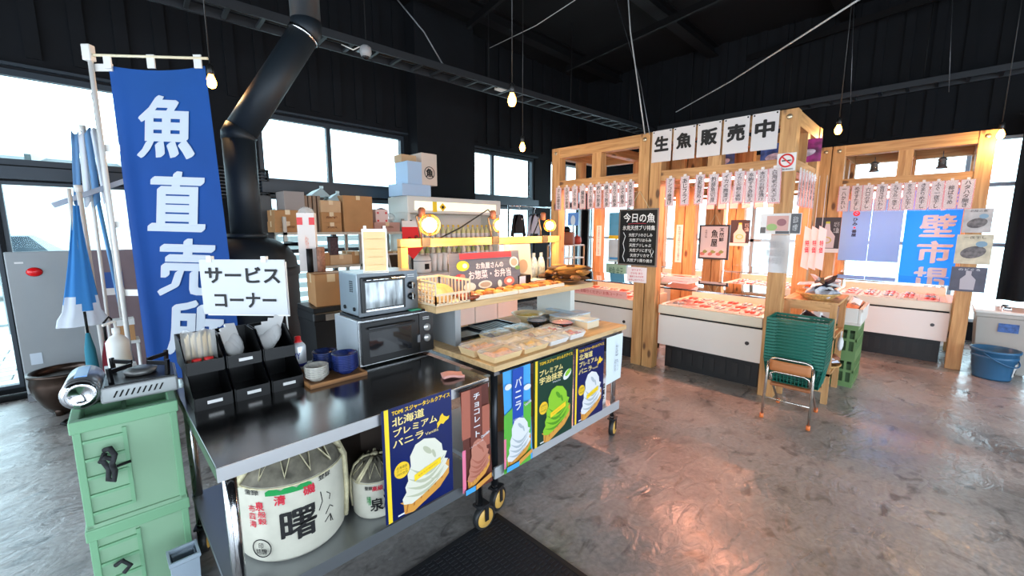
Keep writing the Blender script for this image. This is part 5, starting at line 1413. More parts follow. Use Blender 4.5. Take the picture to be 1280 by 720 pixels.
# ---- open refrigerated showcase with bottles
WHT = M('appliance_white', (214, 214, 206), .35)
fx0, fx1 = PY(508, 300, 5.05).x, PY(622, 300, 5.05).x
fr = thing('bottle_showcase', 'white open-front refrigerated showcase filled with bottles', 'showcase', (fx0, 5.0, 0))
FWd = fx1 - fx0
MB().box(0, FWd, .42, .5, 0, 1.92).box(0, .04, 0, .42, 0, 1.92).box(FWd - .04, FWd, 0, .42, 0, 1.92).box(.04, FWd - .04, 0, .42, 0, .35).build('cabinet', WHT, fr)
MB().box(-.006, FWd + .006, -.02, .426, 1.70, 1.926).build('header', WHT, fr, bevel=.01)
MB().box(.1, FWd - .1, -.022, -.018, 1.74, 1.86).build('light_panel', M('warm_diffuser', (250, 244, 216), .4, emit=.6, ecol=(255, 250, 220)), fr)
for z in (.42, .72, 1.02, 1.30): MB().box(.04, FWd - .04, .05, .42, z, z + .02).build('shelf', M('wire_white', (206, 208, 204), .4), fr)
for z in (.42, .72, 1.02, 1.30): MB().box(.04, FWd - .04, .04, .05, z, z + .05).build('price_rail', M('price_rail', (220, 226, 220), .3), fr)
MB().box(.39, .46, -.025, -.02, 1.72, 1.86).build('yellow_label', YEL, fr)
MB().add([(.56, -.024, 1.73), (.62, -.024, 1.79), (.56, -.024, 1.85), (.50, -.024, 1.79)], [(0, 1, 2, 3)]).build('warning_diamond', M('hazard_yellow', (236, 196, 30), .4), fr)
MB().ellipse(.56, 1.79, .022, .022, -.0255, 0, 14).build('warning_mark', INK, fr)
BT = [M('bottle_pale', (206, 206, 150), .2), M('bottle_green', (140, 156, 96), .2), M('bottle_white', (224, 222, 206), .3)]
CAPY = M('cap_yellow', (226, 192, 40), .4)
protos = {}
for r_, z in ((0, 1.32), (1, 1.04), (2, .74)):
    for k in range(17):
        c = (k + r_) % 3 if r_ else 0
        x = fx0 + .09 + k * (FWd - .18) / 16
        sh = ['top', 'middle', 'bottom'][r_]
        lab = ORDW[k] + ' ' + sh + ' shelf bottle from the storage rack in the white showcase'
        if c not in protos:
            t = thing('bottle', lab, 'bottle', (x, 5.12, z), 0, sh + ' shelf bottles in the showcase')
            MB().lathe([(0, 0), (.034, 0), (.036, .006), (.036, .13), (.028, .155), (.013, .18), (.013, .2), (0, .2)], 12).build('glass', BT[c], t)
            MB().lathe([(.015, .195), (.015, .222), (0, .224)], 10).build('cap', CAPY if c == 0 else WHITE, t)
            MB().lathe([(.0365, .04), (.0368, .04), (.0368, .10), (.0365, .10)], 12).build('label', PAPER, t)
            protos[c] = t
        else: dup(protos[c], (x, 5.12, z), None, lab, sh + ' shelf bottles in the showcase')
# boxes on the showcase top
LBL = M('pale_blue_card', (166, 192, 220), .6)
a, b = PY(509, 262, 4.98), PY(541, 247, 4.98)
bx1 = carton('pale blue flat carton on the showcase top', ((a.x + b.x) / 2 - .02, 5.2, 1.926), (b.x - a.x + .04, .36, .16), 0, LBL, False)
op = thing('open_carton', 'open white and beige carton with a round black emblem on the pale blue carton', 'box', (PY(530, 240, 5.0).x, 5.2, 2.086))
MB().box(-.22, .0, -.16, .16, 0, .30).build('box', LBL, op)
MB().box(-.23, .0, -.03, .16, .30, .40).build('open_flap', CARD2, op)
MB().box(.0, .25, -.16, .16, 0, .43).build('face', M('beige_white_card', (210, 194, 180), .7), op)
MB().lathe([(.075, 0), (.085, 0), (.085, .002), (.075, .002)], 28, mat=Matrix.Translation((.125, -.161, .17)) @ Matrix.Rotation(R(90), 4, 'X')).build('emblem_ring', INK, op)
text('魚', .1, INK, op, .125, .17, -.164, bold=.04, fit=(.11, .11), name='emblem')
# ---- rack beside showcase: red kite print, white appliances
rd = thing('red_print_bag', 'red and white printed cloth hanging beside the clip lamp', 'cloth', (PY(515, 290, 4.3).x, 4.3, 0))
z1, z0 = PY(515, 275, 4.3).z, PY(515, 322, 4.3).z
RDC = M('red_cloth', (214, 30, 36), .7)
MB().add([(-.13, 0, z1 - .08), (.13, 0, z1 - .08), (.13, -.01, z1 - .33), (0, -.01, z0 - .02), (-.13, -.01, z1 - .33)], [(4, 3, 2, 1, 0)]).build('cloth', RDC, rd, solid=.006)
MB().box(-.13, .13, -.006, .004, z1 - .08, z1 - .01).build('white_top', PAPER, rd)
for dx, dz in ((-.04, -.22), (.05, -.20), (.0, -.27)): MB().sphere((dx, -.012, z1 + dz), .028, 8, sc=(1, .2, 1)).build('print', M('maroon_print', (120, 24, 24), .7), rd)
MB().cyl((0, .015, 0), (0, .015, z1), .012, 8).build('stand_rod', BLACK, rd)
MB().lathe([(0, 0), (.16, 0), (.16, .02), (0, .03)], 20).build('stand_base', BLACK, rd)
wk = thing('white_counter', 'white kitchen counter in front of the bottle showcase', 'counter', (2.86, 4.5, 0))
MB().box(0, 1.75, 0, .45, 0, .88).build('cabinet', M('counter_white', (206, 208, 206), .5), wk)
MB().box(-.02, 1.77, -.02, .47, .88, .92).build('worktop', M('counter_top', (190, 192, 192), .3, .3), wk)
for k in range(4): 
    d = MB().box(.02 + k * .435, .435 + k * .435, -.02, 0, .08, .84).build('door', M('counter_door', (220, 220, 216), .5), wk)
    MB().box(.36 + k * .435, .38 + k * .435, -.035, -.02, .5, .62).build('handle', GREYM, d)
for k, (u, w, h, lab, mt) in enumerate(((534, .24, .26, 'white rice cooker on the white counter', WHITE), (557, .2, .3, 'stack of clear cup sleeves on the white counter', PLB), (505, .26, .22, 'black framed tablet leaning on the white counter', BLK_GLOSS), (590, .3, .24, 'grey metal canister box on the white counter', GREYM))):
    q = PY(u, 345, 4.5)
    t = thing(['rice_cooker', 'cup_stack', 'tablet', 'canister_box'][k], lab, ['rice cooker', 'cups', 'tablet', 'box'][k], (q.x + .06, 4.72, .92))
    if k == 0:
        MB().lathe([(0, 0), (.12, 0), (.13, .03), (.13, .17), (.11, .21), (.05, .225), (0, .225)], 24).build('body', WHITE, t)
        MB().lathe([(.131, .15), (.134, .155), (.131, .16)], 24).build('seam', GREYM, t); MB().box(-.03, .03, -.14, -.12, .05, .12).build('panel', BLACK, t)
    elif k == 1:
        for j in range(3): MB().lathe([(0, 0), (.035, 0), (.045, .24), (.04, .24), (0, .23)], 14, (-.09 + .09 * j, 0, 0)).build('cup_sleeve', M('milky_cup', (222, 226, 226), .3), t)
    elif k == 2:
        MB().cbox((0, 0, .14), (.26, .012, .26), 0, Matrix.Rotation(R(-18), 3, 'X')).build('frame', WHITE, t); MB().cbox((0, -.008, .142), (.225, .006, .22), 0, Matrix.Rotation(R(-18), 3, 'X')).build('screen', BLK_GLOSS, t); MB().box(-.05, .05, -.03, .12, 0, .01).build('foot', WHITE, t)
    else:
        MB().box(-.14, .14, -.1, .1, 0, .22).build('box', GREYM, t, bevel=.01); MB().box(-.145, .145, -.105, .105, .22, .24).build('lid', CHROME, t)
# ---- sweatshirts hanging before the second window
def shirt(u, v0, v1, y, label, mat, sl=1.0):
    a = PY(u, v0, y); b = PY(u, v1, y)
    t = thing('sweatshirt', label, 'clothing', (a.x, y, a.z)); h = a.z - b.z; w = h * .36
    out = [(-.28, 0), (.28, 0), (1.0, -.16), (1.42, -1.02), (1.12, -1.10), (.86, -.48), (.86, -1.0), (-.86, -1.0), (-.86, -.48), (-1.12, -1.10), (-1.42, -1.02), (-1.0, -.16)]
    n = len(out)
    m = MB(); m.add([(x * w, -.025, z * h) for x, z in out] + [(x * w, .025, z * h) for x, z in out], [tuple(range(n))[::-1], tuple(range(n, 2 * n))] + [(i, (i + 1) % n, (i + 1) % n + n, i + n) for i in range(n)])
    m.build('body', mat, t, bevel=.012)
    MB().tube([(-.28 * w, 0, 0), (-.1 * w, -.02, -.06 * h), (.1 * w, -.02, -.06 * h), (.28 * w, 0, 0)], .012, 8).build('collar', mat, t)
    for s in (-1, 1): MB().cyl((s * 1.2 * w, 0, -1.0 * h), (s * 1.3 * w, 0, -1.13 * h), .03, 10).build('cuff', mat, t)
    MB().tube([(0, 0, .0), (0, 0, .07), (.03, 0, .1), (0, 0, .12)], .005, 6).build('hanger_hook', CHROME, t)
    return t
shirt(648, 268, 292, 4.95, 'black sweatshirt with small white badge hanging by the window', M('black_cotton', (24, 24, 26), .9))
q = PY(651, 274, 4.95); tag(MB().box(-.012, .012, -.002, 0, -.012, .012).build('chest_badge', PAPER, None, (q.x, 4.92, q.z)), 'tiny white badge pinned on the black sweatshirt chest', 'badge')
shirt(668, 268, 292, 5.0, 'pale grey sweatshirt hanging beside the black one', M('pale_cotton', (178, 184, 200), .9))
q = PY(650, 268, 5.0)
gr = thing('garment_rail', 'thin steel garment rail holding the two sweatshirts', 'rail', (q.x - .3, 4.975, 0))
MB().cyl((0, 0, 1.86), (1.1, 0, 1.86), .012, 8).build('rail', CHROME, gr)
for x in (0, 1.1): MB().cyl((x, 0, 0), (x, 0, 1.87), .014, 8).build('upright', CHROME, gr); MB().box(x - .02, x + .02, -.25, .25, 0, .03).build('foot', CHROME, gr)
# ---- small white shelf unit behind the stall post
q = PY(717, 306, 4.35)
ws = thing('white_shelf', 'small white shelf unit with pots behind the stall corner', 'shelf', (PY(704, 306, 4.35).x, 4.35, 0))
wd = PY(731, 306, 4.35).x - PY(704, 306, 4.35).x
for z in (.3, .72, .97, 1.19): MB().box(0, wd, 0, .35, z, z + .02).build('shelf', WHITE, ws)
for x in (0, wd / 2, wd - .02):
    for y in (0, .33): MB().box(x, x + .02, y, y + .02, 0, 1.21).build('upright', M('birch', (190, 150, 110), .6), ws)
t = thing('brown_pot', 'brown box pot with black kettle lid on the white shelf', 'pot', (PY(714, 300, 4.4).x, 4.5, 1.21))
MB().lathe([(0, 0), (.13, 0), (.14, .02), (.14, .20), (.13, .22), (0, .22)], 18).build('pot', M('pot_brown', (130, 76, 50), .5), t)
MB().lathe([(0, .22), (.06, .22), (.07, .26), (.04, .31), (0, .32)], 16).build('kettle', BLK_GLOSS, t)
t = thing('red_pot', 'small red clay pot on the white shelf', 'pot', (PY(728, 300, 4.4).x - .02, 4.5, 1.21))
MB().lathe([(0, 0), (.06, 0), (.08, .05), (.07, .12), (.05, .14), (0, .14)], 16).build('pot', M('pot_red', (160, 60, 44), .5), t)
MB().sphere((0, 0, .145), .02, 8).build('knob', M('pot_red', (160, 60, 44), .5), t)

# ================================================================ TIMBER FISH STALLS
UZ = 2.46
PST = .12
BOLT = M('steel_bolt', (190, 176, 150), .3, .8)
def stall_unit(x0, y0, y1, depth, label, name='stall_frame'):
    """one timber bay: posts at four corners, top and lower beams, studs; origin at front low corner"""
    t = thing(name, label, 'stall frame', (x0, y0, 0))
    W = y1 - y0; D = depth
    for x in (0, D - PST):
        for y in (0, W - PST):
            MB().box(x, x + PST, y, y + PST, 0, UZ).build('post', PZ, t, bevel=.004)
    for x in (0, D - PST):
        MB().box(x + .008, x + PST - .008, PST, W - PST, UZ - .12, UZ - .001).build('top_beam', PYW, t)
        MB().box(x + .008, x + PST - .008, PST, W - PST, 1.97, 2.07).build('lower_beam', PYW, t)
        MB().box(x + .01, x + PST - .01, W / 2 - .06, W / 2 + .06, 2.07, UZ - .12).build('stud', PZ, t)
    for y in (0, W - PST):
        MB().box(PST, D - PST, y + .008, y + PST - .008, UZ - .12, UZ - .001).build('side_beam', PXW, t)
        MB().box(PST, D - PST, y + .008, y + PST - .008, 1.97, 2.07).build('side_beam', PXW, t)
        MB().box(D / 2 - .05, D / 2 + .05, y + .01, y + PST - .01, 2.07, UZ - .12).build('stud', PZ, t)
    MB().box(PST, D - PST, W / 2 - .05, W / 2 + .05, UZ - .12, UZ - .02).build('cross_beam', PXW, t)
    for y in (PST / 2, W - PST / 2):
        MB().lathe([(0, 0), (.022, 0), (.02, .006), (.012, .01), (0, .01)], 14, mat=Matrix.Translation((0, y, UZ - .06)) @ Matrix.Rotation(R(-90), 4, 'Y')).build('bolt', BOLT, t)
    return t
SX, SD = 4.13, 1.05
stall_unit(SX, 2.135, 3.43, SD, 'timber bay of the fish stall next to the shirts and shelf')
stall_unit(SX, .865, 2.125, SD, 'timber bay of the fish stall under the five-character sign')
TX = 6.38
stall_unit(TX, -.35, .945, 1.05, 'timber bay of the dried fish stall with the blue banner')
stall_unit(TX, .955, 2.25, 1.05, 'timber bay of the far stall row with the bottle poster')
stall_unit(TX, 2.26, 3.55, 1.05, 'timber bay at the far end of the far stall row')
# planks stretched across the far row
tag(MB().bar((0, 0, 0), (0, 1.55, 0), .05, .04).build('loose_batten', PYW, None, (TX + .5, -.40, UZ + .02)), 'long pale batten lying along the far stall top', 'batten')
# plank partition between the two rows (behind the five sheets)
pk = thing('plank_partition', 'upright timber plank panel above the counter behind the sign sheets', 'partition', (5.22, 1.55, 2.06))
for k in range(5): MB().box(0, .02, k * .105, .1 + k * .105, 0, .38).build('plank', PZ, pk)

# ---- stall lamps: fluorescent tubes under the lower beams, pink fresh-fish light
TUBE = M('pink_tube', (255, 214, 206), .3, emit=9.0, ecol=(255, 190, 172))
def stall_lamp(x, y0, y1, z, label, e):
    t = thing('tube_lamp', label, 'lamp', (x, y0, z), 0, 'tube lamps inside the stalls')
    L_ = y1 - y0
    MB().box(-.04, .04, 0, L_, .02, .06).build('housing', WHITE, t)
    MB().cyl((0, .03, 0), (0, L_ - .03, 0), .015, 12).build('tube', TUBE, t)
    for y in (.0, L_ - .03): MB().box(-.02, .02, y, y + .03, -.018, .02).build('end_holder', WHITE, t)
    ld = bpy.data.lights.new('tube_glow', 'AREA'); ld.shape = 'RECTANGLE'; ld.size = .06; ld.size_y = L_; ld.energy = e; ld.color = (1, .37, .21)
    lo = bpy.data.objects.new('tube_glow', ld); COL.objects.link(lo); lo.parent = t; lo.location = (0, L_ / 2, -.03)
LE = 38
stall_lamp(SX + .36, 2.32, 3.22, 1.98, 'pinkish tube lamp inside the bay next to the shirts', LE)
stall_lamp(SX + .36, 1.05, 1.95, 1.98, 'pinkish tube lamp inside the bay under the five-character sign', LE)
stall_lamp(TX + .36, -.18, .75, 1.98, 'pinkish tube lamp inside the blue banner stall', LE * .5)
stall_lamp(TX + .36, 1.15, 2.05, 1.98, 'pinkish tube lamp inside the bottle poster bay', LE)
stall_lamp(TX + .36, 2.45, 3.35, 1.98, 'pinkish tube lamp inside the far end bay', LE)

# ---- five sign sheets
SXF = SX - .012
ys = [(2.105, 1.905), (1.885, 1.675), (1.655, 1.445), (1.425, 1.215), (1.195, .995)]
for ch, (ya, yb), w_ in zip('生魚販売中', ys, ('first', 'second', 'third', 'fourth', 'last')):
    t = thing('sign_sheet', 'white sheet with bold black character %s, %s of five on the stall top' % (ch, w_), 'sign', (SXF, ya, 2.155), R(-90), 'five sheets of the raw fish sign')
    w = ya - yb
    MB().box(0, w, -.002, .002, 0, .305).build('sheet', M('sheet_white', (200, 196, 195), .35), t)
    text(ch, .1, INK, t, w / 2, .175, -.004, bold=.05, fit=(.135, .135), name='bold_character')
    for x in (.015, w - .015): MB().box(x - .006, x + .006, -.004, -.002, .285, .297).build('pin', CHROME, t)
# posters behind the sheets, high on the back beam
for k, (y, c) in enumerate(((1.70, (60, 80, 150)), (1.25, (60, 90, 160)), (.99, (150, 40, 110)))):
    t = thing('fish_photo', ['dark blue fish photo behind the second sheet', 'blue fish photo behind the fourth sheet', 'purple fish photo behind the last sheet'][k], 'poster', (SX + .5, y, 2.085), R(-90))
    MB().box(0, .22, -.002, .002, 0, .2).build('sheet', M('photo_%d' % k, c, .3, var=.8, vscale=14), t)
    MB().ellipse(.11, .08, .07, .03, -.003, 0, 18, .2).build('fish_print', M('photo_fish', (206, 186, 196), .4, var=.5, vscale=20), t)
    MB().cyl((.05, 0, .2), (.05, 0, .26), .003, 6).build('string', WHITE, t)

# ---- hanging menu strips
STRIP = M('strip_paper', (214, 204, 204), .5, transl=.2)
STRIPP = M('strip_pink_edge', (232, 120, 132), .6)
SLV = film('strip_sleeve', (240, 220, 222), .88, .1)
def strip(x, y, z, txt, label, w=.082, h=.265, cat_group='menu strips', rz=R(-90), tilt=0.0, sleeve=True):
    t = thing('menu_strip', label, 'menu strip', (x, y, z), rz, cat_group)
    MB().box(-w / 2, w / 2, -.001, .001, -h, 0).build('card', STRIP, t)
    e = .0045
    MB().box(-w / 2, -w / 2 + e, -.0018, -.001, -h, 0).box(w / 2 - e, w / 2, -.0018, -.001, -h, 0).box(-w / 2, w / 2, -.0018, -.001, -h, -h + e).build('pink_border', STRIPP, t)
    text(txt, .05, INK, t, 0, -h * .5, -.0028, bold=.028, vertical=True, fit=(.042, min(h * .9, .040 * len(txt) + .03)), lead=.95)
    if sleeve: MB().box(-w / 2 - .004, w / 2 + .004, -.0055, -.005, -h - .012, .006).build('clear_sleeve', SLV, t)
    MB().box(-.012, .012, -.005, .005, .0, .022).build('clip', film('clip_clear', (240, 236, 230), .3, .2), t)
    t.rotation_euler = (0, R(tilt), rz)
    return t
ORD = ['first', 'second', 'third', 'fourth', 'fifth', 'sixth', 'seventh', 'eighth', 'ninth', 'tenth']
RT = ['アンコウ唐揚げ', 'あじフライ', '自家製昆布〆', '釣屋魚切身', 'イカの麹漬け', 'イカと大根の煮物', '本鮪すき身和え', '本日のお刺身漬け', '白海老の天ぷら']
for k, txt in enumerate(RT):
    y = PX((838, 856, 875, 892, 910, 928, 944, 961, 977)[k] - (0, 0, 0, 0, 2, 4, 6, 9, 10)[k], 237, SX - .02).y
    strip(SX - .03, y, 1.985 + .004 * (k % 3), txt, '%s hanging menu strip from the chalkboard post under the sign sheets' % ORD[k], .085 if k != 8 else .095, .27 if k != 8 else .285, 'menu strips under the sign sheets', tilt=random.uniform(-2, 1))
LT = ['さしみ盛合せ', 'さばいか刺身', 'ぶり刺身', '鯛刺身', 'まぐろ刺身', '釣いか刺身', '縞ぶり刺身', '太刀うお刺身', 'ふぐ刺身', '天然まぐろ刺身']
for k, txt in enumerate(LT):
    y = PX(699 + k * 9.9, 247, SX - .02).y
    strip(SX - .03, y, 1.985, txt, '%s hanging menu strip from the shirt-side post of the fish stall' % ORD[k], .085, .265, 'menu strips on the shirt-side bay', tilt=random.uniform(-2, 2))
ST = ['一八かれい', 'めぎすたすし', '穴口の干し', '金目さばいわし', 'とびうお一夜干し', 'まるのいか干し', 'きまりめ干し', 'ふぐ一夜干し', '柳ばちめ', 'ハタハタ開き']
for k, txt in enumerate(ST):
    y = PX((1058, 1074, 1088, 1105, 1122, 1139, 1156, 1174, 1191, 1211)[k] - 3, 243, TX - .02).y
    strip(TX - .03, y, 1.985, txt, '%s hanging menu strip from the bottle poster on the blue banner stall' % ORD[k], .10, .29, 'menu strips on the blue banner stall', tilt=random.uniform(-1, 1))
for k in range(7):                                     # second row behind, inside the stall
    strip(SX + .96, 1.10 + .125 * k, 1.96, ('干物', 'さば', 'いか', 'たら', 'ぶり', 'かに', 'たい')[k], 'small hanging menu strip behind the sign-sheet bay', .09, .25, 'menu strips behind the bay', sleeve=False)
for k in range(6):                                     # sideways strips on the end of the stall
    strip(SX + .20 + .12 * k, .85, 1.985, ('しらす', 'あさり', 'さざえ', 'はまぐり', 'わかめ', 'こんぶ')[k], '%s menu strip along the stall side from the no-smoking post' % ORD[k], .085, .30, 'menu strips along the stall side', rz=0.0)

# ---- no smoking plate
t = thing('no_smoking_sign', 'white no smoking plate on the stall corner post', 'sign', (SX - .004, .985, 1.965), R(-90))
MB().box(0, .135, -.002, .002, 0, .145).build('plate', PAPER, t)
mr = Matrix.Translation((.0675, -.0035, .085)) @ Matrix.Rotation(R(90), 4, 'X')
MB().lathe([(.042, 0), (.055, 0), (.055, .001), (.042, .001)], 28, mat=mr).build('red_ring', RED, t)
MB().bar((.034, -.0045, .118), (.101, -.0045, .052), .001, .011).build('red_slash', RED, t)
MB().box(.035, .095, -.0038, -.003, .08, .09).box(.097, .101, -.0038, -.003, .08, .09).build('cigarette', INK, t)
text('禁煙 NO SMOKING', .02, INK, t, .0675, .016, -.003, bold=.02, fit=(.10, .013))

# ---- laminated photos and the clear sheet on the corner post
t = thing('laminated_photo', 'laminated food photo sheet on the stall corner post', 'poster', (SX - .012, 1.07, 1.445), R(-90))
MB().box(0, .30, -.002, .002, 0, .175).build('sheet', M('lam_pale', (206, 200, 196), .15), t)
p = MB(); p.rect(.05, .21, .03, .155, -.003, 0); p.ellipse(.09, .06, .04, .03, -.0035, 1); p.ellipse(.16, .10, .035, .03, -.0035, 2); p.rect(.225, .295, .01, .17, -.003, 3); p.rect(.005, .045, .01, .06, -.003, 3); p.rect(.12, .22, .005, .028, -.0032, 3)
p.build('photo_print', [M('lam_pink', (190, 140, 130), .3), M('lam_green', (130, 160, 80), .3), M('lam_wine', (130, 60, 70), .3), M('lam_dark', (40, 38, 44), .3)], t)
text('白えびの\nかき揚げ', .02, WPR, t, .26, .09, -.004, fit=(.035, .12))
t = thing('clear_sheet', 'milky plastic sheet hanging on the stall corner post', 'sheet', (SX - .014, 1.055, 1.12), R(-90))
MB().sheet(lambda i, j: (.255 * i, -.004 - .004 * math.sin(6 * i + 4 * j), .32 * j), 12, 8).build('plastic', film('milky_film', (200, 202, 204), .25, .15), t)
text('お知らせ\n魚のさばき\n承ります', .02, M('faint_grey', (160, 162, 166), .5), t, .12, .17, -.009, fit=(.14, .2), name='print')
# ---- chalkboard
cbd = thing('chalkboard', 'black chalkboard menu hanging on the double stall post', 'chalkboard', (SX - .02, 2.435, 1.105), R(-90))
CWb, CHb = .435, .585
MB().box(0, CWb, -.006, .006, 0, CHb).build('board', M('chalk_black', (8, 8, 9), .6, spec=.3), cbd)
FRB = M('board_frame', (110, 100, 92), .5)
MB().box(-.01, CWb + .01, -.012, .008, -.01, .006).build('frame_rail', FRB, cbd); MB().box(-.01, CWb + .01, -.012, .008, CHb - .006, CHb + .01).build('frame_rail', FRB, cbd)
MB().box(-.01, .006, -.012, .008, .006, CHb - .006).build('frame_stile', FRB, cbd); MB().box(CWb - .006, CWb + .01, -.012, .008, .006, CHb - .006).build('frame_stile', FRB, cbd)
CHK = M('chalk_white', (228, 228, 226), .8)
text('今日の魚', .1, CHK, cbd, .225, CHb - .085, -.008, bold=.018, fit=(.36, .095), rot=-.02)
MB().tube([(.10, -.008, CHb - .150), (.2, -.008, CHb - .143), (.31, -.008, CHb - .145)], .002, 5).build('red_underline', SRED, cbd)
text('氷見天然ブリ特集', .1, CHK, cbd, .225, CHb - .19, -.008, bold=.012, fit=(.37, .05))
for k, s in enumerate(('天然ブリのさしみ', '天然ブリはらみ', '天然ブリしゃぶ', '天然ブリにぎり', '天然ブリカマ', '天然ブリ照り焼き')):
    text(s, .1, CHK, cbd, .25, CHb - .265 - k * .054, -.008, bold=.012, fit=((.27, .25, .25, .24, .22, .29)[k], .036), rot=.01)
MB().tube([(.05, -.008, CHb - .24), (.075, -.008, CHb - .28), (.05, -.008, CHb - .36), (.07, -.008, CHb - .43), (.05, -.008, CHb - .5), (.075, -.008, CHb - .555)], .0035, 5).build('chalk_squiggle', CHK, cbd)
MB().tube([(.385, -.008, .11), (.37, -.008, .15), (.385, -.008, .19), (.405, -.008, .15), (.385, -.008, .11), (.375, -.008, .09), (.40, -.008, .09), (.385, -.008, .11)], .003, 5).build('chalk_fish', CHK, cbd)
MB().tube([(.10, 0, CHb + .005), (.215, .006, CHb + .19)], .0025, 5).build('string', TIEC, cbd); MB().tube([(.335, 0, CHb + .005), (.215, .006, CHb + .19)], .0025, 5).build('string', TIEC, cbd)
t = thing('pink_note', 'handwritten note in pink ink under the chalkboard', 'notice', (SX - .006, 2.335, .915), R(-90))
MB().box(0, .23, -.001, .001, 0, .165).build('sheet', M('note_paper', (238, 224, 226), .6), t)
for k, s in enumerate(('切ります。', 'さかな あら', '無料でおさばき', 'お申し付け下さい')): text(s, .02, SRED, t, .115, .135 - k * .036, -.002, bold=.01, fit=(.12 + .02 * k, .022), rot=.03)
# ---- white strip stickers on the back posts
for k, (u, v0, v1, x, txt) in enumerate(((850, 281, 328, SX + SD - PST - .004, '販売時間は品物がなくなり次第です'), (749, 282, 320, SX + SD - PST - .004, '写真撮影はお断りします'))):
    a = PX(u, v0, x); b = PX(u, v1, x)
    t = thing('post_sticker', ['narrow white strip sticker on the post behind the chalkboard post', 'narrow white strip sticker on the post behind the shirt-side bay'][k], 'sticker', (x, a.y, b.z), R(-90))
    MB().box(-.04, .04, -.001, .001, 0, a.z - b.z).build('sticker', M('sticker_pale', (240, 216, 210), .6), t)
    text(txt, .02, M('sticker_ink', (150, 60, 50), .7), t, 0, (a.z - b.z) / 2, -.002, vertical=True, fit=(.03, (a.z - b.z) * .92), lead=.95)
# ---- framed fish poster on the far row
a, b = PX(876, 282, TX - .03), PX(909, 324, TX - .03)
t = thing('framed_poster', 'framed fish poster with brush characters hanging by string', 'poster', (TX - .03, a.y, b.z), R(-90))
w, h = a.y - b.y, a.z - b.z
MB().box(0, w, -.006, .006, 0, h).build('sheet', M('poster_pale', (222, 214, 212), .4), t)
MB().box(-.012, w + .012, -.014, .008, -.012, .012).box(-.012, w + .012, -.014, .008, h - .012, h + .012).box(-.012, .012, -.014, .008, .012, h - .012).box(w - .012, w + .012, -.014, .008, .012, h - .012).build('frame', M('frame_dark', (52, 50, 52), .4), t)
text('魚屋', .1, INK, t, w * .52, h * .62, -.008, bold=.02, vertical=True, fit=(w * .22, h * .5))
text('天然鮮', .1, INK, t, w * .76, h * .72, -.008, bold=.02, vertical=True, fit=(w * .16, h * .4))
text('北陸の味', .1, INK, t, w * .22, h * .75, -.008, vertical=True, fit=(w * .08, h * .26))
p = MB()
for k in range(9): p.ellipse(w * (.12 + .095 * k), h * (.14 + .07 * (k % 3)), w * .09, h * .05, -.0075 - .0003 * k, k % 3, 14, .4 * (k % 2))
p.build('food_print', [M('poster_salmon', (206, 130, 120), .5), M('poster_green', (150, 160, 90), .5), M('poster_white', (230, 220, 214), .5)], t)
MB().tube([(w * .3, 0, h), (w * .5, .01, h + .16), (w * .7, 0, h)], .004, 5).build('string', TIEC, t)
# ---- bottle posters
def bottle_poster(x, u0, v0, u1, v1, label):
    a, b = PX(u0, v0, x), PX(u1, v1, x)
    w, h = a.y - b.y, a.z - b.z
    t = thing('bottle_poster', label, 'poster', (x, a.y, b.z), R(-90))
    MB().box(0, w, -.002, .002, -h * .13, h).build('sheet', M('poster_border', (222, 214, 210), .5), t)
    p = MB(); p.rect(0, w, 0, h, -.003, 0)
    p.flat([(w * .2, h * .02), (w * .8, h * .02), (w * .82, h * .40), (w * .62, h * .60), (w * .58, h * .80), (w * .42, h * .80), (w * .38, h * .60), (w * .18, h * .40)], -.0036, 1)
    p.ellipse(w * .5, h * .27, w * .2, h * .11, -.0042, 2); p.rect(w * .42, w * .58, h * .80, h * .87, -.0042, 3); p.ellipse(w * .5, h * .27, w * .14, h * .075, -.0046, 1)
    p.build('bottle_print', [M('poster_night', (48, 44, 52), .5), M('bottle_lilac', (206, 186, 186), .5), M('label_ochre', (196, 168, 96), .5), M('cap_lime', (190, 190, 70), .5)], t)
    text('のどぐろ\nだし醤油', .02, WPR, t, w * .84, h * .68, -.005, vertical=False, fit=(w * .2, h * .36), name='print')
    return t
bottle_poster(TX - .006, 1020, 272, 1048, 311, 'dark poster of a lilac bottle on the double post of the far row')
bottle_poster(TX + 1.05 - PST - .006, 914, 275, 936, 304, 'dark poster of a pink bottle on the back post of the far row')
# three posters on the end post
for k, (u0, v0, u1, v1, c, lab) in enumerate(((1206, 261, 1238, 291, (176, 172, 170), 'grey fish leaflet, topmost of three on the end post'), (1197, 293, 1237, 331, (196, 186, 160), 'pale yellow fish leaflet, middle of three on the end post'), (1190, 333, 1230, 366, (70, 68, 84), 'dark bottle leaflet, lowest of three on the end post'))):
    a, b = PX(u0, v0, TX - .008), PX(u1, v1, TX - .008)
    w, h = a.y - b.y, a.z - b.z
    t = thing('leaflet', lab, 'poster', (TX - .008, a.y, b.z), R(-90))
    MB().box(0, w, -.002, .002, 0, h).build('sheet', M('leaflet_%d' % k, c, .4, var=.25, vscale=12), t)
    p = MB()
    if k < 2: p.ellipse(w * .5, h * .4, w * .36, h * .2, -.003, 0, 20, .3); p.ellipse(w * .7, h * .68, w * .16, h * .10, -.0033, 1, 16)
    else: p.flat([(w * .3, .02), (w * .7, .02), (w * .72, h * .5), (w * .58, h * .68), (w * .58, h * .85), (w * .42, h * .85), (w * .42, h * .68), (w * .28, h * .5)], -.003, 2)
    p.build('picture', [M('leaf_fish', (106, 100, 100), .5, var=.6, vscale=25), M('leaf_blue', (120, 150, 170), .5), M('leaf_bottle', (170, 164, 170), .4)], t)
    text(('北陸の魚', '一夜干し', 'のどぐろ')[k], .02, INK if k < 2 else WPR, t, w * .5, h * .9, -.0035, fit=(w * .6, h * .09))

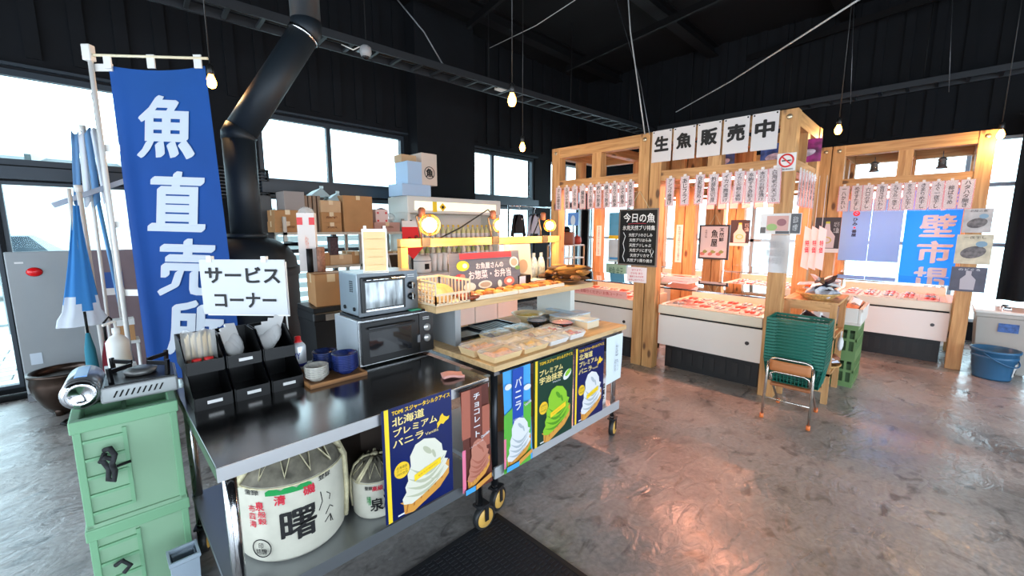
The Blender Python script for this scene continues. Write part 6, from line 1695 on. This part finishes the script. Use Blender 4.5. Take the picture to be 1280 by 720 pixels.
# ================================================================ FISH DISPLAY CASES
CWH = M('case_white', (226, 220, 214), .4)
CCR = M('case_cream', (222, 214, 196), .4)
ICE = M('crushed_ice', (236, 222, 222), .5, bump=1.0, bscale=60)
FISH = [M('fish_red', (226, 84, 72), .3, var=.4, vscale=20), M('fish_pink', (236, 150, 140), .3, var=.3, vscale=20), M('fish_silver', (190, 186, 190), .25, .3, var=.3, vscale=20)]
def fish_case(x0, y0, y1, label, flabel, n, dep=.80):
    t = thing('fish_case', label, 'display case', (x0, y0, 0))
    W = y1 - y0
    MB().box(.12, dep - .05, .04, W - .04, 0, .27).build('plinth', M('plinth_black', (20, 20, 22), .5), t)
    for k in range(int(W / .12)): MB().box(.112, .12, .10 + k * .11, .15 + k * .11, .06, .20).build('grille_slot', M('grille_dark', (30, 29, 30), .5), t)
    MB().box(.0, .03, 0, W, .27, .585).build('front_panel', CWH, t, bevel=.004)
    MB().box(.03, dep, 0, W, .27, .56).build('tank', CWH, t)
    MB().box(.012, .03, .01, W - .01, .585, .605).build('dark_gap', BLACK, t)
    MB().box(-.025, .04, 0, W, .605, .70).build('bumper', CCR, t, bevel=.012)
    MB().box(.04, dep, 0, .04, .56, .70).box(.04, dep, W - .04, W, .56, .70).box(dep - .04, dep, .04, W - .04, .56, .78).build('rim', CCR, t)
    MB().box(.04, dep - .04, .04, W - .04, .56, .685).build('ice_bed', ICE, t)
    MB().box(.0, .008, .0, W, .70, .875).build('front_glass', CLEAR, t)
    MB().add([(.0, 0, .70), (dep * .9, 0, .70), (dep * .9, 0, .94), (.0, 0, .875)], [(0, 1, 2, 3)]).build('side_glass', CLEAR, t)
    MB().add([(.0, W, .70), (dep * .9, W, .70), (dep * .9, W, .94), (.0, W, .875)], [(0, 1, 2, 3)]).build('side_glass', CLEAR, t)
    MB().add([(.0, .0, .876), (.0, W, .876), (dep * .6, W, .925), (dep * .6, 0, .925)], [(0, 1, 2, 3)]).build('top_glass', CLEAR, t)
    MB().box(-.008, .012, 0, W, .872, .886).build('glass_rail', CHROME, t)
    MB().cyl((-.004, W * .12, .44), (.0, W * .12, .44), .018, 14).build('lock', M('lock_dark', (70, 66, 66), .3, .6), t)
    # fish packs on the ice
    for k in range(n):
        r_ = k % 3; c_ = k // 3
        y = y0 + .08 + (W - .16) * (c_ + .5) / math.ceil(n / 3); x = x0 + .14 + .20 * r_
        o = thing('fish_pack', flabel, 'fish pack', (x, y, .686), random.uniform(-.1, .1), flabel)
        MB().box(-.085, .085, -.07, .07, 0, .022).build('tray', PAPER if (k % 4) else M('tray_pink', (238, 190, 190), .5), o)
        mt_ = FISH[(k * 5 + c_) % 3]
        MB().sphere((0, -.022, .026), .03, 10, sc=(2.4, .8, .5)).build('fillet', mt_, o); MB().sphere((0, .025, .026), .03, 10, sc=(2.3, .8, .5)).build('fillet', mt_, o)
    return t
fish_case(4.20, 1.00, 1.985, 'white fish display case under the five-character sign', 'packed fish in the case under the five-character sign', 18)
fish_case(4.20, 2.27, 3.30, 'white fish display case in the shirt-side bay', 'packed fish in the case of the shirt-side bay', 18)
fish_case(6.46, -.22, .82, 'white fish display case under the blue banner', 'packed fish in the case under the blue banner', 15)
fish_case(6.46, 1.09, 2.12, 'white fish display case in the bottle poster bay', 'packed fish in the bottle poster bay case', 15)
fish_case(6.46, 2.39, 3.42, 'white fish display case in the far end bay', 'packed fish in the far end bay case', 12)
# dark kick board below the front cases
# foam trays heaped on the case end beside the double post
for k in range(3):
    t = thing('foam_tray', ['white foam tray, lowest on the case glass by the double post', 'pink lined foam tray in the middle of the heap on the case', 'foam tray with red fish topping the heap on the case'][k], 'tray', (4.42 + .02 * k, 1.87, .925 + .022 * k), R(8 * k - 6))
    MB().box(-.11, .11, -.14, .14, 0, .008).box(-.115, .115, -.145, -.135, 0, .02).box(-.115, .115, .135, .145, 0, .02).box(-.115, -.105, -.135, .135, 0, .02).box(.105, .115, -.135, .135, 0, .02).build('tray', M('foam_pink', (240, 206, 200), .6), t)
    MB().sphere((-.03, .03, .012), .04, 10, sc=(1, 2, .3)).build('fillet', FISH[0], t); MB().sphere((.04, -.03, .012), .035, 10, sc=(1, 2, .3)).build('fillet', FISH[1], t)
# cardboard-pink sheet on the near case top by the leaf bundles
t = thing('pink_ledge_sign', 'long pink lettered price board on the shirt-side case', 'sign', (4.17, 3.20, .705), R(-90))
MB().box(0, .85, -.003, .003, 0, .085).build('board', M('ledge_pink', (238, 176, 168), .5), t)
text('ご自由にお取りください お魚コーナー', .05, M('ledge_red', (200, 70, 70), .6), t, .42, .042, -.005, bold=.01, fit=(.74, .04))

# ---- blue market banner and blue cabinet doors behind the far stall
t = thing('market_banner', 'bright blue hanging banner with large white market characters', 'banner', (7.47, .27, .78), R(-90))
MBW, MBH = .60, 1.35
MB().sheet(lambda i, j: (MBW * i, .012 * math.sin(9 * i + 3 * j), MBH * j), 16, 16).build('cloth', M('market_blue', (40, 132, 226), .8, transl=.45), t)
for k, chh in enumerate('岸壁市場'): text(chh, .1, BANW, t, MBW * .5, PX(1167, 249 + 33 * k, 7.47).z - .78, -.016, nib=.04, fit=(.30, .27), name='brush_character')
text('処', .1, BANW, t, MBW * .86, MBH * .82, -.016, bold=.03, fit=(.12, .12), name='brush_character')
MB().cyl((-.03, 0, MBH + .01), (MBW + .03, 0, MBH + .01), .01, 8).build('top_rod', POLEW, t)
t = thing('blue_curtain', 'pair of plain blue cloth panels with a small red and black logo', 'curtain', (7.27, .90, 1.06), R(-90))
CUB = M('slate_blue_cloth', (118, 172, 228), .8, transl=.3)
for k in range(2): MB().box(.31 * k, .305 + .31 * k, -.004, .004, 0, .80).build('panel', CUB, t)
MB().cyl((-.02, 0, .81), (.64, 0, .81), .01, 8).build('rod', POLEW, t)
MB().lathe([(.02, 0), (.036, 0), (.036, .002), (.02, .002)], 22, mat=Matrix.Translation((.15, -.0045, .63)) @ Matrix.Rotation(R(90), 4, 'X')).build('logo_ring', SRED, t)
MB().bar((.118, -.008, .655), (.182, -.008, .61), .001, .012).build('logo_stroke', SRED, t)
text('ひみ', .05, INK, t, .145, .52, -.006, bold=.02, vertical=True, fit=(.05, .1)); text('★', .05, SRED, t, .145, .445, -.006, fit=(.035, .035)); text('番屋', .05, INK, t, .145, .37, -.006, bold=.02, vertical=True, fit=(.05, .09))
# sea-green poster and pale blue sheet seen through the shirt-side bay
for k, (u0, v0, u1, v1, x, c, lab) in enumerate(((762, 266, 779, 299, 6.2, (96, 180, 216), 'pale blue poster behind the chalkboard'), (761, 299, 779, 328, 6.2, (196, 220, 226), 'white blue sheet under the pale blue poster'), (758, 329, 782, 350, 6.1, (150, 206, 186), 'mint green sign low behind the chalkboard'), (710, 266, 723, 282, 6.4, (96, 140, 206), 'blue and white flyer behind the shirt-side bay'))):
    a, b = PX(u0, v0, x), PX(u1, v1, x)
    t = thing('wall_poster', lab, 'poster', (x, a.y, b.z), R(-90)); w, h = a.y - b.y, a.z - b.z
    MB().box(0, w, -.003, .003, 0, h).build('sheet', M('wallposter_%d' % k, c, .5, var=.12), t)
    if k == 0: MB().rect(.0, w, 0, h * .14, -.004).build('yellow_band', YEL, t)
    if k == 2: text('鮮魚 金沢', .05, M('mint_ink', (40, 110, 90), .6), t, w * .5, h * .5, -.005, fit=(w * .7, h * .6))
    if k == 3: MB().ellipse(w * .5, h * .4, w * .22, h * .4, -.004, 0, 18).build('figure_print', WPR, t)
    if k in (1,): MB().rect(w * .1, w * .9, h * .1, h * .2, -.004).build('print_line', SKYB, t)
    MB().box(w * .45, w * .55, .003, .02, -b.z + 0.0, h).build('stand_post', GREYM, t)

# ================================================================ BASKETS, CHAIR, PRODUCE STAND
# ---- folding chair
q = Vector((3.66, .67, 0))
fc = thing('folding_chair', 'steel folding chair with tan backrest under the stacked baskets', 'chair', q, R(-90))
CT = M('chair_tube', (196, 188, 178), .25, .9)
hw = .155
for s in (-1, 1):
    MB().tube([(s * hw, -.01, .02), (s * (hw - .005), .02, .38), (s * (hw - .01), .03, .46)], .010, 10).build('leg', CT, fc)
    MB().tube([(s * (hw - .02), .40, .02), (s * (hw - .02), .14, .26), (s * (hw - .02), .05, .36)], .009, 10).build('leg', CT, fc)
    MB().cyl((s * hw, -.01, 0), (s * hw, -.01, .035), .014, 10).build('foot_cap', M('orange_rubber', (226, 120, 60), .5), fc)
    MB().cyl((s * (hw - .02), .41, 0), (s * (hw - .02), .40, .035), .014, 10).build('foot_cap', M('orange_rubber', (226, 120, 60), .5), fc)
MB().tube([(-hw + .01, .03, .44), (-hw + .03, .03, .485), (-hw + .06, .03, .495), (hw - .06, .03, .495), (hw - .03, .03, .485), (hw - .01, .03, .44)], .010, 10).build('back_tube', CT, fc)
MB().tube([(-hw + .02, .025, .31), (-hw + .03, .025, .37), (-hw + .06, .025, .385), (hw - .06, .025, .385), (hw - .03, .025, .37), (hw - .02, .025, .31)], .007, 8).build('back_tube', CT, fc)
MB().sheet(lambda i, j: (-hw + .02 + (2 * hw - .04) * i, .018 - .012 * math.sin(math.pi * i), .395 + .085 * j), 10, 3).build('backrest', M('tan_vinyl', (176, 112, 66), .5), fc, solid=.012)
MB().box(-hw + .02, hw - .02, .06, .38, .255, .28).build('seat', M('seat_vinyl', (150, 92, 54), .5), fc, bevel=.01)
MB().cyl((-hw, .0, .17), (hw, .0, .17), .007, 8).build('stretcher', CT, fc)
# ---- stack of green shopping baskets
BG = M('basket_green', (10, 98, 82), .4)
def basket_mesh():
    m = MB()
    w, d, h = .39, .27, .19
    tw, td = .34, .22
    def pt(fx, fy, z):
        f = z / h
        return (fx * (tw + (w - tw) * f) / 2, fy * (td + (d - td) * f) / 2, z)
    m.box(-tw / 2, tw / 2, -td / 2, td / 2, 0, .004)
    for (ax, ay, bx, by) in ((-1, -1, 1, -1), (1, -1, 1, 1), (1, 1, -1, 1), (-1, 1, -1, -1)):
        n = 14 if ay == by else 10
        for k in range(n + 1):
            f = k / n
            fx, fy = ax + (bx - ax) * f, ay + (by - ay) * f
            m.bar(pt(fx, fy, .0), pt(fx, fy, h), .004, .007)
        for z, e in ((.04, .003), (.08, .003), (.12, .003), (.165, .012), (h, .012)):
            m.bar(pt(ax, ay, z), pt(bx, by, z), .006 if e < .01 else .010, e * 1.6)
    return m, w, d, h
bm, bw0, bd0, bh0 = basket_mesh()
BP = Vector((3.875, .67, .282))
first = None
NB = 14
for k in range(NB):
    loc = (BP.x, BP.y, BP.z + k * .0245)
    last = k == NB - 1
    lab = 'topmost green shopping basket with folded handles on the chair' if last else ORDW[k] + ' green shopping basket up from the seat in the nested stack'
    if first is None:
        t = thing('shopping_basket', lab, 'basket', loc, R(-90), 'green baskets stacked on the chair')
        bm.build('mesh_body', BG, t)
        MB().tube([(-.12, -.140, .18), (-.115, -.152, .185), (.115, -.152, .185), (.12, -.140, .18)], .006, 8).build('handle', BG, t)
        MB().tube([(-.12, .140, .18), (-.115, .152, .185), (.115, .152, .185), (.12, .140, .18)], .006, 8).build('handle', BG, t)
        first = t
    else: dup(first, loc, None, lab)
    if last: last_loc = loc
t = tag(MB().box(-.04, .04, -.001, .001, -.006, .006).build('basket_label', PAPER, None, (BP.x + .128, BP.y, last_loc[2] + .175), R(-90)), 'small pale label strip on the topmost green basket', 'label')
# ---- wooden produce stand
PW = wood('z', (206, 158, 104), (170, 120, 72), 'stand_pine')
ps = thing('produce_stand', 'stepped pine stand with baskets of packed fish', 'stand', (4.30, .50, 0))
for x in (0, .54):
    for y in (0, .33): MB().box(x, x + .045, y, y + .045, 0, .865 if x >= 0 else .5).build('leg', PW, ps)
MB().box(-.01, .595, -.01, .385, .865, .885).build('top_board', wood('x', (206, 158, 104), (170, 120, 72), 'stand_pine'), ps)
MB().box(.0, .585, .0, .375, .565, .585).build('middle_board', wood('x', (206, 158, 104), (170, 120, 72), 'stand_pine'), ps)
MB().box(.0, .585, .0, .375, .25, .27).build('lower_board', wood('x', (206, 158, 104), (170, 120, 72), 'stand_pine'), ps)
MB().box(0, .02, .045, .33, .80, .865).build('apron', wood('y', (206, 158, 104), (170, 120, 72), 'stand_pine'), ps)
MB().box(0, .02, .045, .33, .10, .14).build('stretcher', wood('y', (206, 158, 104), (170, 120, 72), 'stand_pine'), ps)
WV = M('woven_bamboo', (204, 160, 96), .7, var=.45, vscale=50)
PKM = [M('packet_silver', (214, 216, 226), .3, .1, var=.45, vscale=14), M('packet_black', (44, 40, 48), .3, var=.7, vscale=14), M('packet_brown', (150, 96, 70), .4, var=.5, vscale=16), M('packet_white', (230, 228, 226), .35)]
def packet_basket(x, y, z, r, label, plab, n, mats, h=.05):
    t = thing('woven_basket', label, 'basket', (x, y, z))
    MB().lathe([(0, 0), (r * .6, 0), (r * .66, .006), (r * .97, h), (r, h + .006), (r * .93, h + .004), (r * .6, .012), (0, .012)], 26).build('bowl', WV, t)
    MB().tube([(r * math.cos(w), r * math.sin(w), h + .004) for w in [2 * math.pi * i / 28 for i in range(29)]], .007, 6).build('rim', WV, t)
    for k in range(n):
        a = random.uniform(0, 6.28); rr = r * .62 * math.sqrt(random.random())
        o = MB().add([(-.07, -.045, 0), (.07, -.045, 0), (.07, .045, 0), (-.07, .045, 0), (-.05, -.025, .02), (.05, -.025, .02), (.05, .025, .02), (-.05, .025, .02)], [(3, 2, 1, 0), (4, 5, 6, 7), (0, 1, 5, 4), (1, 2, 6, 5), (2, 3, 7, 6), (3, 0, 4, 7)]).build('fish_packet', mats[k % len(mats)], None, (x + rr * math.cos(a), y + rr * math.sin(a), z + h * .95 + .019 * (k // 3)), rot=(R(random.uniform(-50, 50)), R(random.uniform(-45, 45)), a))
        tag(o, plab, 'packet', plab)
packet_basket(4.44, .66, .885, .155, 'woven basket of silver packets on top of the stand', 'silver packet heaped in the top woven basket', 20, [PKM[0], PKM[3], PKM[0], PKM[1]])
packet_basket(4.72, .70, .885, .11, 'small woven basket of orange packets at the back of the stand top', 'orange packet in the small back basket', 6, [M('packet_orange', (220, 130, 80), .4, var=.3)])
packet_basket(4.45, .66, .585, .16, 'woven basket of dark striped packets on the middle board', 'dark striped packet in the middle woven basket', 14, [PKM[1], PKM[3], PKM[2]])
packet_basket(4.46, .62, .27, .17, 'woven basket of dark packets on the lower board', 'dark packet in the lower woven basket', 10, [PKM[1], PKM[3], PKM[2], PKM[0]])
bg = thing('white_tied_bag', 'white tied plastic bag hanging on the stand side', 'bag', (4.52, .475, .44))
MB().sphere((0, 0, .06), .05, 10, sc=(1, .45, 1.3)).build('bag', PAPER, bg); MB().tube([(0, 0, .12), (-.02, 0, .17), (.02, 0, .17), (0, 0, .12)], .005, 6).build('knot', PAPER, bg)
# ---- green slatted crates with a white box of goods
GR2 = M('crate_olive', (104, 138, 84), .5)
def slat_crate(x, y, z, label, w=.52, d=.30, h=.30):
    t = thing('slatted_crate', label, 'crate', (x, y, z))
    MB().box(0, w, 0, d, 0, .012).build('bottom', GR2, t)
    for (a, b, c, e) in ((0, w, 0, .012), (0, w, d - .012, d), (0, .012, .012, d - .012), (w - .012, w, .012, d - .012)):
        MB().box(a, b, c, e, h - .05, h).build('top_rail', GR2, t); MB().box(a, b, c, e, .012, .05).build('bottom_rail', GR2, t); MB().box(a, b, c, e, h * .48, h * .56).build('mid_rail', GR2, t)
    for i in range(9):
        xx = i * (w - .02) / 8
        for yy in (.001, d - .011): MB().box(xx, xx + .02, yy, yy + .010, .05, h - .05).build('slat', GR2, t)
    for i in range(6):
        yy = i * (d - .02) / 5
        for xx in (.001, w - .011): MB().box(xx, xx + .010, yy, yy + .02, .05, h - .05).build('slat', GR2, t)
    MB().box(.02, w - .02, .02, d - .02, .012, h - .08).build('contents', M('crate_dark_fill', (70, 96, 62), .8), t)
    return t
slat_crate(4.935, .40, 0, 'olive green slatted crate on the floor beside the pine stand', h=.30)
slat_crate(4.935, .40, .30, 'olive green slatted crate under the white box of goods', h=.30)
wbx = thing('white_goods_box', 'white foam box of packed dried fish on the olive crates', 'box', (4.915, .385, .60))
FOAM = M('white_foam', (226, 222, 214), .6)
MB().box(0, .56, 0, .33, 0, .02).box(0, .56, 0, .025, .02, .16).box(0, .56, .305, .33, .02, .16).box(0, .025, .025, .305, .02, .16).box(.535, .56, .025, .305, .02, .16).build('box', FOAM, wbx, bevel=.006)
MB().box(-.006, .566, -.006, .0, .13, .16).build('lip', FOAM, wbx)
for k in range(12):
    o = MB().add([(-.07, -.045, 0), (.07, -.045, 0), (.07, .045, 0), (-.07, .045, 0), (-.05, -.03, .02), (.05, -.03, .02), (.05, .03, .02), (-.05, .03, .02)], [(3, 2, 1, 0), (4, 5, 6, 7), (0, 1, 5, 4), (1, 2, 6, 5), (2, 3, 7, 6), (3, 0, 4, 7)]).build('dried_fish_pack', [M('pack_orange', (214, 130, 90), .4, var=.4, vscale=14), PKM[1], PKM[3], PKM[2]][k % 4], None, (5.0 + .08 * (k % 6), .47 + .13 * (k // 6), .735 + .02 * (k % 3)), rot=(R(random.uniform(10, 50)), R(random.uniform(-40, 30)), random.uniform(-.6, .6)))
    tag(o, 'packed dried fish heaped in the white foam box', 'fish pack', 'dried fish packs in the white box')
# folded price papers hanging behind stand
for k in range(3):
    q = PX(1008 + 9 * k, 300, 4.95)
    t = thing('price_paper', ['folded white price paper nearest the corner post', 'middle folded white price paper over the stand', 'folded white price paper beside the bottle poster'][k], 'paper', (4.95, q.y, 1.12), R(-70))
    MB().add([(-.03, 0, 0), (.035, -.01, -.03), (.04, 0, .36), (-.02, .01, .40)], [(0, 1, 2, 3)]).build('paper', M('price_pink_white', (238, 222, 222), .7, transl=.3), t, solid=.002)
    text('特価', .02, SRED, t, .005, .2, -.014, bold=.02, vertical=True, fit=(.03, .12))
    MB().cyl((0, .004, .38), (0, .004, .87), .0025, 5).build('string', WHITE, t)

# ================================================================ RIGHT CORNER
bk = thing('blue_bucket', 'blue plastic bucket with bail handle and white label', 'bucket', (6.30, -.56, 0))
BLB = M('bucket_blue', (48, 96, 132), .4)
MB().lathe([(0, .006), (.125, .006), (.13, .0), (.135, .02), (.165, .275), (.176, .278), (.176, .300), (.160, .300), (.128, .03), (0, .025)], 32).build('pail', BLB, bk)
MB().lathe([(.158, .21), (.163, .215), (.166, .235), (.160, .24)], 32).build('band', BLB, bk)
MB().tube([(.17 * math.cos(w) - .0, .17 * math.sin(w) - .0, .275 - .12 * math.sin((w - 2.6) / 3.14159 * math.pi)) for w in [2.6 + math.pi * i / 16 for i in range(17)]], .006, 8).build('bail_handle', BLB, bk)
lab_ = MB()
def bl(px, pz): 
    r_ = .1385 + .03 * pz / .275; a = R(225) + px / .15
    return (r_ * math.cos(a), r_ * math.sin(a), pz)
lab_.sheet(lambda i, j: bl(.035 + .10 * i, .05 + .13 * j), 6, 4).build('label', PAPER, bk)
MB().add([bl(.075 + .02 * math.cos(w), .15 + .016 * math.sin(w)) for w in [2 * math.pi * i / 14 for i in range(14)]], [tuple(range(14))]).build('label_mark', SRED, bk)
text('氷見\n魚直売', .02, INK, bk, .085, .095, bold=.02, fit=(.06, .055), wrap=lambda x, z: tuple(Vector(bl(x, z)) * 1.0 + Vector((-.002, -.002, 0))))
tb = thing('clear_bin', 'milky plastic storage bin with clear lid behind the blue bucket', 'bin', (6.72, -.62, 0))
MILK = M('milky_plastic', (196, 190, 182), .3, transl=.3)
MB().lathe([(0, .0), (.235, .0), (.25, .02), (.295, .58), (.31, .585), (.31, .62), (.0, .62)], 4, mat=Matrix.Rotation(R(45), 4, 'Z'), smooth=False).build('bin_body', MILK, tb, bevel=.02)
MB().box(-.23, .23, -.23, .23, .62, .655).build('lid', M('lid_clear', (216, 212, 206), .2), tb, bevel=.012)
for x in (-.1, .1): MB().box(x - .03, x + .03, -.03, .03, .655, .685).build('lid_knob', CHROME, tb, bevel=.008)
MB().box(-.212, -.209, -.09, .05, .44, .53).build('blue_label', M('label_blue', (60, 96, 160), .5, var=.5, vscale=40), tb)
cu = thing('black_curtain', 'black curtain hanging beside the bright end window', 'curtain', (7.85, PX(1259, 290, 7.85).y, 0))
vs = []
MB().sheet(lambda i, j: (.06 * math.sin(26 * i), -.95 * i, .62 + 2.2 * j), 40, 4).build('cloth', M('black_cloth', (16, 16, 18), .9), cu, solid=.004)
MB().cyl((0, .05, 2.83), (0, -1.0, 2.83), .012, 8).build('rod', BLACK, cu)
# lanterns in the high openings
for k, (u, v) in enumerate(((1093, 208), (1178, 203))):
    q = PX(u, v, TX + .85)
    t = thing('fishing_lantern', ['small grey lantern in the upper opening near the bottle poster', 'small grey lantern in the upper opening near the end post'][k], 'lantern', (q.x, q.y, q.z - .07))
    MB().lathe([(0, 0), (.05, 0), (.055, .015), (.04, .025), (.035, .09), (.05, .10), (.02, .13), (.0, .135)], 14).build('lantern_body', M('lantern_grey', (110, 108, 106), .4, .4), t)
    MB().lathe([(.037, .03), (.039, .055), (.037, .085)], 14).build('lantern_glass', CLEAR, t)
    MB().cyl((0, 0, .13), (0, 0, UZ - q.z + .07 - .06), .004, 6).build('hook', GREYM, t)
